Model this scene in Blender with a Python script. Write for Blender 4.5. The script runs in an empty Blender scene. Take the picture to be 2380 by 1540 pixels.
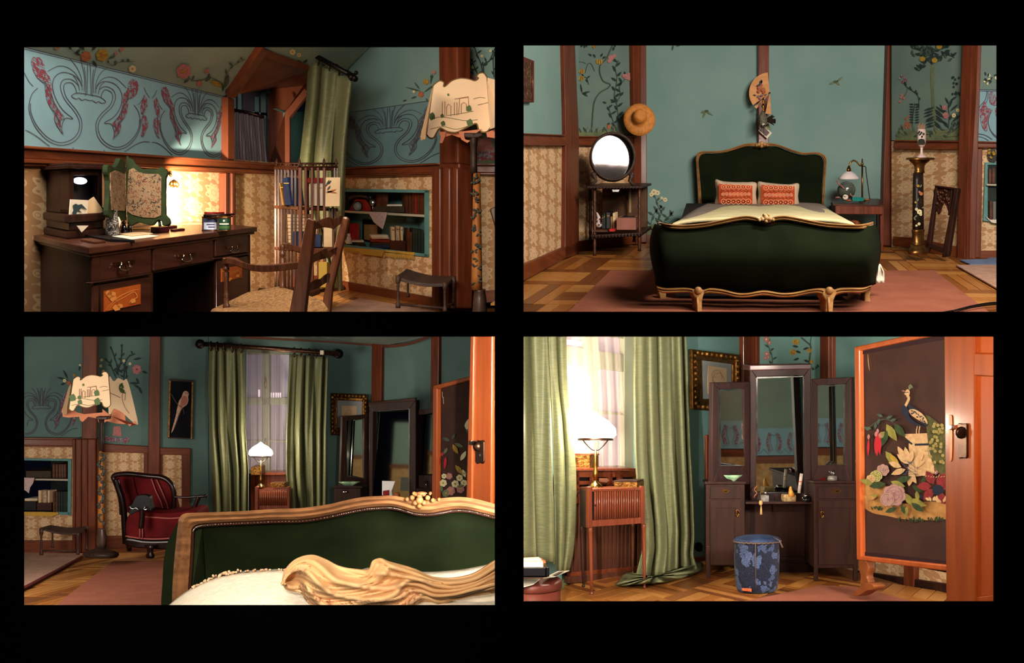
import bpy, math, random
from mathutils import Vector, Matrix
random.seed(7)
F = 2000.0            # focal length in pixels of a 2380 px wide frame
V = Vector
col = bpy.context.scene.collection

# ------------------------------------------------ camera, world, lights, exposure
cam_d = bpy.data.cameras.new('camera'); cam = bpy.data.objects.new('camera', cam_d); col.objects.link(cam)
cam.rotation_euler = (math.pi/2, 0, 0)
cam_d.sensor_width = 36.0; cam_d.lens = 36.0*F/2380.0; cam_d.clip_end = 200
bpy.context.scene.camera = cam
wd = bpy.data.worlds.new('world'); bpy.context.scene.world = wd; wd.use_nodes = True
wd.node_tree.nodes['Background'].inputs[0].default_value = (0.0015, 0.0015, 0.004, 1)
wd.node_tree.nodes['Background'].inputs[1].default_value = 1.0
vs = bpy.context.scene.view_settings
vs.view_transform = 'Standard'; vs.look = 'None'; vs.gamma = 1; vs.exposure = 0.0; vs.use_curve_mapping = False

def area(loc, target, sx, sy, power, rgb, spread=180):
    l = bpy.data.lights.new('added_room_light', 'AREA'); l.shape = 'RECTANGLE'; l.size = sx; l.size_y = sy
    l.energy = power; l.color = rgb; l.spread = math.radians(spread)
    o = bpy.data.objects.new('added_room_light', l); o.location = loc
    o.rotation_euler = (V(target)-V(loc)).to_track_quat('-Z', 'Y').to_euler(); col.objects.link(o); return o
def point(loc, power, rgb, r=0.04):
    l = bpy.data.lights.new('bulb_light', 'POINT'); l.energy = power; l.color = rgb; l.shadow_soft_size = r
    o = bpy.data.objects.new('bulb_light', l); o.location = loc; col.objects.link(o); return o
WARM = (1.0, 0.80, 0.58); NEUT = (1.0, 0.90, 0.78)
# upper left room: unseen area lights added above the opening, warm fill on the right
area((-2.2, 3.85, 2.2), (-1.9, 9.0, 0.6), 2.6, 0.8, 120, NEUT)
area((-0.75, 3.75, 1.62), (-0.9, 8.6, 0.1), 0.9, 0.5, 60, WARM)
# upper right room
LB = V((3.9, 4.6, 3.6))
area(LB, (3.2, 10.5, 1.4), 2.6, 0.9, 340, NEUT)
area((2.9, 3.8, 1.75), (3.0, 8.0, 0.6), 2.2, 0.5, 75, NEUT)  # unseen fill added to light the bed's foot from the front
# lower left room: unseen strip lights added behind the board, area light beside it
area((-1.15, 3.68, -0.002), (-1.15, 6.5, -1.5), 1.7, 0.03, 26, WARM)
area((-0.046, 3.66, -0.45), (-1.6, 14.0, -0.45), 0.03, 0.7, 60, NEUT, 90)
area((-7.4, 9.5, -1.6), (-4.0, 15.5, -2.8), 2.2, 2.2, 230, NEUT)
# lower right room: unseen strip and area lights added to brighten it
area((1.1, 3.68, -0.002), (1.1, 8.5, -1.6), 1.9, 0.03, 60, WARM)
area((0.022, 3.66, -0.60), (0.9, 9.0, -0.60), 0.03, 1.0, 90, NEUT, 100)
area((2.95, 4.2, -0.2), (1.9, 9.2, -1.5), 0.5, 0.35, 150, NEUT)
area((6.4, 5.2, -1.2), (2.2, 9.5, -1.4), 1.6, 2.0, 120, NEUT)

area((-6.0, 6.4, -.6), (-4.6, 3.6, -1.0), 1.0, 1.0, 130, NEUT)  # added to light the wall that the lower left mirrors reflect
area((6.2, 6.6, -.5), (4.6, 3.6, -1.0), .8, .8, 60, NEUT)  # same for the lower right mirrors, an added light out of view

area((-0.45, 0.5, 0.35), (-1.25, 4.2, -1.25), 0.4, 0.3, 22, (1.0,.88,.72), 50)   # unseen fill added beside the camera, brightening the bed in the lower left room

# ------------------------------------------------ projection helpers: real planes, real depths
def W(x, y, D): return V(((x-1190)*D/F, D, (770-y)*D/F))
def proj(p): return (1190+F*p.x/p.y, 770-F*p.z/p.y)
class Plane:
    def __init__(s, p, n):
        s.p = V(p); s.n = V(n).normalized()
        if s.n.dot(-s.p) < 0: s.n = -s.n        # faces the viewer's side
    def U(s, x, y, off=0.0):
        d = V(((x-1190)/F, 1, (770-y)/F)); t = (s.p+s.n*off).dot(s.n)/d.dot(s.n); return d*t
    def sh(s, off): return Plane(s.p+s.n*off, s.n)
def vert(x1, D1, x2, D2):
    a = W(x1, 770, D1); b = W(x2, 770, D2); return Plane(a, (b-a).cross(V((0,0,1))))
def p3(a, b, c): return Plane(a, (b-a).cross(c-a))
def pd(P, a, b=V((0,0,1))): return Plane(P, V(a).cross(V(b)))
def flat(D): return Plane(V((0, D, 0)), V((0, -1, 0)))
def along(P, d, x=None, y=None):
    d = V(d)
    if x is not None: k = (x-1190)/F; return d*((k*P.y-P.x)/(d.x-k*d.y))
    k = (770-y)/F; return d*((k*P.y-P.z)/(d.z-k*d.y))
X, Z = V((1,0,0)), V((0,0,1))

def cr(pts, n=6, closed=False):
    out = []; N = len(pts); P = [tuple(p) for p in pts]
    rng = range(N) if closed else range(N-1)
    for i in rng:
        g = lambda k: P[k % N] if closed else P[max(0, min(N-1, k))]
        a, b, c, d = g(i-1), g(i), g(i+1), g(i+2)
        for j in range(n):
            t = j/n
            out.append(tuple(0.5*(2*b[k]+(c[k]-a[k])*t+(2*a[k]-5*b[k]+4*c[k]-d[k])*t*t+(3*b[k]-a[k]-3*c[k]+d[k])*t**3) for k in range(len(b))))
    if not closed: out.append(P[-1])
    return out
def ip(path, v):
    n = len(path)-1; f = max(0, min(n-1e-6, v*n)); i = int(f); t = f-i
    return tuple(path[i][k]*(1-t)+path[i+1][k]*t for k in range(len(path[0])))

# ------------------------------------------------ mesh builder
class MB:
    def __init__(s): s.v = []; s.f = []; s.mi = []; s.uv = {}; s.cur = 0; s.sm = []
    def m(s, i): s.cur = i; return s
    def add(s, vs, fs, smooth=False, uvs=None):
        o = len(s.v); s.v += [V(q) for q in vs]
        for k, f in enumerate(fs):
            if uvs: s.uv[len(s.f)] = [uvs[i] for i in f]
            s.f.append([o+i for i in f]); s.mi.append(s.cur); s.sm.append(smooth)
        return s
    def poly(s, pts): return s.add(pts, [list(range(len(pts)))])
    def ext(s, pts, vec):
        n = len(pts); vec = V(vec); a = [V(p) for p in pts]; b = [p+vec for p in a]
        fs = [list(range(n)), list(range(2*n-1, n-1, -1))]+[[(i+1) % n, i, n+i, n+(i+1) % n] for i in range(n)]
        return s.add(a+b, fs)
    def slab(s, pl, pts, th, off=0.0):
        a = [pl.U(p[0], p[1], off+th) for p in pts]; return s.ext(a, -pl.n*th)
    def box(s, P, a, b, c):
        P, a, b, c = V(P), V(a), V(b), V(c); return s.ext([P, P+a, P+a+b, P+b], c)
    def rect(s, pl, x0, y0, x1, y1, th, off=0.0): return s.slab(pl, [(x0,y0),(x1,y0),(x1,y1),(x0,y1)], th, off)
    def tube(s, pts, r, n=8):
        pts = [V(p) for p in pts]; k = len(pts); rs = r if isinstance(r, (list, tuple)) else [r]*k
        vs = []; up = None
        for i, p in enumerate(pts):
            t = (pts[min(k-1, i+1)]-pts[max(0, i-1)]).normalized()
            if up is None: up = Z if abs(t.z) < .9 else X
            u = (up-t*up.dot(t)).normalized(); w = t.cross(u); up = u
            for j in range(n):
                a = 2*math.pi*j/n; vs.append(p+(u*math.cos(a)+w*math.sin(a))*rs[i])
        fs = [[i*n+j, i*n+(j+1) % n, (i+1)*n+(j+1) % n, (i+1)*n+j] for i in range(k-1) for j in range(n)]
        fs += [list(range(n-1, -1, -1)), [(k-1)*n+j for j in range(n)]]
        return s.add(vs, fs, True)
    def rings(s, rings, cap=True, smooth=True, close=True):
        n = len(rings[0]); k = len(rings); vs = [p for r in rings for p in r]
        fs = [[i*n+j, i*n+(j+1) % n, (i+1)*n+(j+1) % n, (i+1)*n+j] for i in range(k-1) for j in range(n if close else n-1)]
        if cap: fs += [list(range(n-1, -1, -1)), [(k-1)*n+j for j in range(n)]]
        return s.add(vs, fs, smooth)
    def lathe(s, x, yb, D, prof, ez=0.1, k=1.25, n=20, wob=None):
        # prof: (radius px, y px) bottom to top at depth D; rings lie in the room's level plane
        base = W(x, yb, D); g = D/F; uy = V(((x-1190)/F, 1, ez)).normalized()*k; rs = []
        for r, y in prof:
            c = base+Z*((yb-y)*g)
            rs.append([c+X*(r*g*math.cos(2*math.pi*j/n)*(wob(j/n) if wob else 1))+uy*(r*g*math.sin(2*math.pi*j/n)*(wob(j/n) if wob else 1)) for j in range(n)])
        return s.rings(rs)
    def blob(s, c, rx, ry, rz, n=12, m=8, rot=0.0):
        vs = []; c = V(c); R = Matrix.Rotation(rot, 3, 'Y')
        for i in range(m+1):
            th = math.pi*i/m
            for j in range(n):
                a = 2*math.pi*j/n
                vs.append(c+R@V((rx*math.sin(th)*math.cos(a), ry*math.sin(th)*math.sin(a), rz*math.cos(th))))
        fs = [[i*n+j, i*n+(j+1) % n, (i+1)*n+(j+1) % n, (i+1)*n+j] for i in range(m) for j in range(n)]
        return s.add(vs, fs, True)
    # flat paint on a plane
    def line(s, pl, pts, w, off=0.004, taper=False):
        L = []; R = []; n = len(pts)
        for i in range(n):
            a = pts[max(0, i-1)]; b = pts[min(n-1, i+1)]; dx, dy = b[0]-a[0], b[1]-a[1]; l = math.hypot(dx, dy) or 1
            h = w/2*((math.sin(math.pi*(i+.3)/(n-1+.6))*.8+.2) if taper else 1)
            L.append(pl.U(pts[i][0]-dy/l*h, pts[i][1]+dx/l*h, off)); R.append(pl.U(pts[i][0]+dy/l*h, pts[i][1]-dx/l*h, off))
        return s.add(L+R, [[i, i+1, n+i+1, n+i] for i in range(n-1)])
    def spot(s, pl, pts, off=0.005): return s.poly([pl.U(p[0], p[1], off) for p in pts])
    def leaf(s, pl, x, y, ang, l, w, off=0.005):
        a = math.radians(ang); c, q = math.cos(a), -math.sin(a)
        sh = [(0,0),(.25,.4),(.55,.5),(.8,.3),(1,0),(.8,-.25),(.5,-.45),(.25,-.35)]
        return s.spot(pl, [(x+c*u*l+q*v*w*-1, y+q*u*l+c*v*w) for u, v in sh], off)
    def disc(s, pl, x, y, r, ry=None, off=0.006, n=12, jag=0):
        ry = ry or r
        return s.spot(pl, [(x+r*math.cos(6.2832*i/n)*(1+jag*(i % 2)), y+ry*math.sin(6.2832*i/n)*(1+jag*(i % 2))) for i in range(n)], off)

ORD = ['leftmost', 'second from left', 'third from left', 'fourth from left', 'fifth from left', 'sixth from left', 'seventh from left']
ALL = []
def _mesh_obj(name, mb, mats, smooth=None):
    me = bpy.data.meshes.new(name); c = V((0,0,0))
    if mb.v:
        lo = V([min(v[i] for v in mb.v) for i in range(3)]); hi = V([max(v[i] for v in mb.v) for i in range(3)])
        c = V(((lo.x+hi.x)/2, (lo.y+hi.y)/2, lo.z))
    me.from_pydata([v-c for v in mb.v], [], mb.f)
    for m in (mats if isinstance(mats, (list, tuple)) else [mats]): me.materials.append(m)
    for i, p in enumerate(me.polygons):
        p.material_index = mb.mi[i]; p.use_smooth = mb.sm[i] if smooth is None else smooth
    if mb.uv:
        ul = me.uv_layers.new(name='UVMap')
        for fi, uvs in mb.uv.items():
            for li, uv in zip(me.polygons[fi].loop_indices, uvs): ul.data[li].uv = uv
    o = bpy.data.objects.new(name, me); o.location = c; col.objects.link(o); o['_w'] = 1
    return o
def bevel(o, w, seg=2):
    b = o.modifiers.new('bevel', 'BEVEL'); b.width = w; b.segments = seg; b.limit_method = 'ANGLE'; return o
class Thing:
    def __init__(s, name, label, cat, group=None):
        s.o = bpy.data.objects.new(name, None); s.o.empty_display_size = .05; col.objects.link(s.o)
        s.o['label'] = label; s.o['category'] = cat
        if group: s.o['group'] = group
        s.kids = []; ALL.append(s)
    def p(s, name, mb, mat, bev=0, label=None, parent=None, smooth=None, stuff=False):
        o = _mesh_obj(name, mb, mat, smooth)
        if bev: bevel(o, bev)
        if label: o['label'] = label
        if stuff: o['kind'] = 'stuff'
        s.kids.append((o, parent)); return o
def one(name, label, cat, mb, mat, bev=0, group=None, smooth=None, stuff=False):
    o = _mesh_obj(name, mb, mat, smooth); o['label'] = label; o['category'] = cat
    if group: o['group'] = group
    if bev: bevel(o, bev)
    if stuff: o['kind'] = 'stuff'
    return o
class Struct:
    def __init__(s, name, mb, m, bev=0):
        s.o = _mesh_obj(name, mb, m); s.o['kind'] = 'structure'; s.kids = []; s.root = s.o; ALL.append(s)
        if bev: bevel(s.o, bev)
    p = Thing.p
def finish():
    for t in ALL:
        if isinstance(t, Thing) and t.kids:
            pts = [o.location for o, _ in t.kids]
            t.o.location = V((sum(p.x for p in pts)/len(pts), sum(p.y for p in pts)/len(pts), min(p.z for p in pts)))
        loc = {}
        for o, par in t.kids: loc[o.name] = o.location.copy()
        for o, par in t.kids:
            par = par or t.o
            o.parent = par; base = loc.get(par.name, t.o.location); o.location = loc[o.name]-base
        for o, _ in t.kids:
            if '_w' in o: del o['_w']
    for o in bpy.data.objects:
        if '_w' in o: del o['_w']

# ------------------------------------------------ materials
def lin(c):
    return tuple(((v/255)/12.92 if v/255 <= .04045 else ((v/255+.055)/1.055)**2.4) for v in c[:3])+(1,)
MC = {}
def mat(name, c, c2=None, sc=6, st=(1,1,1), rough=.6, metal=0, bump=0.0, bsc=None, amt=(.35,.65), coat=0, sheen=0, emit=None, es=0, alpha=None, trans=0, spec=.22):
    if name in MC: return MC[name]
    m = bpy.data.materials.new(name); m.use_nodes = True; MC[name] = m
    nt = m.node_tree; N = nt.nodes; L = nt.links; b = N['Principled BSDF']
    b.inputs['Base Color'].default_value = lin(c); b.inputs['Roughness'].default_value = rough; b.inputs['Metallic'].default_value = metal
    b.inputs['Specular IOR Level'].default_value = spec
    if coat: b.inputs['Coat Weight'].default_value = coat; b.inputs['Coat Roughness'].default_value = .15
    if sheen: b.inputs['Sheen Weight'].default_value = sheen; b.inputs['Sheen Roughness'].default_value = .35; b.inputs['Sheen Tint'].default_value = lin(c2 or c)
    if emit: b.inputs['Emission Color'].default_value = lin(emit); b.inputs['Emission Strength'].default_value = es
    if trans: b.inputs['Transmission Weight'].default_value = trans
    if alpha is not None: b.inputs['Alpha'].default_value = alpha
    if c2 or bump:
        tc = N.new('ShaderNodeTexCoord'); mp = N.new('ShaderNodeMapping'); mp.inputs['Scale'].default_value = st
        L.new(tc.outputs['Object'], mp.inputs[0]); nz = N.new('ShaderNodeTexNoise'); nz.inputs['Scale'].default_value = sc; nz.inputs['Detail'].default_value = 5
        L.new(mp.outputs[0], nz.inputs[0])
        if c2:
            r = N.new('ShaderNodeValToRGB'); r.color_ramp.elements[0].position = amt[0]; r.color_ramp.elements[1].position = amt[1]
            r.color_ramp.elements[0].color = lin(c); r.color_ramp.elements[1].color = lin(c2)
            L.new(nz.outputs[0], r.inputs[0]); L.new(r.outputs[0], b.inputs['Base Color'])
        if bump:
            n2 = nz
            if bsc:
                n2 = N.new('ShaderNodeTexNoise'); n2.inputs['Scale'].default_value = bsc; L.new(mp.outputs[0], n2.inputs[0])
            bp = N.new('ShaderNodeBump'); bp.inputs['Strength'].default_value = bump; bp.inputs['Distance'].default_value = .02
            L.new(n2.outputs[0], bp.inputs['Height']); L.new(bp.outputs[0], b.inputs['Normal'])
    return m
def vor(name, c, cols, sc=8, rough=.85, sheen=0, st=(1,1,1), thr=.55, edge=None):
    """woven or printed textile: random coloured cells over a ground"""
    m = mat(name, c, rough=rough, sheen=sheen); nt = m.node_tree; N = nt.nodes; L = nt.links; b = N['Principled BSDF']
    tc = N.new('ShaderNodeTexCoord'); mp = N.new('ShaderNodeMapping'); mp.inputs['Scale'].default_value = st; L.new(tc.outputs['Object'], mp.inputs[0])
    nz = N.new('ShaderNodeTexNoise'); nz.inputs['Scale'].default_value = sc*1.3; L.new(mp.outputs[0], nz.inputs[0])
    ad = N.new('ShaderNodeVectorMath'); ad.operation = 'MULTIPLY_ADD'; ad.inputs[1].default_value = (.12,.12,.12); L.new(nz.outputs['Color'], ad.inputs[0]); L.new(mp.outputs[0], ad.inputs[2])
    vo = N.new('ShaderNodeTexVoronoi'); vo.inputs['Scale'].default_value = sc; L.new(ad.outputs[0], vo.inputs['Vector'])
    cc = N.new('ShaderNodeValToRGB'); cc.color_ramp.interpolation = 'CONSTANT'; sx = N.new('ShaderNodeSeparateColor'); L.new(vo.outputs['Color'], sx.inputs[0]); L.new(sx.outputs[0], cc.inputs[0])
    e = cc.color_ramp.elements; e[0].color = lin(cols[0]); e[1].color = lin(cols[-1]); e[1].position = 1-1/len(cols)
    for i in range(1, len(cols)-1):
        q = e.new(i/len(cols)); q.color = lin(cols[i])
    st2 = N.new('ShaderNodeMath'); st2.operation = 'LESS_THAN'; st2.inputs[1].default_value = thr; L.new(vo.outputs['Distance'], st2.inputs[0])
    mx = N.new('ShaderNodeMix'); mx.data_type = 'RGBA'; L.new(st2.outputs[0], mx.inputs[0]); mx.inputs[6].default_value = lin(c); L.new(cc.outputs[0], mx.inputs[7])
    out = mx.outputs[2]
    if edge:
        wv = N.new('ShaderNodeMath'); wv.operation = 'PINGPONG'; wv.inputs[1].default_value = .09; L.new(vo.outputs['Distance'], wv.inputs[0])
        lt = N.new('ShaderNodeMath'); lt.operation = 'LESS_THAN'; lt.inputs[1].default_value = .022; L.new(wv.outputs[0], lt.inputs[0])
        m2 = N.new('ShaderNodeMix'); m2.data_type = 'RGBA'; L.new(lt.outputs[0], m2.inputs[0]); L.new(out, m2.inputs[6]); m2.inputs[7].default_value = lin(edge); out = m2.outputs[2]
    L.new(out, b.inputs['Base Color'])
    return m
def wallpaper():
    m = bpy.data.materials.new('art_nouveau_wallpaper'); m.use_nodes = True; nt = m.node_tree; N = nt.nodes; L = nt.links; b = N['Principled BSDF']
    b.inputs['Roughness'].default_value = .75
    uv = N.new('ShaderNodeUVMap'); sp = N.new('ShaderNodeSeparateXYZ'); L.new(uv.outputs[0], sp.inputs[0])
    def mth(op, a, c=None, d=None):
        n = N.new('ShaderNodeMath'); n.operation = op
        for i, v in enumerate((a, c, d)):
            if v is None: continue
            if isinstance(v, (int, float)): n.inputs[i].default_value = v
            else: L.new(v, n.inputs[i])
        return n.outputs[0]
    u = mth('MULTIPLY', sp.outputs[0], 2*math.pi/.20); v = mth('MULTIPLY', sp.outputs[1], 2*math.pi/.185)
    cu, cv = mth('COSINE', mth('MULTIPLY', u, .5)), mth('COSINE', mth('MULTIPLY', v, .5))
    f1 = mth('MULTIPLY', cu, cv)
    f2 = mth('MULTIPLY', mth('COSINE', mth('MULTIPLY', u, 1.5)), mth('COSINE', mth('MULTIPLY', v, 2.5)))
    f3 = mth('MULTIPLY', mth('COSINE', mth('MULTIPLY', u, 3)), mth('COSINE', v))
    s = mth('ADD', mth('ABSOLUTE', f1), mth('ADD', mth('MULTIPLY', f2, .42), mth('MULTIPLY', f3, .28)))
    r = N.new('ShaderNodeValToRGB'); L.new(mth('MULTIPLY', s, .6), r.inputs[0]); e = r.color_ramp.elements
    A, B, Cc = (212,178,136), (176,130,88), (192,150,108)
    e[0].position = 0; e[0].color = lin(B); e[1].position = 1; e[1].color = lin(A)
    for p, c_ in ((.20,B),(.24,A),(.36,A),(.385,Cc),(.41,A),(.50,A),(.525,B),(.60,B),(.63,A)):
        q = e.new(p); q.color = lin(c_)
    L.new(r.outputs[0], b.inputs['Base Color']); return m
PAPER = wallpaper()
TEAL = mat('teal_painted_plaster', (122,150,144), (110,140,136), sc=1.2, rough=.8, bump=.08, bsc=9)
TEALD = mat('niche_teal_paint', (92,136,136), (82,124,124), sc=3, rough=.7)
FRIEZE = mat('pale_blue_frieze_ground', (128,160,172), (116,150,156), sc=1.4, rough=.8, bump=.06, bsc=8)
SLOPE = mat('sage_sloped_plaster', (138,158,144), (126,148,138), sc=1.5, rough=.85, bump=.1, bsc=7)
WOODR = mat('reddish_wall_timber', (112,54,30), (88,40,22), sc=3, st=(6,6,.6), rough=.45, bump=.12, coat=.15)
WOODRH = mat('reddish_rail_timber', (120,60,32), (94,44,24), sc=3, st=(.6,.6,7), rough=.42, bump=.12, coat=.15)
WOODO = mat('orange_pine', (176,86,40), (156,72,32), sc=3, st=(5,5,.5), rough=.4, bump=.06, coat=.2)
WOODD = mat('dark_stained_oak', (54,28,20), (36,18,13), sc=5, st=(5,5,.6), rough=.5, bump=.1, coat=.08)
WOODDT = mat('dark_worn_desk_top', (84,46,32), (56,30,22), sc=4, st=(.6,1.5,4), rough=.38, bump=.08, coat=.2)
WOODM = mat('brown_turned_wood', (88,48,28), (58,30,18), sc=6, st=(4,4,.7), rough=.42, bump=.1, coat=.2)
WOODC = mat('cherry_cabinet_wood', (120,58,34), (94,42,25), sc=5, st=(6,6,.6), rough=.38, bump=.08, coat=.3)
INK = mat('frieze_ink_line', (74,72,84), rough=.8)
REDP = mat('frieze_red_feather', (136,62,74), (122,140,150), sc=34, rough=.8, amt=(.48,.56))
PINK = mat('mural_pink_petal', (178,122,118), (160,98,98), sc=40, rough=.8)
YEL = mat('mural_yellow_fruit', (176,140,50), (140,108,40), sc=30, rough=.8)
ORG = mat('mural_orange_flower', (178,104,66), (156,82,54), sc=40, rough=.8)
LEAF = mat('mural_grey_green_leaf', (70,86,70), (54,70,60), sc=20, rough=.8)
LEAFD = mat('mural_dark_leaf', (40,54,52), rough=.8)
CREAM = mat('mural_cream', (214,204,160), rough=.8)
EARTH = mat('mural_olive_ground', (112,118,82), (86,98,76), sc=10, rough=.8)
MUR = [LEAF, LEAFD, PINK, YEL, ORG, CREAM, EARTH, INK, REDP]
BRASS = mat('aged_brass', (150,104,46), (112,76,34), sc=12, rough=.3, metal=1)
GOLD = mat('gilt_frame', (132,90,38), (84,54,24), sc=28, rough=.38, metal=.8, bump=.6)
BRONZE = mat('worn_bronze', (96,68,52), (70,46,36), sc=14, rough=.35, metal=.9)
DKMET = mat('dark_iron', (30,24,22), rough=.4, metal=.7)
SILV = mat('silver_edge', (200,196,194), rough=.2, metal=1)
WHITE = mat('white_paper', (226,214,196), (214,200,180), sc=5, rough=.8)
PAPERC = mat('cream_paper', (220,190,150), (204,170,128), sc=6, rough=.8)
BLK = mat('black_lacquer', (16,14,16), rough=.35)
BLUEB = mat('navy_book_cloth', (38,52,88), (30,40,70), sc=20, rough=.65)
REDB = mat('red_cover', (150,34,28), (118,24,22), sc=14, rough=.55)
BRNB = mat('brown_leather', (92,50,28), (62,32,20), sc=14, rough=.5)
GRNB = mat('dark_green_cloth', (34,46,38), (24,34,30), sc=14, rough=.6)
CURT = mat('sage_silk_curtain', (118,118,84), (98,102,72), sc=30, st=(.4,.4,5), rough=.42, sheen=.12, bump=.05)
VELV = mat('dark_green_velvet', (15,21,9), (22,29,12), sc=3, rough=.95, sheen=.04, spec=.08)
GLASS = mat('clear_glass', (235,240,240), rough=.03, trans=1)
SHEER = mat('sheer_lace', (170,160,160), (186,178,172), sc=14, st=(6,6,.5), rough=.9, alpha=.3)
TANW = mat('blond_carved_walnut', (196,150,94), (158,110,62), sc=7, st=(.8,2,3), rough=.42, bump=.1, coat=.15)
PANE = mat('violet_dusk_pane', (120,108,124), rough=.1, emit=(120,108,128), es=.35)
MIRR = mat('mirror_silver', (190,196,190), rough=.02, metal=1)
PLK = [mat('oak_plank_%s' % n, c, d, sc=7, st=(4,.8,1), rough=.35, bump=.04, coat=.12) for n, c, d in
       (('honey', (176,112,52), (160,98,44)), ('pale', (192,132,68), (178,118,58)), ('brown', (146,86,38), (132,76,34)), ('dark', (128,72,34), (112,62,28)))]
RUG = mat('salmon_rug', (150,88,66), (138,78,58), sc=4, rough=.95, bump=.25, bsc=90, sheen=.2)
RUGP = mat('pale_pink_patterned_rug', (176,140,120), (160,122,104), sc=9, rough=.95, bump=.2, bsc=60)
RUSH = mat('woven_rush', (150,112,72), (104,72,44), sc=26, st=(3,1,1), rough=.85, bump=.5)

# wall with correct paper scale: u runs along the wall in un-stretched metres
def uvwall(pl, pts, th, off=0.0, u0=0.0):
    mb = MB(); a = [pl.U(p[0], p[1], off+th) for p in pts]; mb.ext(a, -pl.n*th)
    h = V((-pl.n.y, pl.n.x, 0)).normalized()
    if h.x < 0: h = -h
    kk = math.hypot(h.x, h.y/2.07)
    mb.uv[0] = [(q.dot(h)*kk+u0, q.z) for q in a]
    for i in range(1, len(mb.f)): mb.uv[i] = [(0, 0)]*len(mb.f[i])
    return mb
def curtain(mb, L, R, D, folds, amp, nv=26, nu=90, D2=None, ph=0.0, xa=.0, flare=.6):
    """folded cloth between a left and a right edge (px paths, top to bottom)"""
    vs = []; D2 = D2 or D
    for j in range(nv+1):
        v = j/nv; l = ip(L, v); r = ip(R, v)
        for i in range(nu+1):
            u = i/nu; w = math.sin(2*math.pi*folds*u+ph+.9*math.sin(2.2*v+u*5))+.35*math.sin(2*math.pi*folds*2.3*u+1.3*v+ph)
            a = amp*(flare+(1-flare)*v); uu = u+xa*math.cos(2*math.pi*folds*u+ph)/folds
            vs.append(W(l[0]+(r[0]-l[0])*uu, l[1]+(r[1]-l[1])*u, D+(D2-D)*u+a*w))
    n = nu+1
    return mb.add(vs, [[j*n+i, j*n+i+1, (j+1)*n+i+1, (j+1)*n+i] for j in range(nv) for i in range(nu)], True)
def solid(o, t):
    s = o.modifiers.new('thickness', 'SOLIDIFY'); s.thickness = t; s.offset = 0; return o
def book(name, label, pts_front, pl, dv, m, group=None, pages=None, th=None):
    """a book as a block with the given front outline on a plane and depth vector"""
    t = Thing(name, label, 'book', group); mb = MB(); mb.ext([pl.U(x, y) for x, y in pts_front], dv)
    t.p('cover', mb, m, bev=.003)
    cx = sum(p[0] for p in pts_front)/4; cy = sum(p[1] for p in pts_front)/4
    q = MB(); s = .8; yt = min(p[1] for p in pts_front); yb = max(p[1] for p in pts_front); xl = min(p[0] for p in pts_front); xr = max(p[0] for p in pts_front)
    off = .003
    ra = .22
    yy = yt+(yb-yt)*ra
    q.slab(pl, [(cx-(xr-xl)*.3, yy-.8), (cx+(xr-xl)*.3, yy-.8), (cx+(xr-xl)*.3, yy+.8), (cx-(xr-xl)*.3, yy+.8)], .002, .001)
    t.p('spine_band', q, pages or BRASS); return t

# parquet in square blocks of planks, every plank its own piece
def parquet(st, pl, O, a, b, rows, keep, n=5, maxn=290):
    """O: world origin on the plane, a/b: world vectors of one block edge"""
    th = pl.n*.012; cnt = 0; meshes = {}
    for (i, j) in rows:
        for k in range(n):
            hor = (i+j) % 2 == 0
            base = O+a*i+b*j
            if hor: c0 = base+b*(k/n); e1, e2 = a*.985, b*(.93/n)
            else: c0 = base+a*(k/n); e1, e2 = a*(.93/n), b*.985
            mid = c0+(e1+e2)*.5
            if not keep(*proj(mid)): continue
            ci = random.choice((0,0,1,1,2,3)); key = (hor, ci)
            if key not in meshes:
                me = bpy.data.meshes.new('plank')
                vs = [V((0,0,0)), e1, e1+e2, e2]; vs = [v-th for v in vs]+[v+th*.35 for v in vs]
                me.from_pydata(vs, [], [(0,3,2,1),(4,5,6,7),(0,1,5,4),(1,2,6,5),(2,3,7,6),(3,0,4,7)]); me.materials.append(PLK[ci]); meshes[key] = me
            o = bpy.data.objects.new('plank', meshes[key]); o.location = c0; col.objects.link(o)
            st.kids.append((o, None)); cnt += 1
            if cnt >= maxn: return cnt
    return cnt

# the painted frieze: one repeat, right half in unit coordinates, mirrored
def _n(pts):
    o = []
    for x, y in pts:
        bot = 1120+(x-75)*.0838; top = 50+(x-75)*.2432
        o.append(((x-800)/680, (bot-y)/(bot-top)))
    return o
FZ_L = [([(925,610),(935,560),(970,520),(1030,545),(1050,600),(1020,690),(930,780),(880,860),(872,950),(900,1050),(970,1130),(1080,1175),(1200,1150),(1310,1050),(1365,930),(1365,850),(1340,760),(1290,690)], 1),
        ([(905,520),(950,490),(1000,490),(1060,530),(1080,610),(1040,710),(950,800),(905,870),(895,950),(925,1040),(990,1110),(1090,1150),(1200,1120),(1300,1030),(1350,930),(1355,850)], 1),
        ([(870,520),(900,460),(960,430),(1060,450),(1130,520),(1155,610),(1130,720),(1060,820),(960,882),(1030,895),(1060,950),(1070,1010)], 1),
        ([(880,480),(930,410),(1010,380),(1090,400),(1150,450),(1200,500)], 0),
        ([(850,560),(845,430),(860,330),(880,255)], 0), ([(870,560),(875,440),(920,340),(990,280)], 0), ([(820,580),(818,420),(812,240)], 0), ([(895,570),(905,520),(925,470),(960,440)], 0),
        ([(835,600),(832,470),(840,360),(850,300)], 0),
        ([(950,1180),(1060,1235),(1180,1200),(1300,1130),(1400,1095),(1480,1100)], 1),
        ([(1410,500),(1440,560),(1480,612)], 0), ([(800,575),(880,590),(935,612),(975,655),(930,668),(900,650),(870,662),(840,640),(800,640)], 1),
        ([(1330,690),(1370,660),(1410,600)], 0)]
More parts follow.
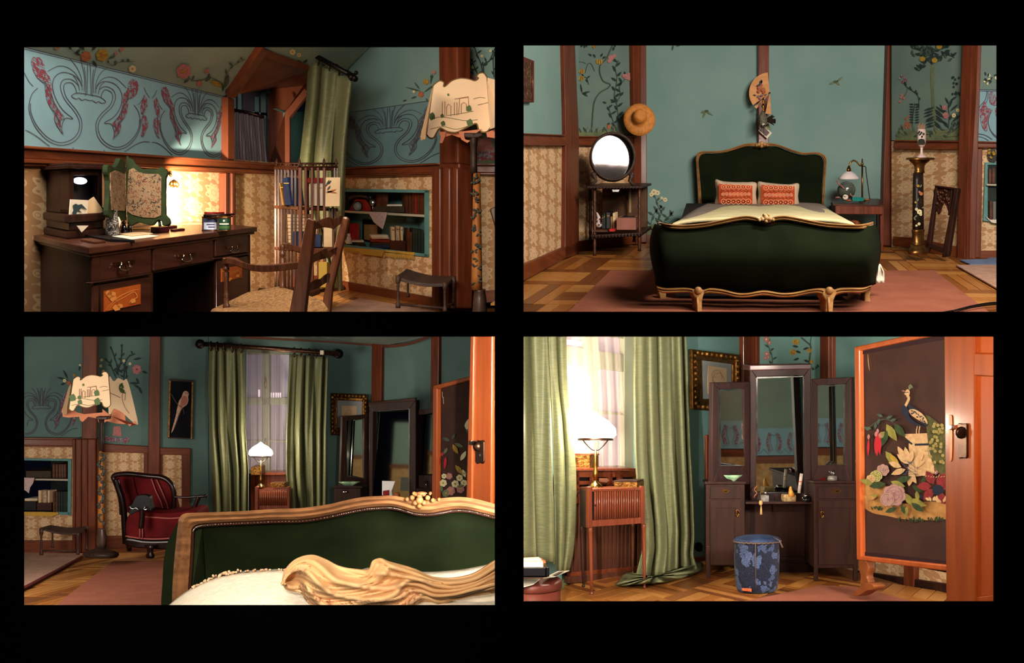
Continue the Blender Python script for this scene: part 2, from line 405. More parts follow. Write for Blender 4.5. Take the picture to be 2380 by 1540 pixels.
FZ_R = [[(1280,405),(1345,450),(1340,520),(1310,580),(1250,620),(1220,605),(1222,680),(1210,760),(1170,840),(1130,860),(1140,930),(1110,1000),(1050,1065),(1075,980),(1080,930),(1040,890),(1090,850),(1150,740),(1160,620),(1175,560),(1215,510),(1235,440)],
        [(1415,580),(1450,640),(1445,710),(1410,780),(1375,790),(1370,730),(1385,650)], [(1400,800),(1445,830),(1460,910),(1430,990),(1390,1035),(1370,1020),(1390,940),(1375,860)]]
FZ_L = [(_n(p), w) for p, w in FZ_L]; FZ_R = [_n(p) for p in FZ_R]
def frieze(mb, pl, cx, half, top, bot, lim, wl=1.6, fm=8):
    """cx/half: px functions of the repeat; top, bot: px line functions of x; lim: x range"""
    def mp(u, v, sg):
        x = half(u*sg); return (x, bot(x)+(top(x)-bot(x))*v)
    for sg in (1, -1):
        for pts, w in FZ_L:
            q = [mp(u, v, sg) for u, v in cr(pts, 5)]
            seg = []
            for p in q+[(1e9, 0)]:
                if lim[0] <= p[0] <= lim[1] and top(p[0])+1 < p[1] < bot(p[0])-1: seg.append(p)
                else:
                    if len(seg) > 1:
                        mb.m(7).line(pl, seg, wl*(1 if w else .8))
                    seg = []
        for pts in FZ_R:
            q = [mp(u, v, sg) for u, v in pts]
            if all(lim[0] <= p[0] <= lim[1] for p in q):
                n = len(q); c = cr(q, 3, True); c = [(p[0]+random.uniform(-1,1)*.9, p[1]+random.uniform(-1,1)*.9) for p in c]
                mb.m(fm).spot(pl, c, .005)
                for i in range(0, len(c)//2, 1):        # barbs
                    a, b = c[i], c[-1-i]
                    mb.m(7).line(pl, [a, ((a[0]+b[0])/2, (a[1]+b[1])/2+1.5), b], .6, .007)
def branch(mb, pl, pts, w, mi=0, leaves=0, ll=9, lw=4, lm=None):
    c = cr(pts, 6); mb.m(mi).line(pl, c, w)
    for i in range(leaves):
        p = c[int((i+.5)/leaves*(len(c)-1))]
        mb.m(lm if lm is not None else mi).leaf(pl, p[0], p[1], (50 if i % 2 else 130)+random.uniform(-25,25), ll*random.uniform(.8,1.2), lw)
def flower(mb, pl, x, y, r, mi, n=6, core=3):
    r = r*.85; n = min(n, 6)
    for k in range(n):
        a = 6.2832*k/n+.3; mb.m(mi).disc(pl, x+r*.55*math.cos(a), y+r*.55*math.sin(a), r*.5, off=.006+.0004*k, n=8)
    if r > 5: mb.m(5).line(pl, [(x-r*.3,y),(x+r*.25,y-r*.3)], .8, .0095)
    mb.m(core).disc(pl, x, y, r*.28, off=.010, n=8)

# ------------------------------------------------ the black display wall with its four openings
OPEN = [(55,109,1150,724), (1217,105,2317,724), (55,782,1150,1406), (1217,782,2310,1397)]
BLACK = mat('matt_black_board', (1,1,2), rough=1, spec=0)
YB = 3.6
def board():
    mb = MB(); xs = [-3000,55,1150,1217,2314,5400]
    def strip(x0, y0, x1, y1):
        a = [W(x0,y0,YB), W(x1,y0,YB), W(x1,y1,YB), W(x0,y1,YB)]; mb.ext(a, V((0,.004,0)))
    strip(-1400,-900,3780,105); strip(-1400,105,55,1406); strip(1150,105,1217,1406)
    strip(2317,105,3780,782); strip(2310,782,3780,1406); strip(55,724,1150,782); strip(1217,724,2317,782)
    strip(-1400,1406,3780,2500); strip(55,105,1150,109); strip(1217,1397,2310,1406)
    return Struct('wall_front', mb, BLACK)
board()
mb = MB(); mb.ext([W(1181.5,-600,YB+.02), W(1181.5,-600,19), W(1181.5,2100,19), W(1181.5,2100,YB+.02)], V((.012,0,0)))
Struct('wall_light_divider_upright', mb, BLACK)  # unseen partition added to stop light spilling between left and right rooms
mb = MB(); mb.ext([W(-900,752,YB+.02), W(3300,752,YB+.02), W(3300,752,19), W(-900,752,19)], V((0,0,-.012)))
Struct('wall_light_divider_level', mb, BLACK)  # added likewise to keep upper and lower rooms' light apart

# ================================================= UPPER LEFT ROOM: writing desk under the dormer
hA = .169; eL = V((.0905,1,hA)); eR = V((-.812,1,hA))
sL = lambda x: 147-.175*(x-530); sR = lambda x: 126+.1*(x-806)
AL = vert(55, 1240/sL(55), 707, 1240/sL(707)); AR = vert(707, 1240/sR(707), 1040, 1240/sR(1040))
AR2 = vert(1040, 1240/sR(1040), 1175, 8.25)
FA = p3(W(55,858,1240/sL(55)), W(706,652,10.7), W(1000,708,1240/sR(1000)))
topL = lambda x: 108+.2463*(x-55); botL = lambda x: 338+.0716*(x-55)
topR = lambda x: 262-.146*(x-806); botR = lambda x: 388-.0444*(x-806)
w = uvwall(AL, [(40,botL(40)-6),(707,botL(707)-2),(707,662),(400,748),(40,748)], .03)
sWL = Struct('wall_left', w, PAPER)
mb = MB(); mb.slab(AL, [(40,topL(40)),(530,topL(530)),(530,botL(530)),(40,botL(40))], .03, .004)
sWL.p('frieze_panel', mb, FRIEZE)
mb = MB(); mb.slab(AL, [(664,262),(707,258),(707,400),(664,400)], .03, .004); mb.slab(AL, [(640,topL(640)),(707,topL(707)),(707,262),(664,262)], .03, .003)
sWL.p('plaster_panel', mb, TEALD)
mb = MB()
ALo = AL.sh(.036)
frieze(mb, ALo, 207, lambda u: 207+155*u-14*u*u, topL, botL, (56,529))
frieze(mb, ALo, 457, lambda u: 457+95*u-9*u*u, topL, botL, (340,529))
mb.m(7).line(ALo, [(x, topL(x)+1) for x in range(56,530,40)]+[(529,topL(529)+1)], 1.6); mb.line(ALo, [(x, topL(x)+5) for x in range(56,530,40)]+[(529,topL(529)+5)], 1.2)
sWL.p('painted_frieze', mb, MUR)
# right wall
w = uvwall(AR, [(707,botR(707)-2),(1040,botR(1040)-2),(1040,715),(788,676),(707,655)], .03, u0=.1)
# niche cut: build the wall from four pieces around it instead of one sheet
N0 = (789,439,994,598)
def ringwall(pl, outer, hole, th, off=0.0):
    mb = MB()
    (x0,y0),(x1,y1),(x2,y2),(x3,y3) = outer; (a0,b0),(a1,b1),(a2,b2),(a3,b3) = hole
    for q in ([(x0,y0),(x1,y1),(a1,b1),(a0,b0)],[(x1,y1),(x2,y2),(a2,b2),(a1,b1)],[(x2,y2),(x3,y3),(a3,b3),(a2,b2)],[(x3,y3),(x0,y0),(a0,b0),(a3,b3)]):
        k = len(mb.f); p = [pl.U(a, b, off+th) for a, b in q]; mb.ext(p, -pl.n*th)
        h = V((-pl.n.y, pl.n.x, 0)).normalized(); h = h if h.x > 0 else -h; kk = math.hypot(h.x, h.y/2.07)
        for i in range(k, len(mb.f)): mb.uv[i] = [(0,0)]*4
        mb.uv[k] = [(v.dot(h)*kk, v.z) for v in p]
    return mb
NQ = [(786,438),(994,441),(994,597),(786,571)]
sWR = Struct('wall_right', ringwall(AR, [(707,botR(707)-2),(1040,botR(1040)-2),(1040,716),(707,654)], NQ, .03), PAPER)
mb = MB(); mb.slab(AR, [(707,topR(707)),(707,100),(900,90),(1040,90),(1040,topR(1040))], .03, .004); sWR.p('plaster_panel', mb, TEAL)
mb = MB(); mb.slab(AR, [(707,topR(707)),(1040,topR(1040)),(1040,botR(1040)),(707,botR(707))], .03, .005); sWR.p('frieze_panel', mb, mat('grey_blue_frieze', (104,136,140), (96,126,128), sc=1.5, rough=.8))
mb = MB(); ARo = AR.sh(.038)
frieze(mb, ARo, 903, lambda u: 903+(128+6*u)*u, topR, botR, (800,1022), 1.4, 9); mb.m(7).line(ARo, [(795,topR(795)),(900,topR(900)),(1018,topR(1018))], 1.2)
frieze(mb, ARo, 1170, lambda u: 1170+150*u, topR, botR, (1022,1023))
for x, y, r, c_ in ((978,219,8,4),(962,213,4,5),(990,190,8,3),(1008,168,6,2),(1003,178,4,1)): flower(mb, ARo, x, y, r, c_, 5, 3)
for x, y, a, l in ((978,212,165,38),(975,208,125,22),(985,214,35,34),(968,224,200,14),(990,228,300,10),(1000,195,80,24),(945,232,200,10)): mb.m(0).leaf(ARo, x, y, a, l, 4)
sWR.p('painted_flowers', mb, MUR+[mat('grey_feather_paint', (84,80,84), (100,122,124), sc=34, rough=.8, amt=(.48,.56))])
# sloped ceiling
SLP = p3(AL.U(55,topL(55)), AL.U(530,topL(530)), AR.U(868,100))
mb = MB(); mb.slab(SLP, [(40,80),(630,80),(614,111),(530,225),(530,226),(40,topL(40))], .03)
mb.slab(SLP, [(630,80),(880,80),(792,178),(713,158),(614,111)], .03)
sCA = Struct('ceiling', mb, SLOPE)
mb = MB(); SLo = SLP.sh(.035)
mb.slab(SLo, [(900,80),(858,109),(806,165),(792,178),(775,172),(850,100),(870,80)], .004); mb = MB()
for x, y, r, c_ in ((200,131,14,4),(238,128,17,3),(133,111,7,2),(270,124,5,2),(283,115,6,2),(308,160,10,5),(427,166,20,2),(481,166,7,2),(464,194,8,2),(680,121,8,5),(695,128,6,5)):
    flower(mb, SLo, x, y, r, c_, 7, 4 if c_ == 3 else 3)
branch(mb, SLo, [(438,176),(446,187),(470,186),(490,181),(510,190),(520,204),(517,212)], 1.6)
branch(mb, SLo, [(520,205),(524,180),(535,160),(550,148),(570,138)], 1.4, leaves=7, ll=12, lw=5)
branch(mb, SLo, [(250,145),(262,152),(272,146),(290,143),(312,143)], 1.2, leaves=5, ll=9, lw=5)
branch(mb, SLo, [(162,112),(178,124),(190,130)], 1.6, leaves=3, ll=14, lw=6, lm=1)
for x, y, a, l, c_ in ((522,205,75,34,0),(518,200,160,32,3),(440,184,215,16,0),(446,186,60,12,0),(483,182,70,12,1),(476,190,40,20,0),(520,210,110,12,1),(523,212,30,14,0),(216,140,300,20,1),(196,118,120,22,1),(215,118,60,20,1),(252,136,20,18,0),(183,122,190,12,1),(690,140,330,16,1),(704,146,30,14,1)):
    mb.m(c_).leaf(SLo, x, y, a, l, l*.36)
sCA.p('painted_flowers', mb, MUR)
# floor and skirting
mb = MB(); mb.slab(FA, [(395,747),(706,653),(1000,706),(1176,706),(1176,747)], .03, -.03); sFA = Struct('floor', mb, mat('oak_floor_ground', (112,66,32), (96,54,26), sc=4, rough=.5))
O = FA.U(800,700); a_ = eR*-.62; b_ = eL*.9
a_ -= FA.n*a_.dot(FA.n); b_ -= FA.n*b_.dot(FA.n)
parquet(sFA, FA, O, a_, b_, [(i, j) for i in range(-4,6) for j in range(-4,5)], lambda x, y: 540 < x < 1172 and y < 742 and y > 656+max(0,(x-788))*.17)
BA = mat('skirting_wood', (122,62,32), (96,46,24), sc=3, st=(.6,.6,6), rough=.45, bump=.1)
mb = MB(); mb.slab(AR, [(707,636),(1000,690),(1000,712),(707,656)], .06, .0); bevel(Struct('baseboard_right', mb, BA).o, .01)
def rail(name, pl, f, x0, x1, hs, m=WOODRH):
    """moulded rail: bands (top px, bottom px, thickness)"""
    mb = MB()
    for t, b, th in hs: mb.slab(pl, [(x0,f(x0)+t*hsc(pl,x0)),(x1,f(x1)+t*hsc(pl,x1)),(x1,f(x1)+b*hsc(pl,x1)),(x0,f(x0)+b*hsc(pl,x0))], th, .03)
    o = Struct(name, mb, m); bevel(o.o, .006); return o
hsc = lambda pl, x: 9.0/pl.U(x, 400).y
rail('trim_1', AL, botL, 40, 707, [(0,4,.09),(4,18,.05),(18,24,.08),(24,28,.055)])
rail('trim_2', AR, botR, 707, 1010, [(0,4,.09),(4,20,.05),(20,23,.08),(23,26,.055)])
mb = MB(); mb.rect(AL, 521, 402, 548, 700, .05, .03); mb.rect(AL, 525, 402, 530, 700, .07, .03); mb.rect(AL, 540, 402, 546, 700, .07, .03)
bevel(Struct('trim_3', mb, WOODR).o, .006)
# column at the right
mb = MB(); mb.slab(AR, [(1018,90),(1062,90),(1064,380),(1022,380)], .16, .03); mb.slab(AR, [(1020,330),(1066,330),(1070,716),(1002,716),(1002,385),(1020,385)], .14, .03)
for x0, x1, t in ((1008,1022,.19),(1028,1044,.2),(1050,1062,.18)): mb.slab(AR, [(x0,388),(x1,388),(x1,716),(x0,716)], t, .03)
bevel(Struct('trim_4', mb, WOODR).o, .02, 3)
sW3 = Struct('wall_right_far', uvwall(AR2, [(1040,398),(1178,398),(1178,690),(1040,712)], .03), PAPER)
mb = MB(); mb.slab(AR2, [(1040,90),(1178,90),(1178,400),(1040,400)], .03, .004); sW3.p('plaster_panel', mb, TEAL)
mb = MB(); A2o = AR2.sh(.038)
for p in ([(1122,175),(1118,150),(1108,125),(1103,109)],[(1125,175),(1124,150),(1138,140),(1150,112)],[(1100,175),(1095,150),(1086,137)],[(1148,180),(1146,140),(1150,120)],[(1110,172),(1100,150),(1098,140)]): branch(mb, A2o, p, 2.4, 1, 5, 12, 4)
for x, y in ((1072,162),(1098,156),(1140,118),(1075,140),(1120,130)): flower(mb, A2o, x, y, 4, 5, 5, 3)
flower(mb, A2o, 1096, 180, 8, 2, 6); flower(mb, A2o, 1108, 184, 7, 2, 6)
mb.m(8).spot(A2o, [(1085,352),(1150,350),(1150,372),(1135,370),(1120,374),(1100,370),(1092,362)]); mb.m(2).spot(A2o, [(1108,352),(1114,322),(1140,318),(1148,350)]); mb.m(6).line(A2o, [(1066,373),(1152,373)], 10, .004)
sW3.p('painted_urn', mb, MUR)
mb = MB(); mb.slab(AR2, [(1066,379),(1178,379),(1178,384),(1066,384)], .09, .03); mb.slab(AR2, [(1066,384),(1178,384),(1178,401),(1066,400)], .05, .03); mb.slab(AR2, [(1066,400),(1178,401),(1178,406),(1066,405)], .08, .03)
bevel(Struct('trim_5', mb, WOODRH).o, .006)
mb = MB(); mb.slab(AR2, [(1066,678),(1178,672),(1178,700),(1066,706)], .05, .03); Struct('baseboard_far', mb, BA)
# dormer
mb = MB(); mb.slab(SLP, [(612,108),(622,124),(547,229),(530,227)], .06, .03)
mb.slab(AL, [(530,225),(545,231),(545,378),(530,374)], .07, .03)
mb.ext([SLP.U(612,112,.04), SLP.U(716,150,.04), SLP.U(714,164,.04), SLP.U(618,132,.04)], V((0,.05,0)))
bevel(Struct('trim_6', mb, mat('dormer_red_pine', (112,56,30), (94,44,24), sc=2, st=(3,3,1), rough=.5, bump=.06)).o, .006)
WDp = 10.6
mb = MB(); mb.poly([SLP.U(616,124,-.01), SLP.U(720,160,-.01), W(716,196,WDp), W(624,206,WDp), W(568,190,WDp), SLP.U(556,216,-.01)])
mb.poly([W(620,202,WDp), W(716,186,WDp), W(716,232,9.7), W(664,262,9.5), W(665,400,9.5), W(622,400,WDp)])
mb.slab(flat(9.45), [(664,262),(708,208),(716,216),(672,272),(672,400),(664,400)], .05)
WOODV = mat('dormer_red_pine', (112,56,30), (94,44,24), sc=2, st=(3,3,1), rough=.5, bump=.06); o = Struct('dormer_lining', mb, WOODV); solid(o.o, .02)
mb = MB(); P_ = flat(WDp)
for q in ([(540,180),(625,200),(625,216),(540,196)], [(606,200),(618,203),(618,385),(606,385)], [(553,196),(561,196),(561,385),(553,385)], [(592,224),(602,226),(602,385),(592,385)], [(540,255),(618,262),(618,268),(540,262)], [(540,186),(548,186),(548,385),(540,385)]):
    mb.slab(P_, q, .06, .02)
LBLUE = mat('pale_blue_window_paint', (104,132,134), (90,116,120), sc=4, rough=.5)
sW1 = Struct('window_1', mb, LBLUE); mb = MB(); mb.slab(P_, [(536,180),(625,200),(625,390),(536,390)], .01)
sW1.p('window_pane', mb, mat('dim_outside_pane', (60,56,66), (84,76,90), sc=3, rough=.12))
lc = MB(); curtain(lc, [(545,254),(545,300),(545,376)], [(612,271),(614,310),(623,380)], 10.35, 6, .05, nu=60)
t = Thing('cafe_curtain', 'short mauve lace cafe curtain on a rod across the dormer window', 'curtain')
t.p('lace', lc, mat('mauve_lace', (142,128,134), (118,106,114), sc=16, st=(5,5,.4), rough=.9))
mb = MB(); mb.tube([W(544,255,10.3), W(580,262,10.3), W(613,272,10.3)], .018, 8); t.p('rod', mb, BRONZE)
# green curtain on its rod
t = Thing('dormer_curtain', 'long sage green silk curtain hanging beside the dormer opening', 'curtain')
mb = MB(); curtain(mb, [(712,134),(708,225),(697,330),(692,372),(704,480),(752,600),(768,672)], [(815,184),(806,260),(800,330),(798,388),(796,500),(792,600),(794,676)], 9.0, 3.2, .17, nv=40, nu=110, D2=8.55, xa=.3)
solid(t.p('cloth', mb, CURT), .01)
mb = MB(); f_ = FA
c = FA.U(782,668,.03); mb.blob(c, .09, .14, .05, 14, 6); mb.blob(c+V((.03,-.05,.01)), .05, .1, .03, 12, 6, .4); t.p('hem', mb, CURT)
for i, (x, y, D) in enumerate([(720,136,8.75),(742,147,8.7),(768,160,8.65),(790,170,8.6),(812,181,8.5)]):
    r_ = MB(); c = W(x-2,y-6,D); r_.tube([c+V((0,math.cos(a)*.03,math.sin(a)*.05)) for a in [k*.6283 for k in range(11)]], .006, 6); t.p('curtain_ring', r_, BRONZE)
t = Thing('curtain_rod', 'dark bronze curtain rod with branch-shaped finial above the dormer curtain', 'curtain rod')
mb = MB(); mb.tube([W(672,100,8.85), W(745,136,8.65), W(818,176,8.45)], .025, 10); t.p('rod', mb, DKMET)
mb = MB(); c = W(819,176,8.45); mb.tube([c, W(826,184,8.4)], .03); mb.tube([c, W(828,170,8.4)], [.02,.008]); mb.tube([W(812,172,8.45), W(818,182,8.4)], .03); mb.blob(W(828,169,8.4), .02,.02,.02); mb.tube([W(778,156,8.55),W(784,149,8.55)],[.02,.01]); t.p('finial', mb, DKMET)

# ---- desk
FLp = W(206,575,4.35); aD = along(FLp, eL, x=598); bD = along(FLp, eR, x=75)
t = Thing('writing_desk', 'dark stained kneehole writing desk with inlaid door panels against the left wall', 'desk')
th = Z*-.036
mb = MB(); mb.box(FLp, aD, bD, th); mb.box(FLp+th-eL*-.03+eR*.02, aD*.975, bD*.97, Z*-.02); t.p('desk_top', mb, WOODDT, .006)
BP = FLp+eL*.07+eR*.05+Z*-.055; aB = along(BP, eL, x=582); bB = bD*.93; H = -.74
p1 = along(BP, eL, x=356); p2a = along(BP, eL, x=498)
def cutbox(P, a, b, h):
    'box whose lower end stops where the set ends, just above the level divider'
    q = [P, P+a, P+a+b, P+b]; lo = [V((p.x, p.y, max(p.z+h, .0108*p.y))) for p in q]
    return MB().add(q+lo, [[0,1,2,3],[7,6,5,4],[1,0,4,5],[2,1,5,6],[3,2,6,7],[0,3,7,4]])
t.p('left_pedestal', cutbox(BP, p1, bB, H), WOODD, .004)
t.p('right_pedestal', cutbox(BP+p2a, aB-p2a, bB, H), WOODD, .004)
t.p('kneehole_top', MB().box(BP+p1, p2a-p1, bB, Z*-.15), WOODD); t.p('kneehole_back', cutbox(BP+p1+bB*.9, p2a-p1, bB*.1, H), WOODD)
DF = pd(BP, eL); DS = pd(BP, eR)
dmat = mat('drawer_front_wood', (66,34,26), (46,22,18), sc=4, st=(.6,.6,6), rough=.35, bump=.06, coat=.25)
def drawer(q, hx, hy, s=1.0, name='drawer'):
    mb = MB(); mb.slab(DF, q, .018, .0); o = t.p(name, mb, dmat, .006)
    if hx:
        h = MB()
        for dx in (-19,-11,0,11,19): h.slab(DF, [(hx+(dx-5)*s, hy-3*s-dx*.13*s), (hx+(dx+5)*s, hy-4*s-dx*.13*s), (hx+(dx+4)*s, hy+4*s-dx*.13*s), (hx+(dx-4)*s, hy+5*s-dx*.13*s)], .006, .018)
        t.p('handle_plate', h, BRASS, parent=o)
        h = MB(); h.tube([DF.U(hx+a*s, hy+b*s, .045) for a, b in cr([(-7,0),(-8,6),(-12,13),(-8,17),(2,18),(12,14),(14,10),(10,4),(9,-2)], 4)], .005*s+.001, 6); t.p('pull_handle', h, SILV, parent=o, label='bright metal drop handle')
drawer([(215,596),(352,573),(352,634),(216,656)], 290, 610)
drawer([(358,572),(496,548),(496,605),(358,630)], 434, 592, .9)
drawer([(502,549),(577,539),(577,586),(502,597)], 545, 573, .75)
t.p('moulding', MB().slab(DF, [(213,656),(354,634),(354,637),(213,660)], .035), WOODD, .004); t.p('moulding', MB().slab(DF, [(498,600),(580,588),(580,591),(498,603)], .035), WOODD, .004)
for q, iq, nm in (([(216,664),(352,642),(352,747),(216,747)], [(243,676),(327,660),(327,706),(243,724)], 0), ([(504,606),(576,594),(576,722),(504,740)], [(515,624),(563,616),(563,644),(515,655)], 1)):
    mb = MB(); mb.slab(DF, q, .016); o = t.p('door', mb, dmat, .006)
    mb = MB(); mb.slab(DF, iq, .006, .016); io = t.p('inlay_panel', mb, mat('marquetry_orange', (186,92,36), (160,72,28), sc=9, rough=.4), parent=o, label='orange marquetry panel with flower scroll')
    mb = MB(); cx, cy = iq[0][0], iq[3][1]; sx = (iq[1][0]-iq[0][0])/84
    PL_ = DF.sh(.024)
    for p in ([(2,-4),(30,-32),(62,-48),(80,-52)],[(8,-2),(22,-20),(50,-36),(68,-46),(76,-34),(64,-28),(58,-20),(74,-22)]): mb.line(PL_, [(cx+a*sx, cy+b*sx) for a, b in cr(p, 5)], 2*sx, .001, True)
    for a, b, r in ((16,-38,10),(20,-30,8),(10,-42,7),(28,-8,8),(36,-12,6),(66,-24,6)): mb.disc(PL_, cx+a*sx, cy+(b-1)*sx, r*sx, r*.8*sx, .001, 10, .25)
    t.p('inlay_scroll', mb, mat('marquetry_pale', (222,142,72), rough=.4), parent=io)
for P0 in (BP, BP+aB-eL*.1):
    mb = MB(); q_ = P0+eL*.03; mb.tube([q_, V((q_.x, q_.y, max(q_.z+H, .0108*q_.y)))], .02, 8); t.p('corner_post', mb, WOODD)
# ---- mirror cabinet standing on the desk
DT = p3(FLp, FLp+aD, FLp+bD)          # desk top plane
def on_desk(x, y): return DT.U(x, y)
t = Thing('tabletop_display_cabinet', 'tall narrow dark wooden cabinet with mirrored door standing on the desk', 'cabinet')
C0 = on_desk(157,556); aC = along(C0, eL, x=252); bC = along(C0, eR, x=96)
ht = lambda P, y: along(P, Z, y=y)
mb = MB(); mb.box(C0, aC, bC, Z*.045); t.p('base', mb, WOODD, .01)
C1 = C0+Z*.045+eL*.03+eR*.03; aC1 = along(C1, eL, x=241); bC1 = along(C1, eR, x=101)
mb = MB(); mb.box(C1, aC1, bC1, Z*.05); t.p('drawer', mb, dmat, .006)
C2 = C1+Z*.05-eL*.06-eR*.05; aC2 = along(C2, eL, x=246); bC2 = along(C2, eR, x=99); mb = MB(); mb.box(C2, aC2, bC2, Z*.05); t.p('middle_shelf', mb, WOODD, .012)
C3 = C2+Z*.05+eL*.06+eR*.05; aC3 = along(C3, eL, x=238); bC3 = along(C3, eR, x=106); h3 = ht(C3, 392)
CF = pd(C3, eL)
mb = MB(); mb.box(C3+bC3*.35, aC3, bC3*.65, h3)
for q in ([(C3, aC3*.14, h3)], [(C3+aC3*.86, aC3*.14, h3)], [(C3, aC3, Z*.03)], [(C3+h3*.86, aC3, h3*.14)]):
    P0, u, v = q[0]; mb.ext([P0, P0+u, P0+u+v, P0+v], bC3*.36)
t.p('carcass', mb, WOODD, .006)
mb = MB(); q0 = C3+bC3*.3; mb.ext([q0+aC3*.14+Z*.03, q0+aC3*.86+Z*.03, q0+aC3*.86+h3*.86, q0+aC3*.14+h3*.86], eR*.01); t.p('mirror_glass', mb, mat('dim_mirror', (70,66,68), (104,98,98), sc=5, rough=.2, metal=.45))
mb = MB(); c4 = C3+h3-eL*.05-eR*.05; mb.box(c4, along(c4, eL, x=245), along(c4, eR, x=100), Z*.022); mb.box(c4+Z*.02+eL*.03+eR*.02, along(c4, eL, x=240), along(c4, eR, x=103), Z*.016); t.p('cornice', mb, WOODD, .006)
# the lamp's reflection in the cabinet mirror, built as a glowing blob
mb = MB(); mb.blob(CF.U(186,420,-.06), .042, .03, .022, 16, 8); o = t.p('cabinet_lamp_reflection', mb, mat('cabinet_reflection_glow', (230,226,240), rough=.4, emit=(236,230,255), es=1.6), label='glowing blob standing for the lamp reflected in the cabinet mirror')
CFo = CF.sh(.03)
t = Thing('bird_card', 'white card with dark swallow print propped in the cabinet', 'card')
mb = MB(); mb.slab(CF, [(164,463),(205,465),(203,502),(161,503)], .004, .03); t.p('card', mb, WHITE)
mb = MB(); mb.m(0).spot(CF.sh(.036), [(169,477),(176,473),(182,476),(190,474),(203,488),(190,483),(184,488),(192,496),(180,490),(176,501),(168,495),(172,486)]); t.p('swallow_print', mb, mat('swallow_ink', (44,62,66), rough=.8))
one('folded_note', 'blank cream sheet tilted beside the swallow card', 'paper', MB().slab(CF, [(205,466),(218,457),(243,492),(234,501),(203,501)], .003, .026), PAPERC)
one('hanging_envelope', 'white pointed envelope flap hanging below the cabinet shelf', 'envelope', MB().slab(pd(C2, eL), [(178,524),(206,524),(190,540)], .004, .01), WHITE)

# ---- folding screen with green frame on the desk
t = Thing('tabletop_folding_screen', 'two-leaf green velvet framed screen with floral tapestry on the desk', 'screen')
SC = flat(5.6)
o1 = cr([(292,372),(300,368),(308,370),(314,380),(322,386),(330,392),(350,392),(364,393),(372,388),(382,390),(389,400),(386,410),(384,420),(384,490),(386,500),(393,508),(394,520),(378,524),(374,513),(365,512),(356,521),(345,522),(320,516),(296,514)], 3, True)
i1 = [(298,408),(300,394),(310,390),(322,400),(345,404),(368,404),(375,412),(374,500),(360,506),(330,505),(306,498),(294,490)]
o2 = cr([(251,384),(258,384),(268,388),(276,378),(280,368),(286,370),(291,378),(291,408),(294,500),(292,512),(268,508),(252,500),(254,460),(254,420),(250,400)], 3, True)
i2 = [(258,402),(270,396),(280,400),(290,405),(292,480),(290,490),(262,488),(258,440)]
S2 = vert(250,5.3,294,5.75)
GRN = mat('olive_green_velvet_trim', (38,52,22), (27,39,17), sc=10, rough=.8, sheen=.4)
TAP = vor('beige_floral_tapestry', (138,112,84), [(48,46,38),(116,60,42),(138,112,84),(60,48,34),(120,80,54)], sc=34, thr=.44, edge=(52,42,34))
for o_, i_, pl in ((o1, i1, SC), (o2, i2, S2)):
    mb = MB(); mb.slab(pl, o_, .03); f = t.p('screen_frame', mb, GRN, .006)
    mb = MB(); mb.slab(pl, i_, .008, .03); t.p('tapestry_panel', mb, TAP, parent=f)
mb = MB(); mb.tube([SC.U(386,505), SC.U(393,524)], .012); mb.tube([SC.U(370,512), SC.U(372,526)], .01); t.p('foot', mb, GRN)
# ---- desk lamp with the bright bulb
t = Thing('flower_wall_lamp', 'brass flower-shaped wall lamp right of the folding screen', 'lamp')
LP = W(404,418,6.9)
mb = MB(); mb.tube([AL.U(398,402,.04), W(394,404,6.9), LP+V((-.02,0,.03))], .012, 8); t.p('arm', mb, BRASS)
for k in range(6):
    a = k*1.047; mb = MB(); d = V((math.cos(a)*.035, math.sin(a)*.035, -.05)); mb.tube([LP, LP+d*.5+V((0,0,-.003)), LP+d], [.008,.02,.012], 8); t.p('petal', mb, BRASS)
sp_ = bpy.data.lights.new('bulb_light', 'SPOT'); sp_.energy = 520; sp_.color = (1.0,.82,.58); sp_.spot_size = math.radians(100); sp_.spot_blend = .55; sp_.shadow_soft_size = .04
so = bpy.data.objects.new('bulb_light', sp_); so.location = W(430,434,6.75); so.rotation_euler = (AL.U(448,520)-so.location).to_track_quat('-Z', 'Y').to_euler(); col.objects.link(so)
# ---- pen jar, bottles, books and tins
E = lambda D: None
def lat(name, label, cat, x, yb, D, prof, m, ez=hA, k=1.3, group=None, n=20):
    return one(name, label, cat, MB().lathe(x, yb, D, prof, ez, k, n), m, group=group)
Dj = on_desk(262,548).y
t = Thing('pen_jar', 'black and white glazed jug holding pens and feathers', 'jar')
t.p('body', MB().lathe(261,548,Dj, [(14,548),(16,544),(16.5,530),(15,512),(11.5,498),(12,490),(13,487),(11,487),(10,495)], hA), vor('speckled_glaze', (30,26,26), [(214,206,200),(40,34,32),(190,184,180),(60,54,52)], sc=60, rough=.25, st=(1,1,2), thr=.42))
mb = MB(); mb.tube([W(274,505,Dj), W(279,515,Dj), W(275,528,Dj)], .008); t.p('handle', mb, WHITE)
mb = MB()
for dx, dy in ((-20,-12),(-14,-16),(-17,-4),(-8,-18),(-21,0)): mb.tube([W(256,494,Dj), W(256+dx*.6,494+dy*.7,Dj), W(256+dx,494+dy,Dj)], [.004,.01,.002], 5)
t.p('feather', mb, BLK)
for x, y, y2 in ((274.5,475,505),(279.5,470,505)):
    lat('pen', 'taller dark red pen standing right behind the glazed jug' if x > 277 else 'shorter dark red pen standing behind the glazed jug', 'pen', x, y2+25, Dj+.3, [(1.6,y2+25),(1.8,y+8),(1.6,y),(.4,y-4)], REDB, group='pens behind the jug', n=8)
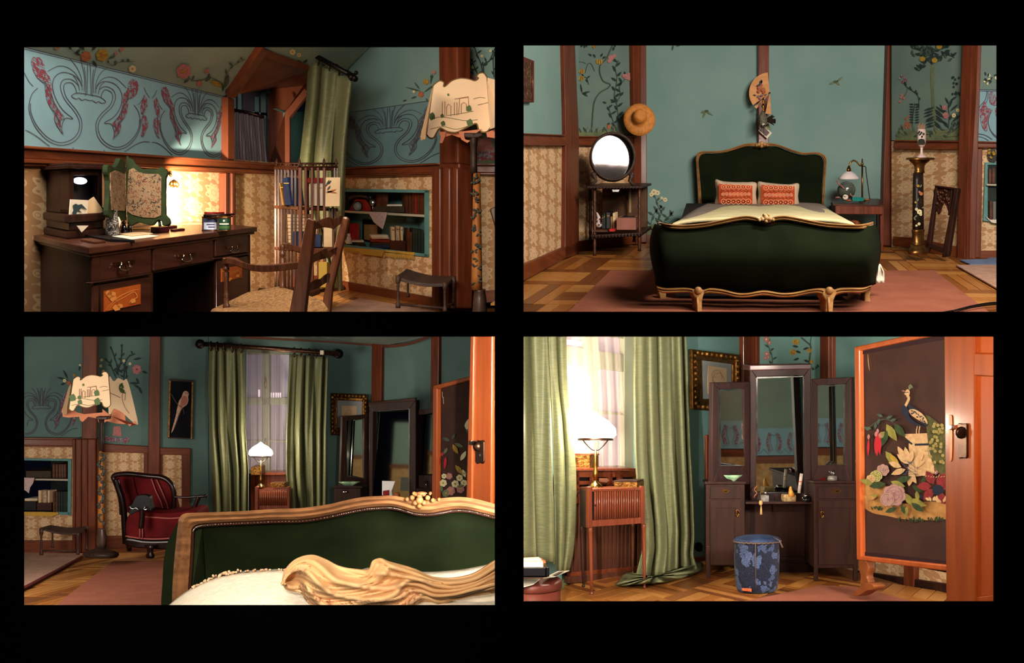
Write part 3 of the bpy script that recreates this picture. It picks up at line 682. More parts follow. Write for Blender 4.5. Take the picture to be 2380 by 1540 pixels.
for i, (x, r, h) in enumerate(((288,8,24),(301,7,22))):
    D_ = on_desk(x, 541).y
    t = Thing('silver_shaker', ['small silver shaker nearest the glazed jug','second silver shaker, just right of the first'][i], 'shaker')
    t.p('body', MB().lathe(x, 541, D_, [(r*.8,541),(r,538),(r*.8,526),(r*.55,520)], hA, n=14), SILV); t.p('cap', MB().lathe(x, 520, D_, [(r*.6,520),(r*.7,517),(r*.35,515-h*.1),(r*.15,512)], hA, n=12), BRASS)
def flatbox(name, label, cat, x, y, w_, d_, h_, m, a=eL, b=eR, pl=DT, bev=.003, group=None, lift=0.0):
    P0 = pl.U(x, y)+Z*lift; return one(name, label, cat, MB().box(P0, along(P0, a, x=x+w_), b*d_, Z*h_), m, bev, group)
flatbox('open_letter', 'cream sheets of paper spread in front of the screen', 'paper', 305, 557, 65, .32, .004, WHITE)
flatbox('pink_letter', 'pinkish letter lying on top of the cream sheets', 'paper', 306, 551, 50, .22, .005, PAPERC, lift=.005)
t = Thing('black_folder', 'long black and blue folder across the desk top', 'folder')
P0 = DT.U(256,562); t.p('cover', MB().box(P0, along(P0, eL*.4-eR*.6+V((0,0,-.05)), x=310) if False else V((.16,-.05,-.012)), V((-.34,.40,.07)), Z*.018), BLK, .004)
flatbox('brown_notebook', 'small brown notebook at the front left desk corner', 'book', 220, 567, 26, .25, .012, BRNB)
for i, (x, y, w_, d_, h_, lb) in enumerate(((364,541,30,.10,.035,'maroon jewellery box nearest the folding screen'),(382,533,30,.08,.02,'flat maroon box behind the jewellery box'),(404,538,26,.06,.014,'slim maroon case lying apart to the right'))):
    flatbox('maroon_box', lb, 'box', x, y, w_, d_, h_, mat('maroon_leather', (92,28,36), (70,22,28), sc=14, rough=.5))
one('brass_hinged_tray', 'low glinting brass tray behind the shakers under the screen', 'tray', MB().box(DT.U(308,534), V((.12,.02,0)), V((-.02,.3,.05)), Z*.012), BRASS, .003)
# paint tins
for i, (x, c_, lb) in enumerate(((488,(70,78,110),'open paint tin with blue and white label at the desk end'),(521,(24,60,44),'open paint tin with dark green label beside the blue one'))):
    D_ = on_desk(x, 536).y-.1*i
    t = Thing('paint_tin', lb, 'tin', 'paint tins on the desk')
    r = 19-3*i
    t.p('can', MB().lathe(x, 536, D_, [(r,536),(r+.8,535),(r,533),(r,505),(r+.8,503),(r-1,503),(r-1,508)], hA, 1.2), mat('tin_metal', (150,100,60), rough=.35, metal=.9))
    lab = MB(); g = D_/F; c = W(x,536,D_); n_ = 9; uy = V(((x-1190)/F,1,hA)).normalized()*1.2
    def arc(y0, y1, r_, a0=-.95, a1=.95):
        vs_ = []
        for j in range(n_):
            a = a0+(a1-a0)*j/(n_-1)
            for yy in (y0, y1): vs_.append(c+Z*((536-yy)*g)+X*(math.sin(a)*r_*g)-uy*(math.cos(a)*r_*g))
        return vs_, [[2*j, 2*j+2, 2*j+3, 2*j+1] for j in range(n_-1)]
    a, b = arc(533.5, 507, r+.3); lab.add(a, b, True); lo = t.p('label', lab, mat('tin_label_%d' % i, c_, rough=.4))
    lab = MB(); a, b = arc(532 if i == 0 else 530, 516 if i == 0 else 524, r+.6, -.8, .9); lab.add(a, b, True); t.p('label_field', lab, mat('tin_label_field_%d' % i, ((196,202,220),(60,92,50))[i], rough=.4), parent=lo)
    lab = MB()
    for k_, (y0, y1, s0, s1) in enumerate(((514,510,-.6,.5),(522,519,-.4,.6),(528,525,-.2,.6)) if i == 0 else ((521,518,-.7,.7),(514,510,-.15,.1))): a, b = arc(y0, y1, r+.9, s0, s1); lab.add(a, b, True)
    t.p('lettering', lab, WHITE if i else mat('label_ink', (60,70,110), rough=.5), parent=lo, label='unreadable printed lines')
D_ = on_desk(505,536).y
for i, (xa, ya, xb, yb, m_) in enumerate(((474,504,544,499,BLK),(478,500,540,504,BRNB),(476,498,520,496,REDB))):
    one('paint_brush', ['longest black paint brush lying across the two tins','brown-handled brush lying across the two tins','short red-handled brush on the left tin'][i], 'brush', MB().tube([W(xa,ya-2,D_-.1), W((xa+xb)/2,(ya+yb)/2-2,D_-.1), W(xb,yb-1.5,D_)], [.012,.007,.006], 8), m_, group='brushes across the tins')

# ---- revolving bookcase
t = Thing('revolving_bookcase', 'tall slatted revolving bookcase beside the green curtain', 'bookcase')
DB = 7.3
bA = V((-.32,.42,.05)); PA = W(692,480,DB)
lft = V((0,0,0))
def face(x0, x1, D0, D1): return vert(x0, D0, x1, D1)
FLf = face(637, 692, DB+.5, DB); FRf = face(692, 787, DB, DB+.55)
cornL = lambda y: FLf.U(638, y); cornF = lambda y: FLf.U(692, y); cornR = lambda y: FRf.U(786, y)
for yl, yf, yr, nm, thk in ((386,387,389,'top_board',.03),(477,480,484,'shelf',.028),(573,576,574,'shelf',.028),(668,676,668,'bottom_board',.03)):
    a, b, c = cornL(yl), cornF(yf), cornR(yr); mb = MB(); mb.ext([a, b, c, a+c-b], Z*-thk); t.p(nm, mb, WOODM, .004)
for x in (638,645,652,660,668,676,684):
    mb = MB(); a = FLf.U(x, 388); b = FLf.U(x, 672); mb.box(b, X*.016, V((0,.02,0)), a-b); t.p('slat', mb, WOODM)
for x, w_ in ((693,.035),(707,.026),(722,.024),(736,.024),(750,.03)):
    mb = MB(); a = FRf.U(x, 389); b = FRf.U(x+1, 672); mb.box(b, X*w_*.8, V((0,.03,0)), a-b); t.p('slat', mb, mat('bookcase_front_slat', (112,60,36), (84,42,24), sc=6, st=(4,4,.7), rough=.45), .003)
for x in (776,782):
    mb = MB(); a = FRf.U(x, 390); b = FRf.U(x, 470); mb.box(b, X*.012, V((0,.02,0)), a-b); t.p('slat', mb, WOODM)
for x in (764,770,777):
    mb = MB(); a = FRf.U(x, 486); b = FRf.U(x, 590); mb.box(b, X*.012, V((0,.02,0)), a-b); t.p('slat', mb, WOODM)
mb = MB(); mb.tube([FLf.U(640,379), FLf.U(692,380), FRf.U(784,380)], .009); mb.tube([FLf.U(640,386), FLf.U(692,387), FRf.U(784,388)], .008)
for k in range(17): x = 644+k*8.2; pl = FLf if x < 692 else FRf; mb.tube([pl.U(x,379), pl.U(x,388)], .006, 6)
t.p('gallery_rail', mb, WOODM)
for x, y in ((643,386),(696,386),(753,385),(781,387)):
    D_ = (FLf if x < 690 else FRf).U(x,y).y; t.p('finial', MB().lathe(x, y, D_-.02, [(3,y),(2,y-6),(3.4,y-10),(2.5,y-13),(1,y-17),(.3,y-19)], hA, n=10), WOODM)
mb = MB(); mb.tube([W(604,674,DB+.2), W(650,680,DB), W(692,690,DB-.05), W(740,676,DB+.1)], [.02,.03,.04,.03]); t.p('base', mb, WOODM)
mb = MB(); mb.lathe(714, 690, DB+.35, [(8,690),(9,684),(5,680),(5,392)], hA, n=12); t.p('centre_post', mb, WOODM)
Pb = flat(DB+.12)
book('navy_book', 'tall navy blue book leaning on the bookcase top shelf', [(656,414),(668,411),(676,476),(662,477)], Pb, V((.09,.12,.01)), BLUEB)
book('ochre_book', 'thin ochre book left of the leaning navy book', [(648,424),(651,424),(660,477),(655,477)], Pb, V((.02,.1,0)), mat('ochre_cover', (196,140,70), rough=.6))
for i, (x0, x1, y0) in enumerate(((714,722,425),(723,731,424),(732,740,426),(741,750,425))):
    book('white_book', 'white paperback behind the bookcase slats, %s of four' % ORD[i], [(x0,y0),(x1,y0),(x1,478),(x0,478)], flat(DB+.34), V((.01,.25,.02)), WHITE, 'white paperbacks in the revolving bookcase')
one('red_folder', 'red folder lying on top of the white paperbacks', 'folder', MB().slab(flat(DB+.33), [(712,413),(750,413),(750,424),(712,424)], .02), REDB)
t = Thing('flower_print_card', 'large cream card with orange and green flower painting', 'card')
PC = flat(DB+.28)
t.p('card', MB().slab(PC, [(757,412),(791,412),(789,479),(756,480)], .01), PAPERC)
mb = MB(); Po = PC.sh(.014)
for x, y, a, l, c_ in ((758,448,20,26,4),(760,444,-10,24,4),(757,446,5,18,4),(760,442,55,14,7),(756,434,60,20,0),(762,428,50,12,1)): mb.m(c_).leaf(Po, x, y, a, l, 4)
t.p('flower_print', mb, MUR)
mb = MB()
for k in range(8): mb.box(W(670-k*.3,563-k*8.4+1,DB+.16), X*.155, V((.02,.2,.03)), Z*.028)
one('letter_stack', 'tall stack of cream paper packs in the middle tier', 'paper stack', mb, PAPERC, .003)
flatbox('blue_box_file', 'blue box file standing in the middle tier', 'box', 680, 573, 32, .1, .13, BLUEB, a=X, b=V((0,1,.17)), pl=flat(DB+.1))
one('blue_box_file', 'darker blue box file behind the second slat', 'box', MB().slab(flat(DB+.3), [(716,542),(745,545),(745,574),(716,574)], .08), BLUEB, .004)
one('cream_box', 'tall cream slip case at the right of the middle tier', 'box', MB().slab(flat(DB+.36), [(752,520),(772,522),(772,574),(752,574)], .1), PAPERC, .004)
for i, (q, m_, lb) in enumerate((([(677,617),(700,617),(700,640),(677,640)], PINK, 'pink box on the lowest tier'), ([(675,640),(700,640),(699,668),(675,668)], mat('coral_box', (214,112,80), rough=.7), 'coral box under the pink one'), ([(704,615),(720,615),(720,645),(704,645)], WHITE, 'white box behind the chair back'), ([(740,608),(760,608),(760,668),(740,668)], mat('yellow_cover', (190,150,60), rough=.7), 'yellow folder in the lowest tier'))):
    one('storage_box', lb, 'box', MB().slab(flat(DB+.28), q, .12), m_, .005)

# ---- armchair
t = Thing('ladder_back_armchair', 'brown ladder-back armchair with rush seat in front of the desk', 'chair')
D1, D2 = 4.15, 4.75
P1 = flat(D1); P2 = flat(D2)
mb = MB(); mb.slab(P1, [(711,508),(718,505),(732,511),(730,524),(708,724),(706,746),(670,746),(672,724)], .06, -.03); t.p('back_post', mb, WOODM, .015)
mb = MB(); mb.slab(P2, [(797,500),(812,505),(808,522),(772,672),(766,745),(744,745),(750,690),(783,540)], .05, -.03); t.p('back_post', mb, WOODM, .015)
def slat(L1, R1, L2, R2, tops, bots):
    # a curved ladder slat between the two posts
    mb = MB(); n = len(tops); vs_ = []
    for i, (tp, bt) in enumerate(zip(tops, bots)):
        u = i/(n-1); D = D1+(D2-D1)*u+.07*math.sin(math.pi*u); vs_ += [W(tp[0],tp[1],D), W(bt[0],bt[1],D), W(bt[0],bt[1],D+.025), W(tp[0],tp[1],D+.025)]
    fs = []
    for i in range(n-1):
        a = 4*i; b = a+4
        for j in range(4): fs.append([a+j, a+(j+1)%4, b+(j+1)%4, b+j])
    fs += [[3,2,1,0],[4*n-4,4*n-3,4*n-2,4*n-1]]
    return mb.add(vs_, fs)
t.p('ladder_slat', slat(0,0,0,0, [(731,512),(738,514),(750,508),(764,504),(776,507),(784,504),(796,499)], [(727,530),(736,532),(752,528),(768,530),(776,533),(784,526),(794,518)]), WOODM, .008)
t.p('ladder_slat', slat(0,0,0,0, [(722,592),(730,590),(745,582),(757,576),(764,582),(776,576),(788,571)], [(718,612),(728,610),(742,604),(758,600),(768,600),(776,590),(784,588)]), WOODM, .008)
t.p('ladder_slat', slat(0,0,0,0, [(714,664),(722,656),(734,648),(744,648),(752,640),(762,634),(770,636)], [(706,682),(716,678),(728,674),(740,670),(750,662),(760,656),(766,652)]), WOODM, .008)
def arm(tops, Ds, w_, th_):
    mb = MB(); rs = []
    for i, (x, y, D) in enumerate(tops):
        ww = w_[i] if isinstance(w_, list) else w_
        c = W(x, y, D); dn = Z*-th_; b = V((-.02,ww,ww*.12)); rs.append([c-b, c+b, c+b+dn, c-b+dn])
    return mb.rings(rs, smooth=False)
t.p('armrest', arm([(519,600,4.9),(530,597,4.88),(548,600,4.82),(562,607,4.75),(578,613,4.65),(605,616,4.5),(640,614,4.35),(670,610,4.25),(698,607,4.15)], 0, [.04,.09,.09,.06,.04,.035,.035,.035,.03], .035), WOODM, .008)
t.p('armrest', arm([(659,564,5.6),(668,565,5.5),(680,569,5.4),(700,575,5.3),(740,577,5.0),(770,575,4.8)], 0, [.05,.08,.05,.04,.04,.03], .035), WOODM, .008)
def turned(x, yt, yb, D, r, x2=None):
    pr = []; 
    for f, k in ((0,.8),(.02,1),(.06,.9),(.1,.7),(.11,1.05),(.15,1.1),(.17,.6),(.19,1),(.4,.85),(.55,.75),(.57,1.1),(.6,.7),(.62,1),(.7,.8),(.72,1.2),(.8,1.25),(.86,.8),(1,.9)): pr.append((r*k, yb-(yb-yt)*(1-f)))
    pr = [(a, b) for a, b in pr][::-1]
    return MB().lathe(x, yb, D, pr, hA, 1.1, 14)
t.p('front_leg', turned(526, 606, 747, 4.9, 7), WOODM); t.p('front_leg', turned(656, 568, 740, 5.55, 6), WOODM)
seat = [W(492,722,4.95), W(575,682,5.5), W(650,668,5.7), W(748,700,4.8), W(764,722,4.55), W(715,745,4.1), W(540,745,4.4)]
mb = MB(); c = sum(seat, V((0,0,0)))/7
n_ = len(seat); rr = []
for k, (s_, dz) in enumerate(((1,-.04),(1.03,-.015),(1,.01),(.8,.016),(.4,.004),(.05,-.004))): rr.append([c+(p-c)*s_+Z*dz for p in seat])
mb.rings(rr, smooth=False); t.p('rush_seat', mb, RUSH, .008)

# ---- niche with its contents
t = Struct('niche_shelving', MB().slab(AR, [(786,438),(994,441),(994,448),(786,445)], .03, .02).slab(AR, [(986,441),(994,441),(994,597),(986,596)], .03, .02).slab(AR, [(786,566),(994,590),(994,597),(786,573)], .03, .02), mat('niche_frame_paint', (96,142,138), (80,124,122), sc=4, rough=.6), .003)
ND = V((-.16,.62,.105))
q = [AR.U(x, y) for x, y in NQ]; qb = [p+ND for p in q]
mb = MB(); mb.poly(qb); mb.poly([q[0], q[1], qb[1], qb[0]]); mb.poly([q[1], q[2], qb[2], qb[1]]); mb.poly([q[3], q[2], qb[2], qb[3]]); mb.poly([q[0], q[3], qb[3], qb[0]])
o = t.p('niche_lining', mb, TEALD)
a, b = AR.U(786,488,.01), AR.U(988,499,.01); mb = MB(); mb.ext([a, b, b+ND, a+ND], Z*-.024); t.p('shelf_board', mb, mat('white_shelf_edge', (176,166,146), rough=.6), .002)
def nb(x0, y0, x1, y1, back, th_, m_, name, label, cat='book', tilt=0, group=None):
    """block standing in the niche, front face set back from the wall plane"""
    pl = AR.sh(-back)
    q_ = [(x0+tilt,y0),(x1+tilt,y0),(x1,y1),(x0,y1)]
    if cat == 'book' and x1-x0 < 14 and y1-y0 > 20: return book(name, label, q_, pl, ND.normalized()*th_, m_, group)
    return one(name, label, cat, MB().ext([pl.U(*p) for p in q_], ND.normalized()*th_), m_, .003, group)
shY = lambda x: 488+(x-786)*.055; flY = lambda x: 571+(x-790)*.105
for i, x in enumerate((792,797,802,807)): nb(x, 449, x+4.5, shY(x)-2, .05, .3, (REDB,WHITE,GRNB,BLK)[i], 'upright_book', ('thin red book at the left end of the top niche shelf','white-lettered book beside the thin red one','dark green book left of the red telephone','black book left of the red telephone')[i])
t = Thing('red_rotary_telephone', 'red rotary telephone with black handset on the niche shelf', 'telephone')
pl = AR.sh(-.05)
t.p('body', MB().ext([pl.U(*p) for p in ((812,491),(814,482),(820,472),(826,462),(850,463),(857,472),(862,482),(864,492))], V((-.04,.22,.03))), REDB, .012)
mb = MB(); c = AR.U(831,479,.0); mb.blob(c, .05,.02,.05, 20, 8); t.p('dial', mb, mat('dial_metal', (130,130,126), (84,84,80), sc=20, rough=.4)); mb = MB(); mb.tube([c+V((math.cos(k*.5236)*.052,0,math.sin(k*.5236)*.052)) for k in range(13)], .008, 6); t.p('dial_ring', mb, BLK)
mb = MB(); mb.tube([AR.U(817,460,-.05), AR.U(822,456,-.05), AR.U(838,454,-.05), AR.U(856,456,-.05), AR.U(864,462,-.05)], [.04,.03,.022,.03,.04], 10); t.p('handset', mb, BLK)
t = Thing('round_clock', 'small round silver clock beside the red telephone', 'clock')
c = AR.U(866,470,-.02); mb = MB(); mb.blob(c, .032,.02,.04, 18, 8); t.p('case', mb, SILV); mb = MB(); mb.blob(c-AR.n*-.016, .022,.012,.028, 16, 6); t.p('face', mb, mat('clock_face_dark', (70,64,56), rough=.4)); mb = MB(); mb.tube([c+V((0,0,-.035)), AR.U(867,490,-.03)], .006); t.p('stand', mb, SILV)
nb(875, 450, 902, 481, .08, .2, BRNB, 'wooden_box', 'upright brown box standing on the flat book', 'box')
nb(868, 480, 940, 493, .03, .3, mat('grey_brown_cover', (72,58,44), (52,42,34), sc=9, rough=.7), 'large_flat_book', 'large grey-brown book lying flat on the niche shelf', 'book')
nb(900, 475, 935, 479, .06, .2, WHITE, 'open_booklet', 'thin pale booklet on top of the flat book', 'book')
for i, x in enumerate((942,950,958,964,970,976,981)): nb(x, 446+i*.4, x+(7 if i < 2 else 5.4), shY(x)-1.5, .05, .3, BRNB if i < 3 else (REDB if i == 3 else BRNB), 'leather_volume', 'brown leather volume with ribbed spine on the top niche shelf, %s' % ORD[i], group='leather volumes on the top niche shelf')
# handkerchief
t = one('spotted_handkerchief', 'white spotted handkerchief hanging over the niche shelf', 'cloth', MB().slab(AR, [(859,492),(898,493),(896,505),(893,516),(888,532),(878,524),(868,516),(863,506),(858,498)], .01, .03), vor('spotted_cotton', (196,168,166), [(80,40,60),(196,168,166),(120,60,70)], sc=40, thr=.25), .003)
nb(812, 519, 835, flY(812)-6, .12, .1, REDB, 'red_box', 'red box standing at the left of the lower niche shelf', 'box')
t = Thing('porcelain_figurine', 'small white porcelain figurine in front of the red box', 'figurine'); c = AR.U(811,556,-.02); mb = MB(); mb.blob(c-Z*-.0, .03,.03,.045); mb.blob(c+Z*.05, .02,.02,.022); t.p('figure', mb, mat('porcelain', (214,196,190), rough=.2)); t.p('base', MB().lathe(811, 566, c.y, [(8,566),(8,563),(6,562)], hA), WHITE)
t = Thing('dark_picture_frame', 'dark framed cream picture leaning in the lower niche', 'picture frame')
pl = AR.sh(-.28); t.p('frame', MB().slab(pl, [(842,509),(885,511),(885,566),(842,560)], .02), BLK, .003); t.p('picture', MB().slab(pl, [(846,521),(877,522),(877,560),(846,556)], .004, .02), mat('faded_print', (168,128,80), (140,104,60), sc=8, rough=.7))
nb(888, 508, 950, 560, .3, .1, mat('dark_chair_leather', (50,28,20), (34,18,14), sc=9, rough=.45), 'leather_case', 'large dark leather case standing at the back of the lower niche', 'case')
for i, (x0, x1, y0, y1, m_) in enumerate(((862,902,546,551,WHITE),(864,904,551,555,PAPERC),(862,884,556,562,REDB),(883,906,557,563,REDB),(864,906,563,569,BLK),(862,905,569,576,BLUEB))):
    nb(x0, y0, x1, y1, .04, .18, m_, 'stacked_book', ('white booklet topmost of the central niche pile','cream book second from top of the central niche pile','red book at the left in the central niche pile','red book at the right in the central niche pile','black book low in the central niche pile','navy book at the bottom of the central niche pile')[i])
for i in range(4): nb(800-i, 559+i*4.2, 846+i*2, 562.6+i*4.2, .05, .2, (WHITE,BLK,GRNB,BLK)[i], 'flat_book', ('thin white book topmost of the left niche pile','black book second in the left niche pile','dark green book third in the left niche pile','black book at the bottom of the left niche pile')[i])
nb(906, 560, 943, 584, .03, .2, mat('mahogany_box', (54,20,16), rough=.35), 'mahogany_box', 'small dark mahogany box carrying three upright books', 'box')
for i, (x, w_, m_) in enumerate(((910,8,PAPERC),(921,8,vor('floral_spine',(206,180,150),[(150,60,50),(60,60,50),(206,180,150)],sc=60)),(932,5,PAPERC))): nb(x, 527-2*(i==1), x+w_, 559, .04, .12, m_, 'upright_book', ('cream book leaning at the left on the mahogany box','flowered book in the middle on the mahogany box','thin cream book at the right on the mahogany box')[i], tilt=-1)
for i, (x, y0) in enumerate(((946,531),(952,539),(959,531),(965,532),(972,533),(979,534))): nb(x, y0, x+5.6, flY(x)-3, .04, .25, (BRNB,BRNB,GRNB,GRNB,GRNB,GRNB)[i], 'old_volume', 'old dark volume on the lower niche shelf, %s' % ORD[i], group='old volumes on the lower niche shelf')
t = Thing('fringed_runner', 'yellow fringed cloth strip hanging from the niche sill', 'cloth')
YC = vor('mustard_weave', (196,150,60), [(210,170,84),(120,90,40),(196,150,60)], sc=50, thr=.3)
t.p('cloth', MB().slab(AR, [(796,574),(962,586),(961,592),(890,584),(886,596),(838,590),(836,584),(796,580)], .012, .052), YC)
for k in range(26):
    x = 893+k*2.7; y = 586+(x-893)*.09; mb = MB(); mb.tube([AR.U(x,y,.065), AR.U(x+.4,y+10+random.uniform(-1,2),.062)], [.004,.006], 5); t.p('fringe_tassel', mb, YC)
for k in range(12):
    x = 804+k*2.6; y = 578+(x-804)*.06; mb = MB(); mb.tube([AR.U(x,y,.065), AR.U(x+.4,y+8,.062)], [.004,.006], 5); t.p('fringe_tassel', mb, YC)
# ---- stool
def stool(t, pts, legs, m_top, fl, D, ez, ht_px):
    rows = 9; ss = []
    for j in range(rows):
        v = j/(rows-1)
        r = []
        for i in range(9):
            u = i/8; a = tuple(pts[0][k]*(1-u)+pts[1][k]*u for k in (0,1)); b = tuple(pts[3][k]*(1-u)+pts[2][k]*u for k in (0,1))
            x = a[0]*(1-v)+b[0]*v; y = a[1]*(1-v)+b[1]*v+ht_px*math.sin(math.pi*u); r.append(W(x, y, D[0]*(1-v)+D[1]*v+(.25*u if False else 0)))
        ss.append(r)
    for j in range(rows-1):
        mb = MB(); a = [p for p in ss[j]]; b = [p+(q_-p)*.86 for p, q_ in zip(ss[j], ss[j+1])]
        n = 9; vs_ = a+b+[p-Z*.03 for p in a]+[p-Z*.03 for p in b]
        fs = []
        for i in range(n-1): fs += [[i,i+1,n+i+1,n+i],[2*n+i,3*n+i,3*n+i+1,2*n+i+1],[i,2*n+i,2*n+i+1,i+1],[n+i,n+i+1,3*n+i+1,3*n+i]]
        fs += [[0,n,3*n,2*n],[n-1,3*n-1,4*n-1,2*n-1]]
        mb.add(vs_, fs); t.p('seat_slat', mb, m_top, .004)
    for (x, yt, yb, Dl) in legs:
        h_ = yb-yt; pr = [(7.5,yb),(7,yb-h_*.1),(5.5,yb-h_*.12),(4,yb-h_*.2),(4,yb-h_*.45),(3.4,yb-h_*.62),(4.6,yb-h_*.68),(3.6,yb-h_*.72),(6.5,yb-h_*.78),(7.5,yb-h_*.84),(7.5,yt)]
        pr = [(r*h_/92.0, y) for r, y in pr]; t.p('leg', MB().lathe(x, yb, Dl, pr, ez, 1.1, 10), m_top)
SG = mat('grey_brown_oak_slats', (74,52,42), (52,36,30), sc=8, st=(1,4,4), rough=.5, bump=.2)
t = Thing('slatted_footstool', 'low dark footstool with curved slatted seat under the niche', 'stool')
Ds = 7.35
stool(t, [(945,624),(1058,640),(1040,658),(920,642)], [(925,640,715,Ds),(1034,655,724,Ds-.1),(948,632,690,Ds+.6),(1054,642,716,Ds+.35)], SG, None, (Ds+.55,Ds), hA, 7)
mb = MB(); mb.tube([W(930,707,Ds), W(1032,716,Ds-.1)], .012); mb.tube([W(1034,712,Ds-.1), W(1054,705,Ds+.35)], .012); t.p('stretcher', mb, SG)
# ---- rug
one('patterned_rug', 'pale pink patterned rug before the niche', 'rug', MB().slab(FA, [(722,746),(762,722),(835,692),(1010,722),(1050,746)], .012, .012), vor('rose_rug', (186,146,124), [(176,136,116),(140,100,84),(190,150,128)], sc=7, thr=.12, rough=.95))
# ---- floor lamp with painted shade
def painted_shade(t, panels, pl_list, trim=BRASS, sc=1.0):
    pass
SHD = mat('painted_parchment', (222,190,150), (214,176,140), sc=2.2, rough=.8, emit=(222,186,146), es=.32)
SHD2 = mat('shade_side_parchment', (196,160,116), rough=.8, emit=(190,150,110), es=.12)
SHIN = mat('shade_inner_rose', (196,124,92), rough=.85, emit=(190,110,80), es=.12)
ARCH = mat('shade_arch_ink', (146,104,86), rough=.8); GREY = mat('shade_hill_line', (120,118,90), rough=.8)
def shade(t, T_, D, k):
    """T_: maps shade design pixels to this picture; k depth scale"""
    front = [(1006,200),(1012,194),(1022,188),(1032,192),(1031,201),(1036,200),(1050,188),(1070,182),(1090,184),(1104,188),(1112,182),(1108,178),(1113,171),(1124,170),(1132,180)]
    bott = [(1140,296),(1132,306),(1120,307),(1112,300),(1108,288),(1098,290),(1078,300),(1060,308),(1040,306),(1024,298),(1016,306),(1008,320),(998,320),(991,312)]
    P_ = vert(T_(990,0)[0], D-.04*k, T_(1136,0)[0], D)
    P_.n = (P_.n+V((0,0,.28))).normalized()
    mb = MB(); mb.slab(P_, [T_(*p) for p in cr(front, 2)+cr(bott, 2)], .01*k); o = t.p('shade_panel', mb, SHD)
    pr = MB(); Po = P_.sh(.016*k)
    for pts in ([(1028,272),(1028,236),(1034,236),(1034,272)],[(1038,270),(1038,248),(1042,242),(1048,246),(1048,270)],[(1056,268),(1056,238),(1062,238),(1062,268)],[(1066,266),(1068,228),(1088,224),(1090,256)],[(1072,264),(1072,242),(1078,238),(1084,242),(1084,258)],[(1056,230),(1088,226)]): pr.m(0).line(Po, [T_(*p) for p in pts], 1.4*k if k < 1 else 1.4, .001)
    for pts in ([(1000,280),(1020,272),(1045,274),(1080,280),(1110,278)],[(1040,268),(1070,264),(1100,258)],[(1100,230),(1115,226),(1128,228)],[(1110,244),(1135,238)],[(1000,300),(1030,294),(1062,300),(1100,288)]): pr.m(1).line(Po, [T_(*p) for p in cr(pts, 4)], 1.2, .001)
    for x, y, r in ((1004,270,7),(1090,252,6),(1030,287,5),(1092,285,7),(1028,269,4),(1042,220,2.5)):
        a = T_(x, y); r = r*(1 if k > .99 else .66); pr.m(2).disc(Po, a[0], a[1], r, r*1.1, .0015, 9, .25)
    t.p('painted_landscape', pr, [ARCH, GREY, mat('shade_tree_green', (98,116,76), rough=.8)], parent=o)
    mb = MB(); q = [P_.U(*T_(*p), .008) for p in cr(front, 3)+cr(bott, 3)]; q.append(q[0]); mb.tube(q, .007*k, 6); t.p('trim_cord', mb, mat('olive_gold_cord', (120,92,56), rough=.7), parent=o)
    return P_
PTc = lambda x, y: (x, y)
DLm = 7.15
t = Thing('painted_floor_lamp', 'floor lamp with scalloped landscape-painted shade, column wrapped in vine carving', 'floor lamp')
Psh = shade(t, PTc, DLm-.1, 1.0)
mb = MB(); mb.ext([Psh.U(1131,180), W(1176,192,DLm+.15), W(1176,290,DLm+.1), W(1148,296,DLm), Psh.U(1138,300)], V((0,.01,0))); t.p('shade_panel', mb, SHD)
mb = MB(); mb.ext([W(1008,198,DLm-.1), W(1004,206,DLm+.25), W(977,318,DLm+.3), W(979,326,DLm+.3), W(989,322,DLm-.1), W(990,300,DLm-.12)], V((0,.01,0))); t.p('shade_panel', mb, SHD2)
mb = MB(); 
for q_ in ([(980,302),(990,300),(988,318),(984,326),(978,322)], [(1020,306),(1036,306),(1034,318),(1028,332),(1022,332),(1024,318)], [(1066,306),(1120,300),(1090,320),(1094,326),(1086,332),(1072,324)], [(1130,308),(1176,290),(1176,316),(1150,321),(1132,318)]): mb.ext([W(x,y,DLm+.35) for x, y in q_], V((0,.01,0)))
mb.ext([W(1034,304,DLm+.4), W(1066,300,DLm+.4), W(1070,320,DLm+.4), W(1050,313,DLm+.4), W(1034,318,DLm+.4)], V((0,.01,0)))
t.p('shade_inside', mb, SHIN, stuff=True)
t.p('cap', MB().slab(flat(DLm), [(1078,308),(1122,308),(1121,316),(1110,320),(1088,320),(1079,318)], .1, -.05), WOODD, .008)
DKW = mat('lamp_column_dark', (52,36,28), (38,26,20), sc=20, rough=.5, bump=.3)
t.p('column_upper', MB().lathe(1101,402,DLm,[(8.5,402),(8,380),(7.5,342),(8.5,340),(9.5,325),(11,318),(12,312)], hA), DKW)
COLM = mat('painted_ochre_column', (160,100,44), (142,84,38), sc=6, rough=.5)
t.p('column', MB().lathe(1108,672,DLm,[(13,672),(12.5,640),(11.5,560),(9.5,470),(8.5,402)], hA), COLM)
mb = MB()
for i in range(34):
    y = 408+i*7.9+random.uniform(-3,3); u = 4+.5*math.sin(i*1.7)*1; x = 1104+(y-402)*.024+7.5*math.sin(i*1.9); Dv = DLm-.045
    c = W(x, y, Dv); 
    if i % 5 < 3:
        for k in range(3): mb.blob(c+V((random.uniform(-.02,.02),-.004,random.uniform(-.02,.02))),   .010, .006, .016, 7, 5, random.random()*3)
t.p('vine_carving', mb, mat('vine_dark_green', (44,46,42), (60,62,56), sc=20, rough=.6), stuff=True)
t.p('base', MB().lathe(1115,738,DLm,[(16,738),(17,720),(15,690),(12.5,676),(13.5,672)], hA), mat('lamp_base_grey_wood', (72,52,44), (52,36,32), sc=9, rough=.4, coat=.2))
t = Thing('carved_armchair', 'edge of a brown armchair back at the right of the niche room', 'chair')
t.p('back_frame', MB().slab(flat(7.9), [(1138,486),(1146,481),(1160,480),(1160,545),(1150,526)], .08), WOODM, .01)

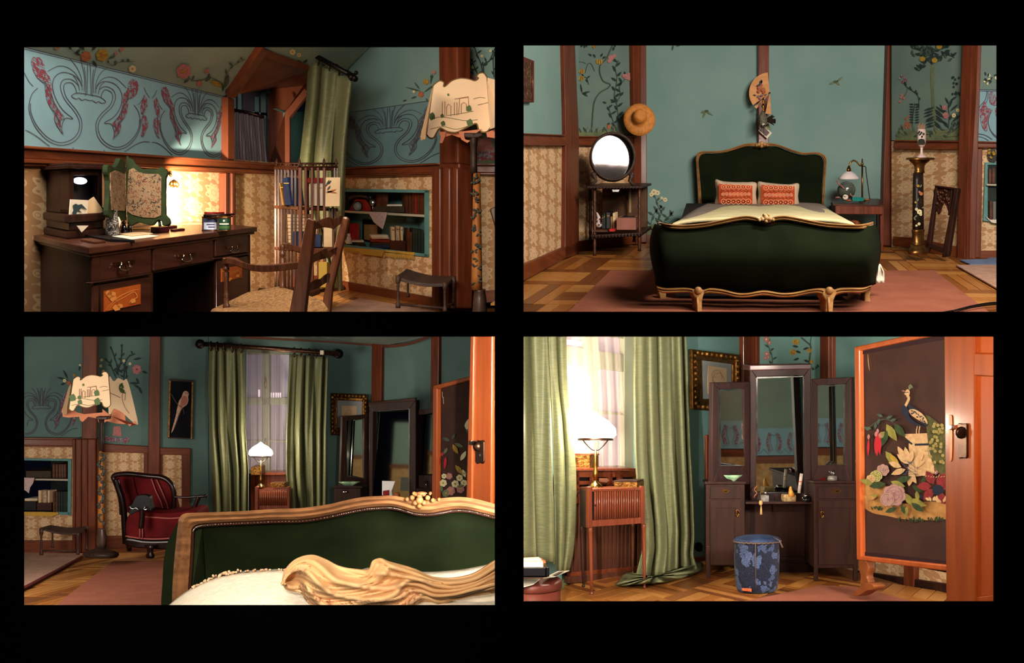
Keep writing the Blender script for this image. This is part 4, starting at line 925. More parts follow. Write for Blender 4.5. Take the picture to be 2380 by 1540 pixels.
# ================================================= UPPER RIGHT ROOM: the bed
hB = .2125; EB = V((.2935,1,hB)); DWB = 11.4
BW = flat(DWB)
PB = W(1345,582,10.5)
FB = p3(PB, PB+V((0,1,hB)), PB+V((1,0,-.0128)))
BL = vert(1217,8.14,1345,10.5); BL2 = vert(1345,10.5,1500,11.35)
BR2 = vert(2070,11.28,2240,10.3); BR = vert(2240,10.3,2330,10.2)
s = Struct('wall_back', MB().slab(BW, [(1440,90),(2120,90),(2120,590),(1440,590)], .06, -.06), TEAL)
mb = MB()
for bx, by, fl in ((1640,258,1),(1943,190,-1)):
    o = BW.sh(.004)
    for a, l, w_ in ((200 if fl > 0 else -40, 12, 6),(250 if fl > 0 else 200, 18, 6),(330 if fl > 0 else 35, 20, 5),(20, 6, 4)): mb.m(6).leaf(o, bx, by, a, l, w_)
    mb.m(0).disc(o, bx+2*fl, by, 5, 3)
for p in ([(1512,525),(1518,500),(1530,488)],[(1528,520),(1532,498),(1545,480)],[(1540,520),(1550,505),(1565,500)]): branch(mb, BW, p, 1.6, 0, 5, 14, 6)
branch(mb, BW, [(1540,500),(1530,480),(1524,462),(1520,450)], 1.4, 0, 6, 11, 5); branch(mb, BW, [(1532,470),(1540,464),(1545,460)], 1.0)
for x, y, r in ((1520,446,8),(1528,448,7),(1514,452,6),(1546,464,6),(1538,460,4)): flower(mb, BW, x, y, r, 5, 6, 2)
for x, y in ((1520,528),(1532,534),(1514,540),(1545,524)): mb.m(6).disc(BW, x, y, 10, 7, jag=.3)
for x, y, a in ((1562,118,80),(1570,108,20)): mb.m(0).leaf(BW, x, y, a, 16, 5)
s.p('painted_birds_and_plants', mb, MUR)
w = uvwall(BL, [(1190,312),(1345,314),(1345,584),(1190,672)], .03)
s = Struct('wall_left', w, PAPER); s.p('plaster_panel', MB().slab(BL, [(1190,80),(1345,80),(1345,316),(1190,314)], .03, .003), TEAL)
w = uvwall(BL2, [(1345,318),(1482,318),(1482,572),(1345,584)], .03)
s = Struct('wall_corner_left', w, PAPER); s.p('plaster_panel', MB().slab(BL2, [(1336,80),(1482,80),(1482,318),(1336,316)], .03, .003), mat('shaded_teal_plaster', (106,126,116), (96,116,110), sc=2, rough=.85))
mb = MB(); o = BL2.sh(.036)
branch(mb, o, [(1376,297),(1378,262),(1382,235),(1395,215),(1412,205),(1418,196),(1402,188),(1394,168),(1396,150),(1408,138),(1418,118),(1424,104)], 3, 0)
branch(mb, o, [(1432,300),(1424,278),(1418,260),(1412,248)], 1.8, 0, 6, 14, 5, 1)
branch(mb, o, [(1438,285),(1436,262),(1434,245),(1428,222),(1432,200),(1434,178),(1430,158),(1438,140)], 2, 0, 13, 15, 6, 1)
branch(mb, o, [(1434,238),(1442,220),(1440,200),(1452,185),(1456,180)], 1.8, 0, 7, 15, 6, 1)
branch(mb, o, [(1360,170),(1366,150),(1374,148),(1382,165)], 1.4); branch(mb, o, [(1345,144),(1354,144),(1362,148)], 1); branch(mb, o, [(1354,178),(1364,182),(1368,196)], 1.2, 1, 3, 10, 4)
for x, y, r in ((1352,166,7),(1351,182,7),(1393,143,8),(1381,108,5)): mb.m(3).disc(o, x, y, r, r*.85); mb.m(7).line(o, [(x-1,y-r*.8),(x-2,y+r*.8)], .8, .012); mb.line(o, [(x+3,y-r*.6),(x+3,y+r*.6)], .8, .012)
for x, y, r in ((1420,135,8),(1428,130,5),(1416,142,5),(1456,178,8),(1464,182,7),(1450,176,5),(1462,173,5)): flower(mb, o, x, y, r, 2, 6, 2)
for a, l in ((100,22),(10,20),(350,12),(330,16)): mb.m(1).leaf(o, 1353, 216, a, l, 4)
for x, y, a in ((1376,130,150),(1384,134,120),(1396,132,60),(1400,136,30),(1425,118,80),(1430,110,100),(1350,110,60),(1358,112,80),(1364,110,100),(1410,240,160),(1420,238,20)): mb.m(1).leaf(o, x, y, a, 10, 5)
mb.m(6).spot(o, cr([(1338,312),(1345,308),(1380,306),(1410,302),(1440,304),(1480,312)], 4)+[(1480,317),(1338,316)], .003)
for x in range(1346,1470,6): mb.m(6 if x % 4 else 0).leaf(o, x, 308, random.uniform(50,130), random.uniform(8,18), 4, .008)
mb.m(1).disc(o, 1415, 288, 3, 3); mb.m(4).disc(o, 1415, 294, 4, 6)
s.p('painted_tree_mural', mb, MUR)
# right corner walls
w = uvwall(BR2, [(2072,328),(2246,328),(2246,612),(2072,574)], .03)
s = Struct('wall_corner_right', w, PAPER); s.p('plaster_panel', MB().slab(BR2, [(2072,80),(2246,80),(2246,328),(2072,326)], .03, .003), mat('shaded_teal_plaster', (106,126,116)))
mb = MB(); o = BR2.sh(.036)
mb.m(6).line(o, cr([(2176,308),(2170,270),(2168,220),(2166,180),(2168,150)], 4), 7)
for p in ([(2168,150),(2150,135),(2135,128)],[(2168,145),(2185,130),(2205,128),(2218,134)],[(2160,130),(2140,118),(2120,112)],[(2170,120),(2190,112),(2205,110)],[(2150,140),(2145,155),(2135,165)]): branch(mb, o, p, 1.8, 1, 9, 13, 6, 1)
for i in range(40): mb.m(1 if i % 2 else 0).leaf(o, random.gauss(2165,20), random.gauss(122,11), random.uniform(0,360), 13, 6, .005+.0001*i)
for x, y in ((2144,137),(2172,140),(2183,108)): mb.m(3).disc(o, x, y, 7, 6, .012)
for k in range(14): a = 200 if k % 2 else -20; mb.m(1).leaf(o, 2172+random.uniform(-3,3), 246+k*3.5, a-10+random.uniform(-15,15), 27-k*.6, 5, .008+.0002*k)
branch(mb, o, [(2122,300),(2120,280),(2124,255),(2126,240)], 1.6, 1); 
for k in range(8): mb.m(1).leaf(o, 2126, 243+k*6, 8, 11, 4); mb.leaf(o, 2124, 243+k*6, 172, 11, 4)
branch(mb, o, [(2136,252),(2134,225),(2122,212),(2108,203),(2100,192)], 1.6, 1, 8, 9, 5); branch(mb, o, [(2110,205),(2104,220),(2098,228)], 1.2)
for x, y in ((2096,176),(2103,182),(2092,182),(2098,190),(2106,188)): mb.m(8).disc(o, x, y, 3.2)
for x, y in ((2094,226),(2101,228),(2092,236),(2096,220)): flower(mb, o, x, y, 4, 2, 5, 3)
branch(mb, o, [(2204,300),(2206,270),(2204,245),(2212,230)], 1.6, 1, 6, 22, 5)
for x, y, a in ((2200,262,130),(2208,258,40),(2204,290,150),(2212,284,40)): mb.m(1).leaf(o, x, y, a, 26, 5)
for x, y, r in ((2195,250,7),(2198,268,9),(2217,268,6),(2226,256,5)): flower(mb, o, x, y, r, 2 if x < 2210 else 5, 6, 2)
for i in range(14): mb.m(1).disc(o, random.uniform(2212,2230), random.uniform(178,220), 2.6, 3)
for i in range(18): mb.m(0).leaf(o, random.uniform(2212,2228), random.uniform(270,300), random.uniform(40,140), 9, 4)
for p in ([(2098,300),(2106,282),(2110,270)],[(2106,300),(2110,285)],[(2114,300),(2112,284)]): branch(mb, o, p, 2, 4, 4, 7, 3)
mb.m(6).spot(o, cr([(2084,306),(2100,300),(2140,306),(2180,302),(2232,300)], 4)+[(2232,326),(2082,326)], .003)
for i in range(40): mb.m(0 if i % 2 else 6).leaf(o, random.uniform(2088,2228), random.uniform(304,320), random.uniform(10,170), random.uniform(10,24), 5, .006+.0002*i)
s.p('painted_palm_mural', mb, MUR)
w = uvwall(BR, [(2240,328),(2340,330),(2340,610),(2240,602)], .03)
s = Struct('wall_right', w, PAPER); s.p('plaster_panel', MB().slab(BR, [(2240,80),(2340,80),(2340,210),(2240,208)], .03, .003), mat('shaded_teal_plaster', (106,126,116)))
s.p('frieze_panel', MB().slab(BR, [(2240,207),(2340,209),(2340,330),(2240,326)], .03, .004), FRIEZE)
mb = MB(); o = BR.sh(.038)
for i in range(14): mb.m(1 if i % 3 else 5).leaf(o, random.uniform(2288,2316), random.uniform(172,198), random.uniform(0,360), 9, 5)
mb.m(7).line(o, [(2278,208),(2320,209)], 1.4); mb.line(o, [(2278,211),(2320,212)], 1)
for p, w_ in (([(2294,211),(2291,230),(2280,244),(2274,252)], 1.6),([(2297,211),(2295,232),(2284,248),(2276,256)], 1.2),([(2306,256),(2300,268),(2297,285),(2304,305),(2322,322)], 1.6),([(2270,310),(2290,314),(2306,324)], 1.6),([(2270,316),(2286,320),(2298,327)], 1.2),([(2300,300),(2310,315),(2325,326)], 1.2)): mb.m(7).line(o, cr(p, 5), w_)
for q in ([(2289,236),(2295,250),(2306,255),(2300,264),(2296,280),(2294,304),(2286,300),(2280,285),(2278,262),(2282,248)],[(2300,214),(2310,216),(2316,228),(2316,244),(2306,243),(2300,235)],[(2314,252),(2322,250),(2322,270),(2315,268)]):
    c_ = cr(q, 3, True); mb.m(8).spot(o, c_, .006)
    for i in range(2, len(c_)//2): mb.m(2 if i % 2 else 7).line(o, [c_[i], c_[-1-i]], .8, .009)
s.p('painted_frieze', mb, MUR)
# timbers (each a trim)
def post(n, pl, q, th=.06, m=WOODR, off=.02):
    bevel(Struct('trim_%d' % n, MB().slab(pl, q, th, off), m).o, .008)
post(7, BL, [(1311,90),(1336,90),(1346,318),(1346,590),(1314,600),(1316,318)], .06)
post(8, BL2, [(1471,90),(1490,90),(1492,568),(1478,568)], .08)
bevel(Struct('trim_9', MB().slab(BW, [(1474,90),(1502,90),(1504,563),(1476,563)], .1, .0), WOODR).o, .008)
post(10, BW, [(1763,90),(1788,90),(1787,345),(1763,345)], .08, mat('plum_brown_timber', (122,66,52), (98,48,38), sc=4, st=(5,5,.6), rough=.35, coat=.3), 0)
post(11, BW, [(2064,90),(2091,90),(2078,330),(2078,572),(2052,570),(2054,420)], .1, WOODR, 0)
post(12, BR2, [(2237,90),(2260,90),(2250,420),(2248,612),(2224,606),(2228,330)], .1)
post(13, BR, [(2254,90),(2282,90),(2274,330),(2268,602),(2240,600),(2246,330)], .14)
post(14, BR, [(2268,345),(2284,345),(2280,598),(2258,600),(2262,420)], .1)
for n, pl, q in ((15, BL, [(1190,308),(1316,313),(1316,338),(1190,336)]), (16, BL2, [(1344,316),(1480,316),(1480,337),(1344,337)]), (17, BR2, [(2078,325),(2236,327),(2234,347),(2078,346)]), (18, BR, [(2268,328),(2340,329),(2340,343),(2268,343)])):
    mb = MB(); mb.slab(pl, q, .05, .03); (x0,y0),(x1,y1),(x2,y2),(x3,y3) = q
    mb.slab(pl, [(x0,y0),(x1,y1),(x1,y1+3),(x0,y0+3)], .08, .03); mb.slab(pl, [(x3,y3-3),(x2,y2-3),(x2,y2),(x3,y3)], .07, .03); bevel(Struct('trim_%d' % n, mb, WOODRH).o, .006)
mb = MB(); mb.slab(BL, [(1190,628),(1318,572),(1346,560),(1346,582),(1190,668)], .05, .03); bevel(Struct('baseboard_left', mb, BA).o, .006)
bevel(Struct('baseboard_corner_left', MB().slab(BL2, [(1345,560),(1480,540),(1480,566),(1345,583)], .05, .03), BA).o, .006)
bevel(Struct('baseboard_back', MB().slab(BW, [(1500,546),(2055,546),(2055,566),(1500,566)], .05), BA).o, .006)
bevel(Struct('baseboard_corner_right', MB().slab(BR2, [(2076,549),(2120,552),(2228,574),(2228,602),(2076,568)], .05, .03), BA).o, .006)
bevel(Struct('baseboard_right', MB().slab(BR, [(2270,582),(2340,582),(2340,602),(2256,600)], .08, .03), BA).o, .006)
# floor
mb = MB(); mb.slab(FB, [(1190,672),(1345,576),(1500,556),(2090,556),(2240,590),(2345,590),(2345,744),(1190,744)], .03, -.03); sFB = Struct('floor', mb, MCk if False else mat('oak_floor_ground', (112,66,32)))
O = FB.U(1386,627); aa = X*.56; bb = EB-FB.n*EB.dot(FB.n); bb = bb*1.0
aa = aa-FB.n*aa.dot(FB.n)
def keepB(x, y):
    if y > 745 or x < 1196 or x > 2336: return False
    if 1530 < x < 2030 and y < 800: return False
    if y < 582+max(0,(1345-x))*.56 and x < 1345: return False
    return y > (566 if x < 2100 else 566+(x-2100)*.22)
parquet(sFB, FB, O, aa, bb, [(i, j) for i in range(-5,9) for j in range(-6,4)], keepB)
def rugp(name, label, q, m, pl, th=.015): return one(name, label, 'rug', MB().slab(pl, q, th, .014), m, .004)
rugp('salmon_rug', 'large salmon rug beneath the green velvet bed', [(1418,628),(2172,628),(2305,728),(2310,742),(1305,742),(1318,726)], RUG, FB)
rugp('patterned_rug', 'corner of a pale pink patterned rug at the right of the bedroom', [(2222,615),(2345,614),(2345,682),(2316,668)], vor('rose_rug', (186,146,124), [(176,136,116)]), FB)
one('blue_floor_cloth', 'pale blue cloth lying at the foot of the right wall', 'cloth', MB().slab(FB, [(2230,603),(2295,601),(2302,597),(2345,597),(2345,613),(2255,613)], .01, .014), mat('pale_blue_cloth', (116,134,166), (100,118,150), sc=6, rough=.8))
t = Thing('floor_cable', 'thin black cable lying over the salmon rug at the lower right', 'cable')
t.p('cable', MB().tube([FB.U(x, y, .045) for x, y in cr([(2180,728),(2215,722),(2260,711),(2300,704),(2330,703)], 4)], .008, 6), BLK)
t.p('cable', MB().tube([FB.U(x, y, .05) for x, y in cr([(2215,722),(2260,714),(2300,708),(2330,707)], 4)], .006, 6), BLK)
# ---- bed
t = Thing('green_velvet_bed', 'carved blond wood double bed upholstered in dark green velvet', 'bed')
HB = flat(DWB-.12); 
ho = cr([(1624,500),(1621,440),(1618,385),(1617,368),(1621,356),(1634,351),(1652,351),(1680,349),(1706,342),(1730,334),(1752,332),(1766,333)], 4)+cr([(1774,333),(1788,332),(1812,336),(1840,347),(1868,354),(1896,353),(1912,357),(1921,368),(1920,400),(1917,450),(1914,505)], 4)
hi = cr([(1632,500),(1629,440),(1624,385),(1624,371),(1628,362),(1640,357),(1658,357),(1684,355),(1710,348),(1734,341),(1752,341),(1770,343),(1786,341),(1808,341),(1836,352),(1866,360),(1894,359),(1908,363),(1914,374),(1913,400),(1910,450),(1908,505)], 4)
mb = MB(); mb.slab(HB, hi, .05, -.02); t.p('headboard_panel', mb, VELV, .01)
def band(pl, A_, B_, th, off=0.0, n=70):
    mb = MB(); rs = []
    for i in range(n+1):
        a = ip(A_, i/n); b = ip(B_, i/n); m_ = ((a[0]+b[0])/2, (a[1]+b[1])/2)
        rs.append([pl.U(*a, off), pl.U(*a, off+th*.7), pl.U(a[0]*.7+b[0]*.3, a[1]*.7+b[1]*.3, off+th), pl.U(*m_, off+th*.75), pl.U(a[0]*.25+b[0]*.75, a[1]*.25+b[1]*.75, off+th*.95), pl.U(*b, off+th*.6), pl.U(*b, off)])
    return mb.rings(rs, smooth=False)
ho2 = [(x, y) for x, y in ho]
t.p('headboard_frame', band(HB, ho, hi, .09), TANW)
mb = MB()
for x, y, r in ((1770,333,5),(1763,336,4),(1777,336,4),(1758,338,3),(1783,338,3),(1770,340,4)): mb.blob(HB.U(x, y, .1), r*.0057, .03, r*.0057)
t.p('headboard_crest', mb, TANW, stuff=False)
D0, D1 = 6.5, DWB-.2
# foot end: bulging upholstered panel
FPl = flat(D0)
top = cr([(1527,514),(1545,520),(1570,523),(1600,523),(1640,519),(1680,511),(1710,505),(1735,502),(1755,505),(1778,512),(1802,504),(1825,502),(1850,506),(1885,513),(1920,519),(1960,522),(1995,523),(2015,520),(2030,516)], 4)
def foot():
    mb = MB(); rs = []; n = 60
    bx0, bx1 = 1511, 2045
    bot = cr([(1528,660),(1545,668),(1600,669),(1640,669),(1690,674),(1730,678),(1780,672),(1830,678),(1870,674),(1930,668),(1990,667),(2012,664),(2030,660)], 4)
    for i in range(n+1):
        u = i/n; a = ip(top, u); b = ip(bot, u); r = []
        e = min(u, 1-u)*2; ed = (1-(1-min(1, e*6))**2)**.5 if e*6 < 1 else 1
        for j in range(15):
            v = j/14; side = -(12 if u < .5 else -12)*math.sin(math.pi*min(1, v*1.15)**.8)*(1-min(1,e*5)) if True else 0
            x = a[0]*(1-v)+b[0]*v+side; y = (a[1]+8)*(1-v)+b[1]*v
            bulge = .34*math.sin(math.pi*(.14+.8*v))*ed
            r.append(W(x, y, D0+.5*(1-ed)+.2-bulge))
        rs.append(r)
    vs_ = [p for r in rs for p in r]; m_ = 15
    return mb.add(vs_, [[i*m_+j, i*m_+j+1, (i+1)*m_+j+1, (i+1)*m_+j] for i in range(n) for j in range(m_-1)], True)
solid(t.p('footboard_panel', foot(), VELV), .04)
t2 = [(x, y-1) for x, y in top]
low = [(x, y+9) for x, y in top]
def railf(A_, dy0, dy1, th, Dc, n=90, mt=None):
    mb = MB(); rs = []; D0 = Dc
    for i in range(n+1):
        u = i/n; a = ip(A_, u); e = min(u, 1-u)*2; D = D0+(.5*(1-min(1, e*5))**2)
        def P(dy, k): return W(a[0], a[1]+dy, D+k)
        rs.append([P(dy0, th*.6), P(dy0-.5, -.02), P(dy0+1.5, -th*.5), P((dy0+dy1)*.5, -th*.25), P(dy1-1.5, -th*.45), P(dy1, -th*.2), P(dy1, th*.6)])
    return mb.rings(rs, smooth=False)
t.p('footboard_rail', railf(top, -1, 4, .10, D0-.01), TANW); t.p('footboard_rail_lower', railf(top, 5, 10, .10, D0-.01), TANW); t.p('rail_groove', railf(top, 3, 6, .04, D0+.01), mat('brown_gimp', (60,30,20)))
mb = MB()
for i in range(120):
    u = (i+.5)/120; a = ip(top, u); e = min(u, 1-u)*2; mb.blob(W(a[0], a[1]+12, D0+.5*(1-min(1,e*5))**2+.03), .0046, .006, .0046, 6, 4)
t.p('nail_heads', mb, SILV, stuff=True)
t.p('nail_strip', railf([(x, y+13) for x, y in top], -3.5, 3.5, .03, D0), mat('brown_gimp', (60,30,20), rough=.7))
mb = MB()
for x, y, r in ((1780,505,7),(1771,509,5),(1789,509,5),(1764,511,4.5),(1796,511,4.5),(1776,500,4),(1785,500,4),(1780,515,4)): mb.blob(W(x, y, D0-.09), r*.0033, .025, r*.0033, 10, 6)
t.p('carved_crest', mb, mat('pale_carving', (214,176,124), (180,132,84), sc=20, rough=.5))
# lower carved apron and cabriole legs
apt = cr([(1526,664),(1535,667),(1550,669),(1590,668),(1612,671),(1624,676),(1650,669),(1680,672),(1712,680),(1740,680),(1776,674),(1812,680),(1845,679),(1880,672),(1905,669),(1922,671),(1932,676),(1948,669),(1975,668),(2005,668),(2020,664),(2027,662)], 3)
apb = cr([(1530,676),(1538,680),(1552,681),(1590,680),(1608,682),(1620,700),(1638,682),(1680,684),(1712,691),(1740,691),(1776,686),(1812,691),(1845,690),(1880,683),(1908,682),(1926,700),(1940,688),(1955,682),(1980,680),(2005,680),(2018,674),(2024,668)], 3)
t.p('carved_apron', band(flat(D0+.06), apt, apb, .1), TANW)
for q in (([(1612,674),(1622,690),(1624,724),(1625,742),(1614,742)][:0] or [(1610,672),(1634,672),(1636,684),(1632,698),(1630,742),(1618,742),(1618,698),(1612,686)]), [(1918,672),(1942,672),(1944,684),(1938,698),(1934,742),(1920,742),(1920,698),(1912,686)]):
    mb = MB(); mb.slab(flat(D0+.05), cr(q, 2, True), .14, -.05); o = t.p('leg', mb, TANW, .02)
    cx = sum(p[0] for p in q)/8; mb = MB(); mb.tube([W(cx-3, 690, D0-.05), W(cx-1, 742, D0-.05)], .008, 6); mb.blob(W(cx-1,675,D0-.04), .03,.03,.03); t.p('carved_flute', mb, TANW, parent=o)
for q in ([(1530,672),(1548,680),(1546,695),(1540,712),(1534,722),(1526,722),(1530,708),(1534,692)],[(2012,674),(2025,668),(2022,690),(2026,706),(2024,718),(2016,718),(2010,700)]):
    t.p('leg', MB().slab(flat(D0+.6), cr(q, 2, True), .1), TANW, .02)
# mattress and cover
def sheet(pts_rows, name, m, th=.03, thing=None):
    n = len(pts_rows[0]); mb = MB(); vs_ = [p for r in pts_rows for p in r]
    mb.add(vs_, [[i*n+j, i*n+j+1, (i+1)*n+j+1, (i+1)*n+j] for i in range(len(pts_rows)-1) for j in range(n-1)], True)
    return mb
rows = []
for j in range(16):
    v = j/15; D = D0+.45+(D1-D0-.5)*v
    yl = 528+(478-528)*v; xl = 1562+(1632-1562)*v-20*math.sin(math.pi*v)*.2; xr = 1985+(1912-1985)*v; r = []
    for i in range(30):
        u = i/29; e = abs(u-.5)*2; y = yl-10*(1-e**6)*(1-.6*v)+ (14 if e > .97 else 0)
        r.append(W(xl+(xr-xl)*u, y+(4 if e > .97 else 0), D))
    rows.append(r)
QUI = mat('cream_bedcover', (222,210,164), (200,186,140), sc=6, rough=.85, bump=.2, sheen=.2)
o = t.p('mattress', sheet(rows, 'mattress', 0), mat('mauve_grey_sheet', (150,136,124), (132,118,108), sc=5, rough=.85)); solid(o, .06)
mb = MB(); mb.box(W(1570,545,D0+.5), X*1.4, V((.9,4.0,.85)), Z*-.5); t.p('bed_base_shade_box', mb, mat('under_bed_shade_colour', (30,24,20), rough=.8))  # bed base drawn down as a dark box in place of under-bed shade
rows = []
for j in range(16):
    v = j/15; r = []
    D = D0+.4+(D1-D0-1.3)*v
    for i in range(30):
        u = i/29; e = abs(u-.5)*2; xl = 1552+(1622-1552)*v; xr = 1996+(1932-1996)*v
        vv = v*(1-.2*e**2)
        yl = 526+(484-526)*vv+1.5*math.sin(u*17)*v
        y = yl-15*(1-e**4)*(1-.72*v)-1.5+(9 if e > .97 else 0)
        r.append(W(xl+(xr-xl)*u, y, D0+.4+(D1-D0-1.3)*vv))
    rows.append(r)
c_ = one('cream_bedcover', 'cream embroidered coverlet spread over the green velvet bed', 'bedspread', sheet(rows, 'c', 0), QUI); solid(c_, .025)
# pillows
for k, (x0, x1, q) in enumerate(((1662,1759,[(1662,418),(1680,421),(1710,423),(1735,423),(1758,425),(1757,450),(1758,480),(1730,481),(1690,480),(1662,477),(1665,450)]),(1761,1857,[(1761,423),(1780,424),(1810,427),(1835,428),(1857,427),(1855,455),(1856,484),(1830,484),(1800,482),(1762,479),(1763,450)]))):
    t = Thing('square_pillow', ['left white pillow with coral embroidered panel against the headboard','right white pillow with coral embroidered panel against the headboard'][k], 'pillow', 'embroidered pillows on the bed')
    Dp = 10.7; cx, cy = (x0+x1)/2, 452; mb = MB(); rs = []
    out = cr(q, 4, True); N = len(out)
    for s_, dd in ((.25,.16),(.6,.14),(.85,.09),(.97,.03),(1.0,0),(.97,-.03),(.85,-.09),(.6,-.14),(.3,-.165),(.02,-.17)): rs.append([W(cx+(x-cx)*s_, cy+(y-cy)*s_, Dp+dd) for x, y in out])
    t.p('cushion', mb.rings(rs), mat('pillow_linen', (220,194,166), (204,174,146), sc=6, rough=.85, bump=.2))
    mb = MB(); sx = (x1-x0)/97; P_ = flat(Dp-.14)
    dy = 2 if k else 0
    fr = [(x0+9,427+dy),(x1-10,431+dy),(x1-10,474+dy),(x0+8,472+dy)]
    mb = MB(); n_ = 10
    for j in range(n_+1):
        for i in range(n_+1):
            u, v = i/n_, j/n_; x = fr[0][0]+(fr[1][0]-fr[0][0])*u; y = (fr[0][1]*(1-u)+fr[1][1]*u)*(1-v)+(fr[3][1]*(1-u)+fr[2][1]*u)*v
            e = 1-max(abs(u-.5), abs(v-.5))*2; mb.v.append(W(x, y, Dp-.165-.02*min(1,e*1.5)+.03*(1-min(1,e*2))))
    m0 = [[j*(n_+1)+i, j*(n_+1)+i+1, (j+1)*(n_+1)+i+1, (j+1)*(n_+1)+i] for j in range(n_) for i in range(n_)]
    mb.f = m0; mb.mi = [0]*len(m0); mb.sm = [True]*len(m0)
    o = t.p('embroidered_panel', mb, mat('coral_embroidery', (206,88,44), (178,64,30), sc=20, rough=.8, bump=.3), label='coral red embroidered panel')
    mb = MB(); P_ = flat(Dp-.19)
    for yy, rr, nn in ((434,5.5,6),(468,6,6),(451,3.5,8)):
        for i in range(nn):
            x = x0+14+(x1-x0-28)*(i+.5)/nn; ring = [(x+rr*math.cos(a*.7854), yy+dy+rr*math.sin(a*.7854)) for a in range(9)]; mb.m(0).line(P_, ring, 1.1, 0); mb.disc(P_, x, yy+dy, 1.4, off=0)
    for yy in (443,458):
        for i in range(7): x = x0+14+(x1-x0-28)*(i+.5)/7; mb.m(1).line(P_, [(x-4,yy+dy+1.5),(x,yy+dy-1),(x+4,yy+dy+1.5)], 1.1, 0)
    t.p('embroidered_rings', mb, [mat('pale_coral_thread', (236,168,128), rough=.8), mat('olive_thread', (84,66,36), rough=.8)], parent=o)
t = Thing('white_fringe', 'white knotted fringe of a bedspread hanging beyond the bed foot', 'fringe')
for k in range(9): x = 2042+k*1.3; t.p('fringe_strand', MB().tube([W(2042+k*.4,614,7.2), W(2040+k*1.7,632,7.2+random.random()*.05), W(2038+k*2,650,7.2), W(2040+k*1.6,656+2*math.sin(k),7.2)], [.006,.006,.007,.009], 5), WHITE)
# ---- hat
t = Thing('straw_hat', 'tan straw hat hanging on the timber post left of the bed', 'hat')
c = V(W(1486,278,10.75)); mb = MB(); rs = []
def hatp(r, d, wv=0, cx=0, cy=0):
    r = r*.95; return [c+V((cx+r*math.cos(a)*(1+wv*math.cos(2*a+.6)), d+.02*wv*8*math.sin(2*a), cy+r*1.04*math.sin(a))) for a in [6.2832*k/32 for k in range(32)]]
rs = [hatp(.205,.0,.03), hatp(.2,-.012,.03), hatp(.17,-.03,.02), hatp(.13,-.035,.0), hatp(.095,-.04,0,-.0,.01), hatp(.09,-.1,0,-.01,.015), hatp(.075,-.15,0,-.012,.02), hatp(.04,-.165,0,-.015,.02), hatp(.002,-.16,0,-.015,.02)]
t.p('hat_body', mb.rings(rs, cap=False), mat('tan_straw', (206,132,62), (182,112,48), sc=30, rough=.6, bump=.15))
# ---- round mirror and stand
t = Thing('round_standing_mirror', 'round mirror in a carved dark frame standing on the small cabinet', 'mirror')
Dm = 9.9; MP = W(1424,364,Dm); aim = LB+V((0,0,-.34)); mirn = ((V((0,0,0))-MP).normalized()+(aim-MP).normalized()).normalized()
R_ = (W(1475,364,Dm)-MP).length*.94
def circ(c, u, v, r, ry=None, n=40, off=V((0,0,0))): return [c+u*(r*math.cos(6.2832*k/n))+v*((ry or r)*math.sin(6.2832*k/n))+off for k in range(n)]
ux = X; uz = Z
rs = [circ(MP, ux, uz, R_*a, R_*b, off=V((0,d,0))) for a, b, d in ((.98,1.06,.0),(1.0,1.08,-.025),(1.07,1.15,-.03),(1.12,1.2,-.01),(1.12,1.2,.04))]
t.p('frame', MB().rings(rs, cap=False), mat('grey_brown_frame', (70,54,46), (50,36,32), sc=20, rough=.45, bump=.3))
mb = MB(); e1 = Z.cross(mirn).normalized(); e2 = mirn.cross(e1)
pm = pd(MP+V((0,.02,0)), e1, e2); mb.poly([pm.U(*proj(p)) for p in circ(MP, X, Z, R_*1.02, R_*1.1)])
t.p('mirror_glass', mb, mat('reflection_grey_mirror', (150,140,138), (120,108,108), sc=9, rough=.04, metal=.9))  # grey mixed into the glass stands for the dim part of its reflection
t.p('frame_back', MB().rings([circ(MP, X, Z, R_*1.1, R_*1.18, off=V((0,.06,0))), circ(MP, X, Z, R_*1.0, R_*1.08, off=V((0,.09,0)))]), WOODD)
for sg, x in ((-1,1380),(1,1472)):
    mb = MB(); mb.tube([W(1424+sg*40,402,Dm), W(1424+sg*44,410,Dm), W(1424+sg*38,420,Dm), W(1424+sg*50,430,Dm)], [.02,.03,.015,.025], 8); mb.blob(W(1424+sg*45,405,Dm), .03,.03,.03); t.p('scroll_support', mb, mat('grey_brown_frame', (70,54,46)))
Dc = 9.75
t = Thing('bobbin_turned_cabinet', 'small dark side cabinet with turned legs under the round mirror', 'cabinet')
P0 = W(1368,436,Dc); wC = W(1488,436,Dc)-P0; dC = EB*.75
def bx(P, a, b, c): return MB().box(P, a, b, c)
t.p('top', bx(W(1364,432,Dc-.05), W(1492,432,Dc-.05)-W(1364,432,Dc-.05), dC*1.1, Z*-.03), WOODD, .008)
t.p('shelf', bx(W(1372,546,Dc-.05), W(1492,540,Dc-.05)-W(1372,546,Dc-.05), dC*1.1, Z*-.04), WOODD, .008)
t.p('back_panel', bx(W(1374,438,Dc)+dC*.9, wC*.92, dC*.1, Z*-.55), mat('worn_brown_back', (92,60,34), (64,40,24), sc=5, rough=.7))
t.p('lining_strip', MB().slab(flat(Dc+.6), [(1462,440),(1467,440),(1467,494),(1462,494)], .02), mat('pale_strip', (150,120,86), rough=.7))
for x, D, yb in ((1382,Dc,594),(1486,Dc,583),(1372,Dc+.7,566),(1474,Dc+.7,562)):
    pr = []; y = yb; k = 0
    while y > 440: pr.append(((4.6,3.0,3.9,2.8)[k % 4], y)); y -= 6.5; k += 1
    pr.append((4, 438)); t.p('leg', MB().lathe(x, yb, D, pr, hB, 1.1, 10), WOODM if D == Dc else WOODD)
mb = MB()
for i in range(16): x = 1372+i*7.6; mb.blob(W(x, 437, Dc-.06), .016, .012, .012, 6, 4)
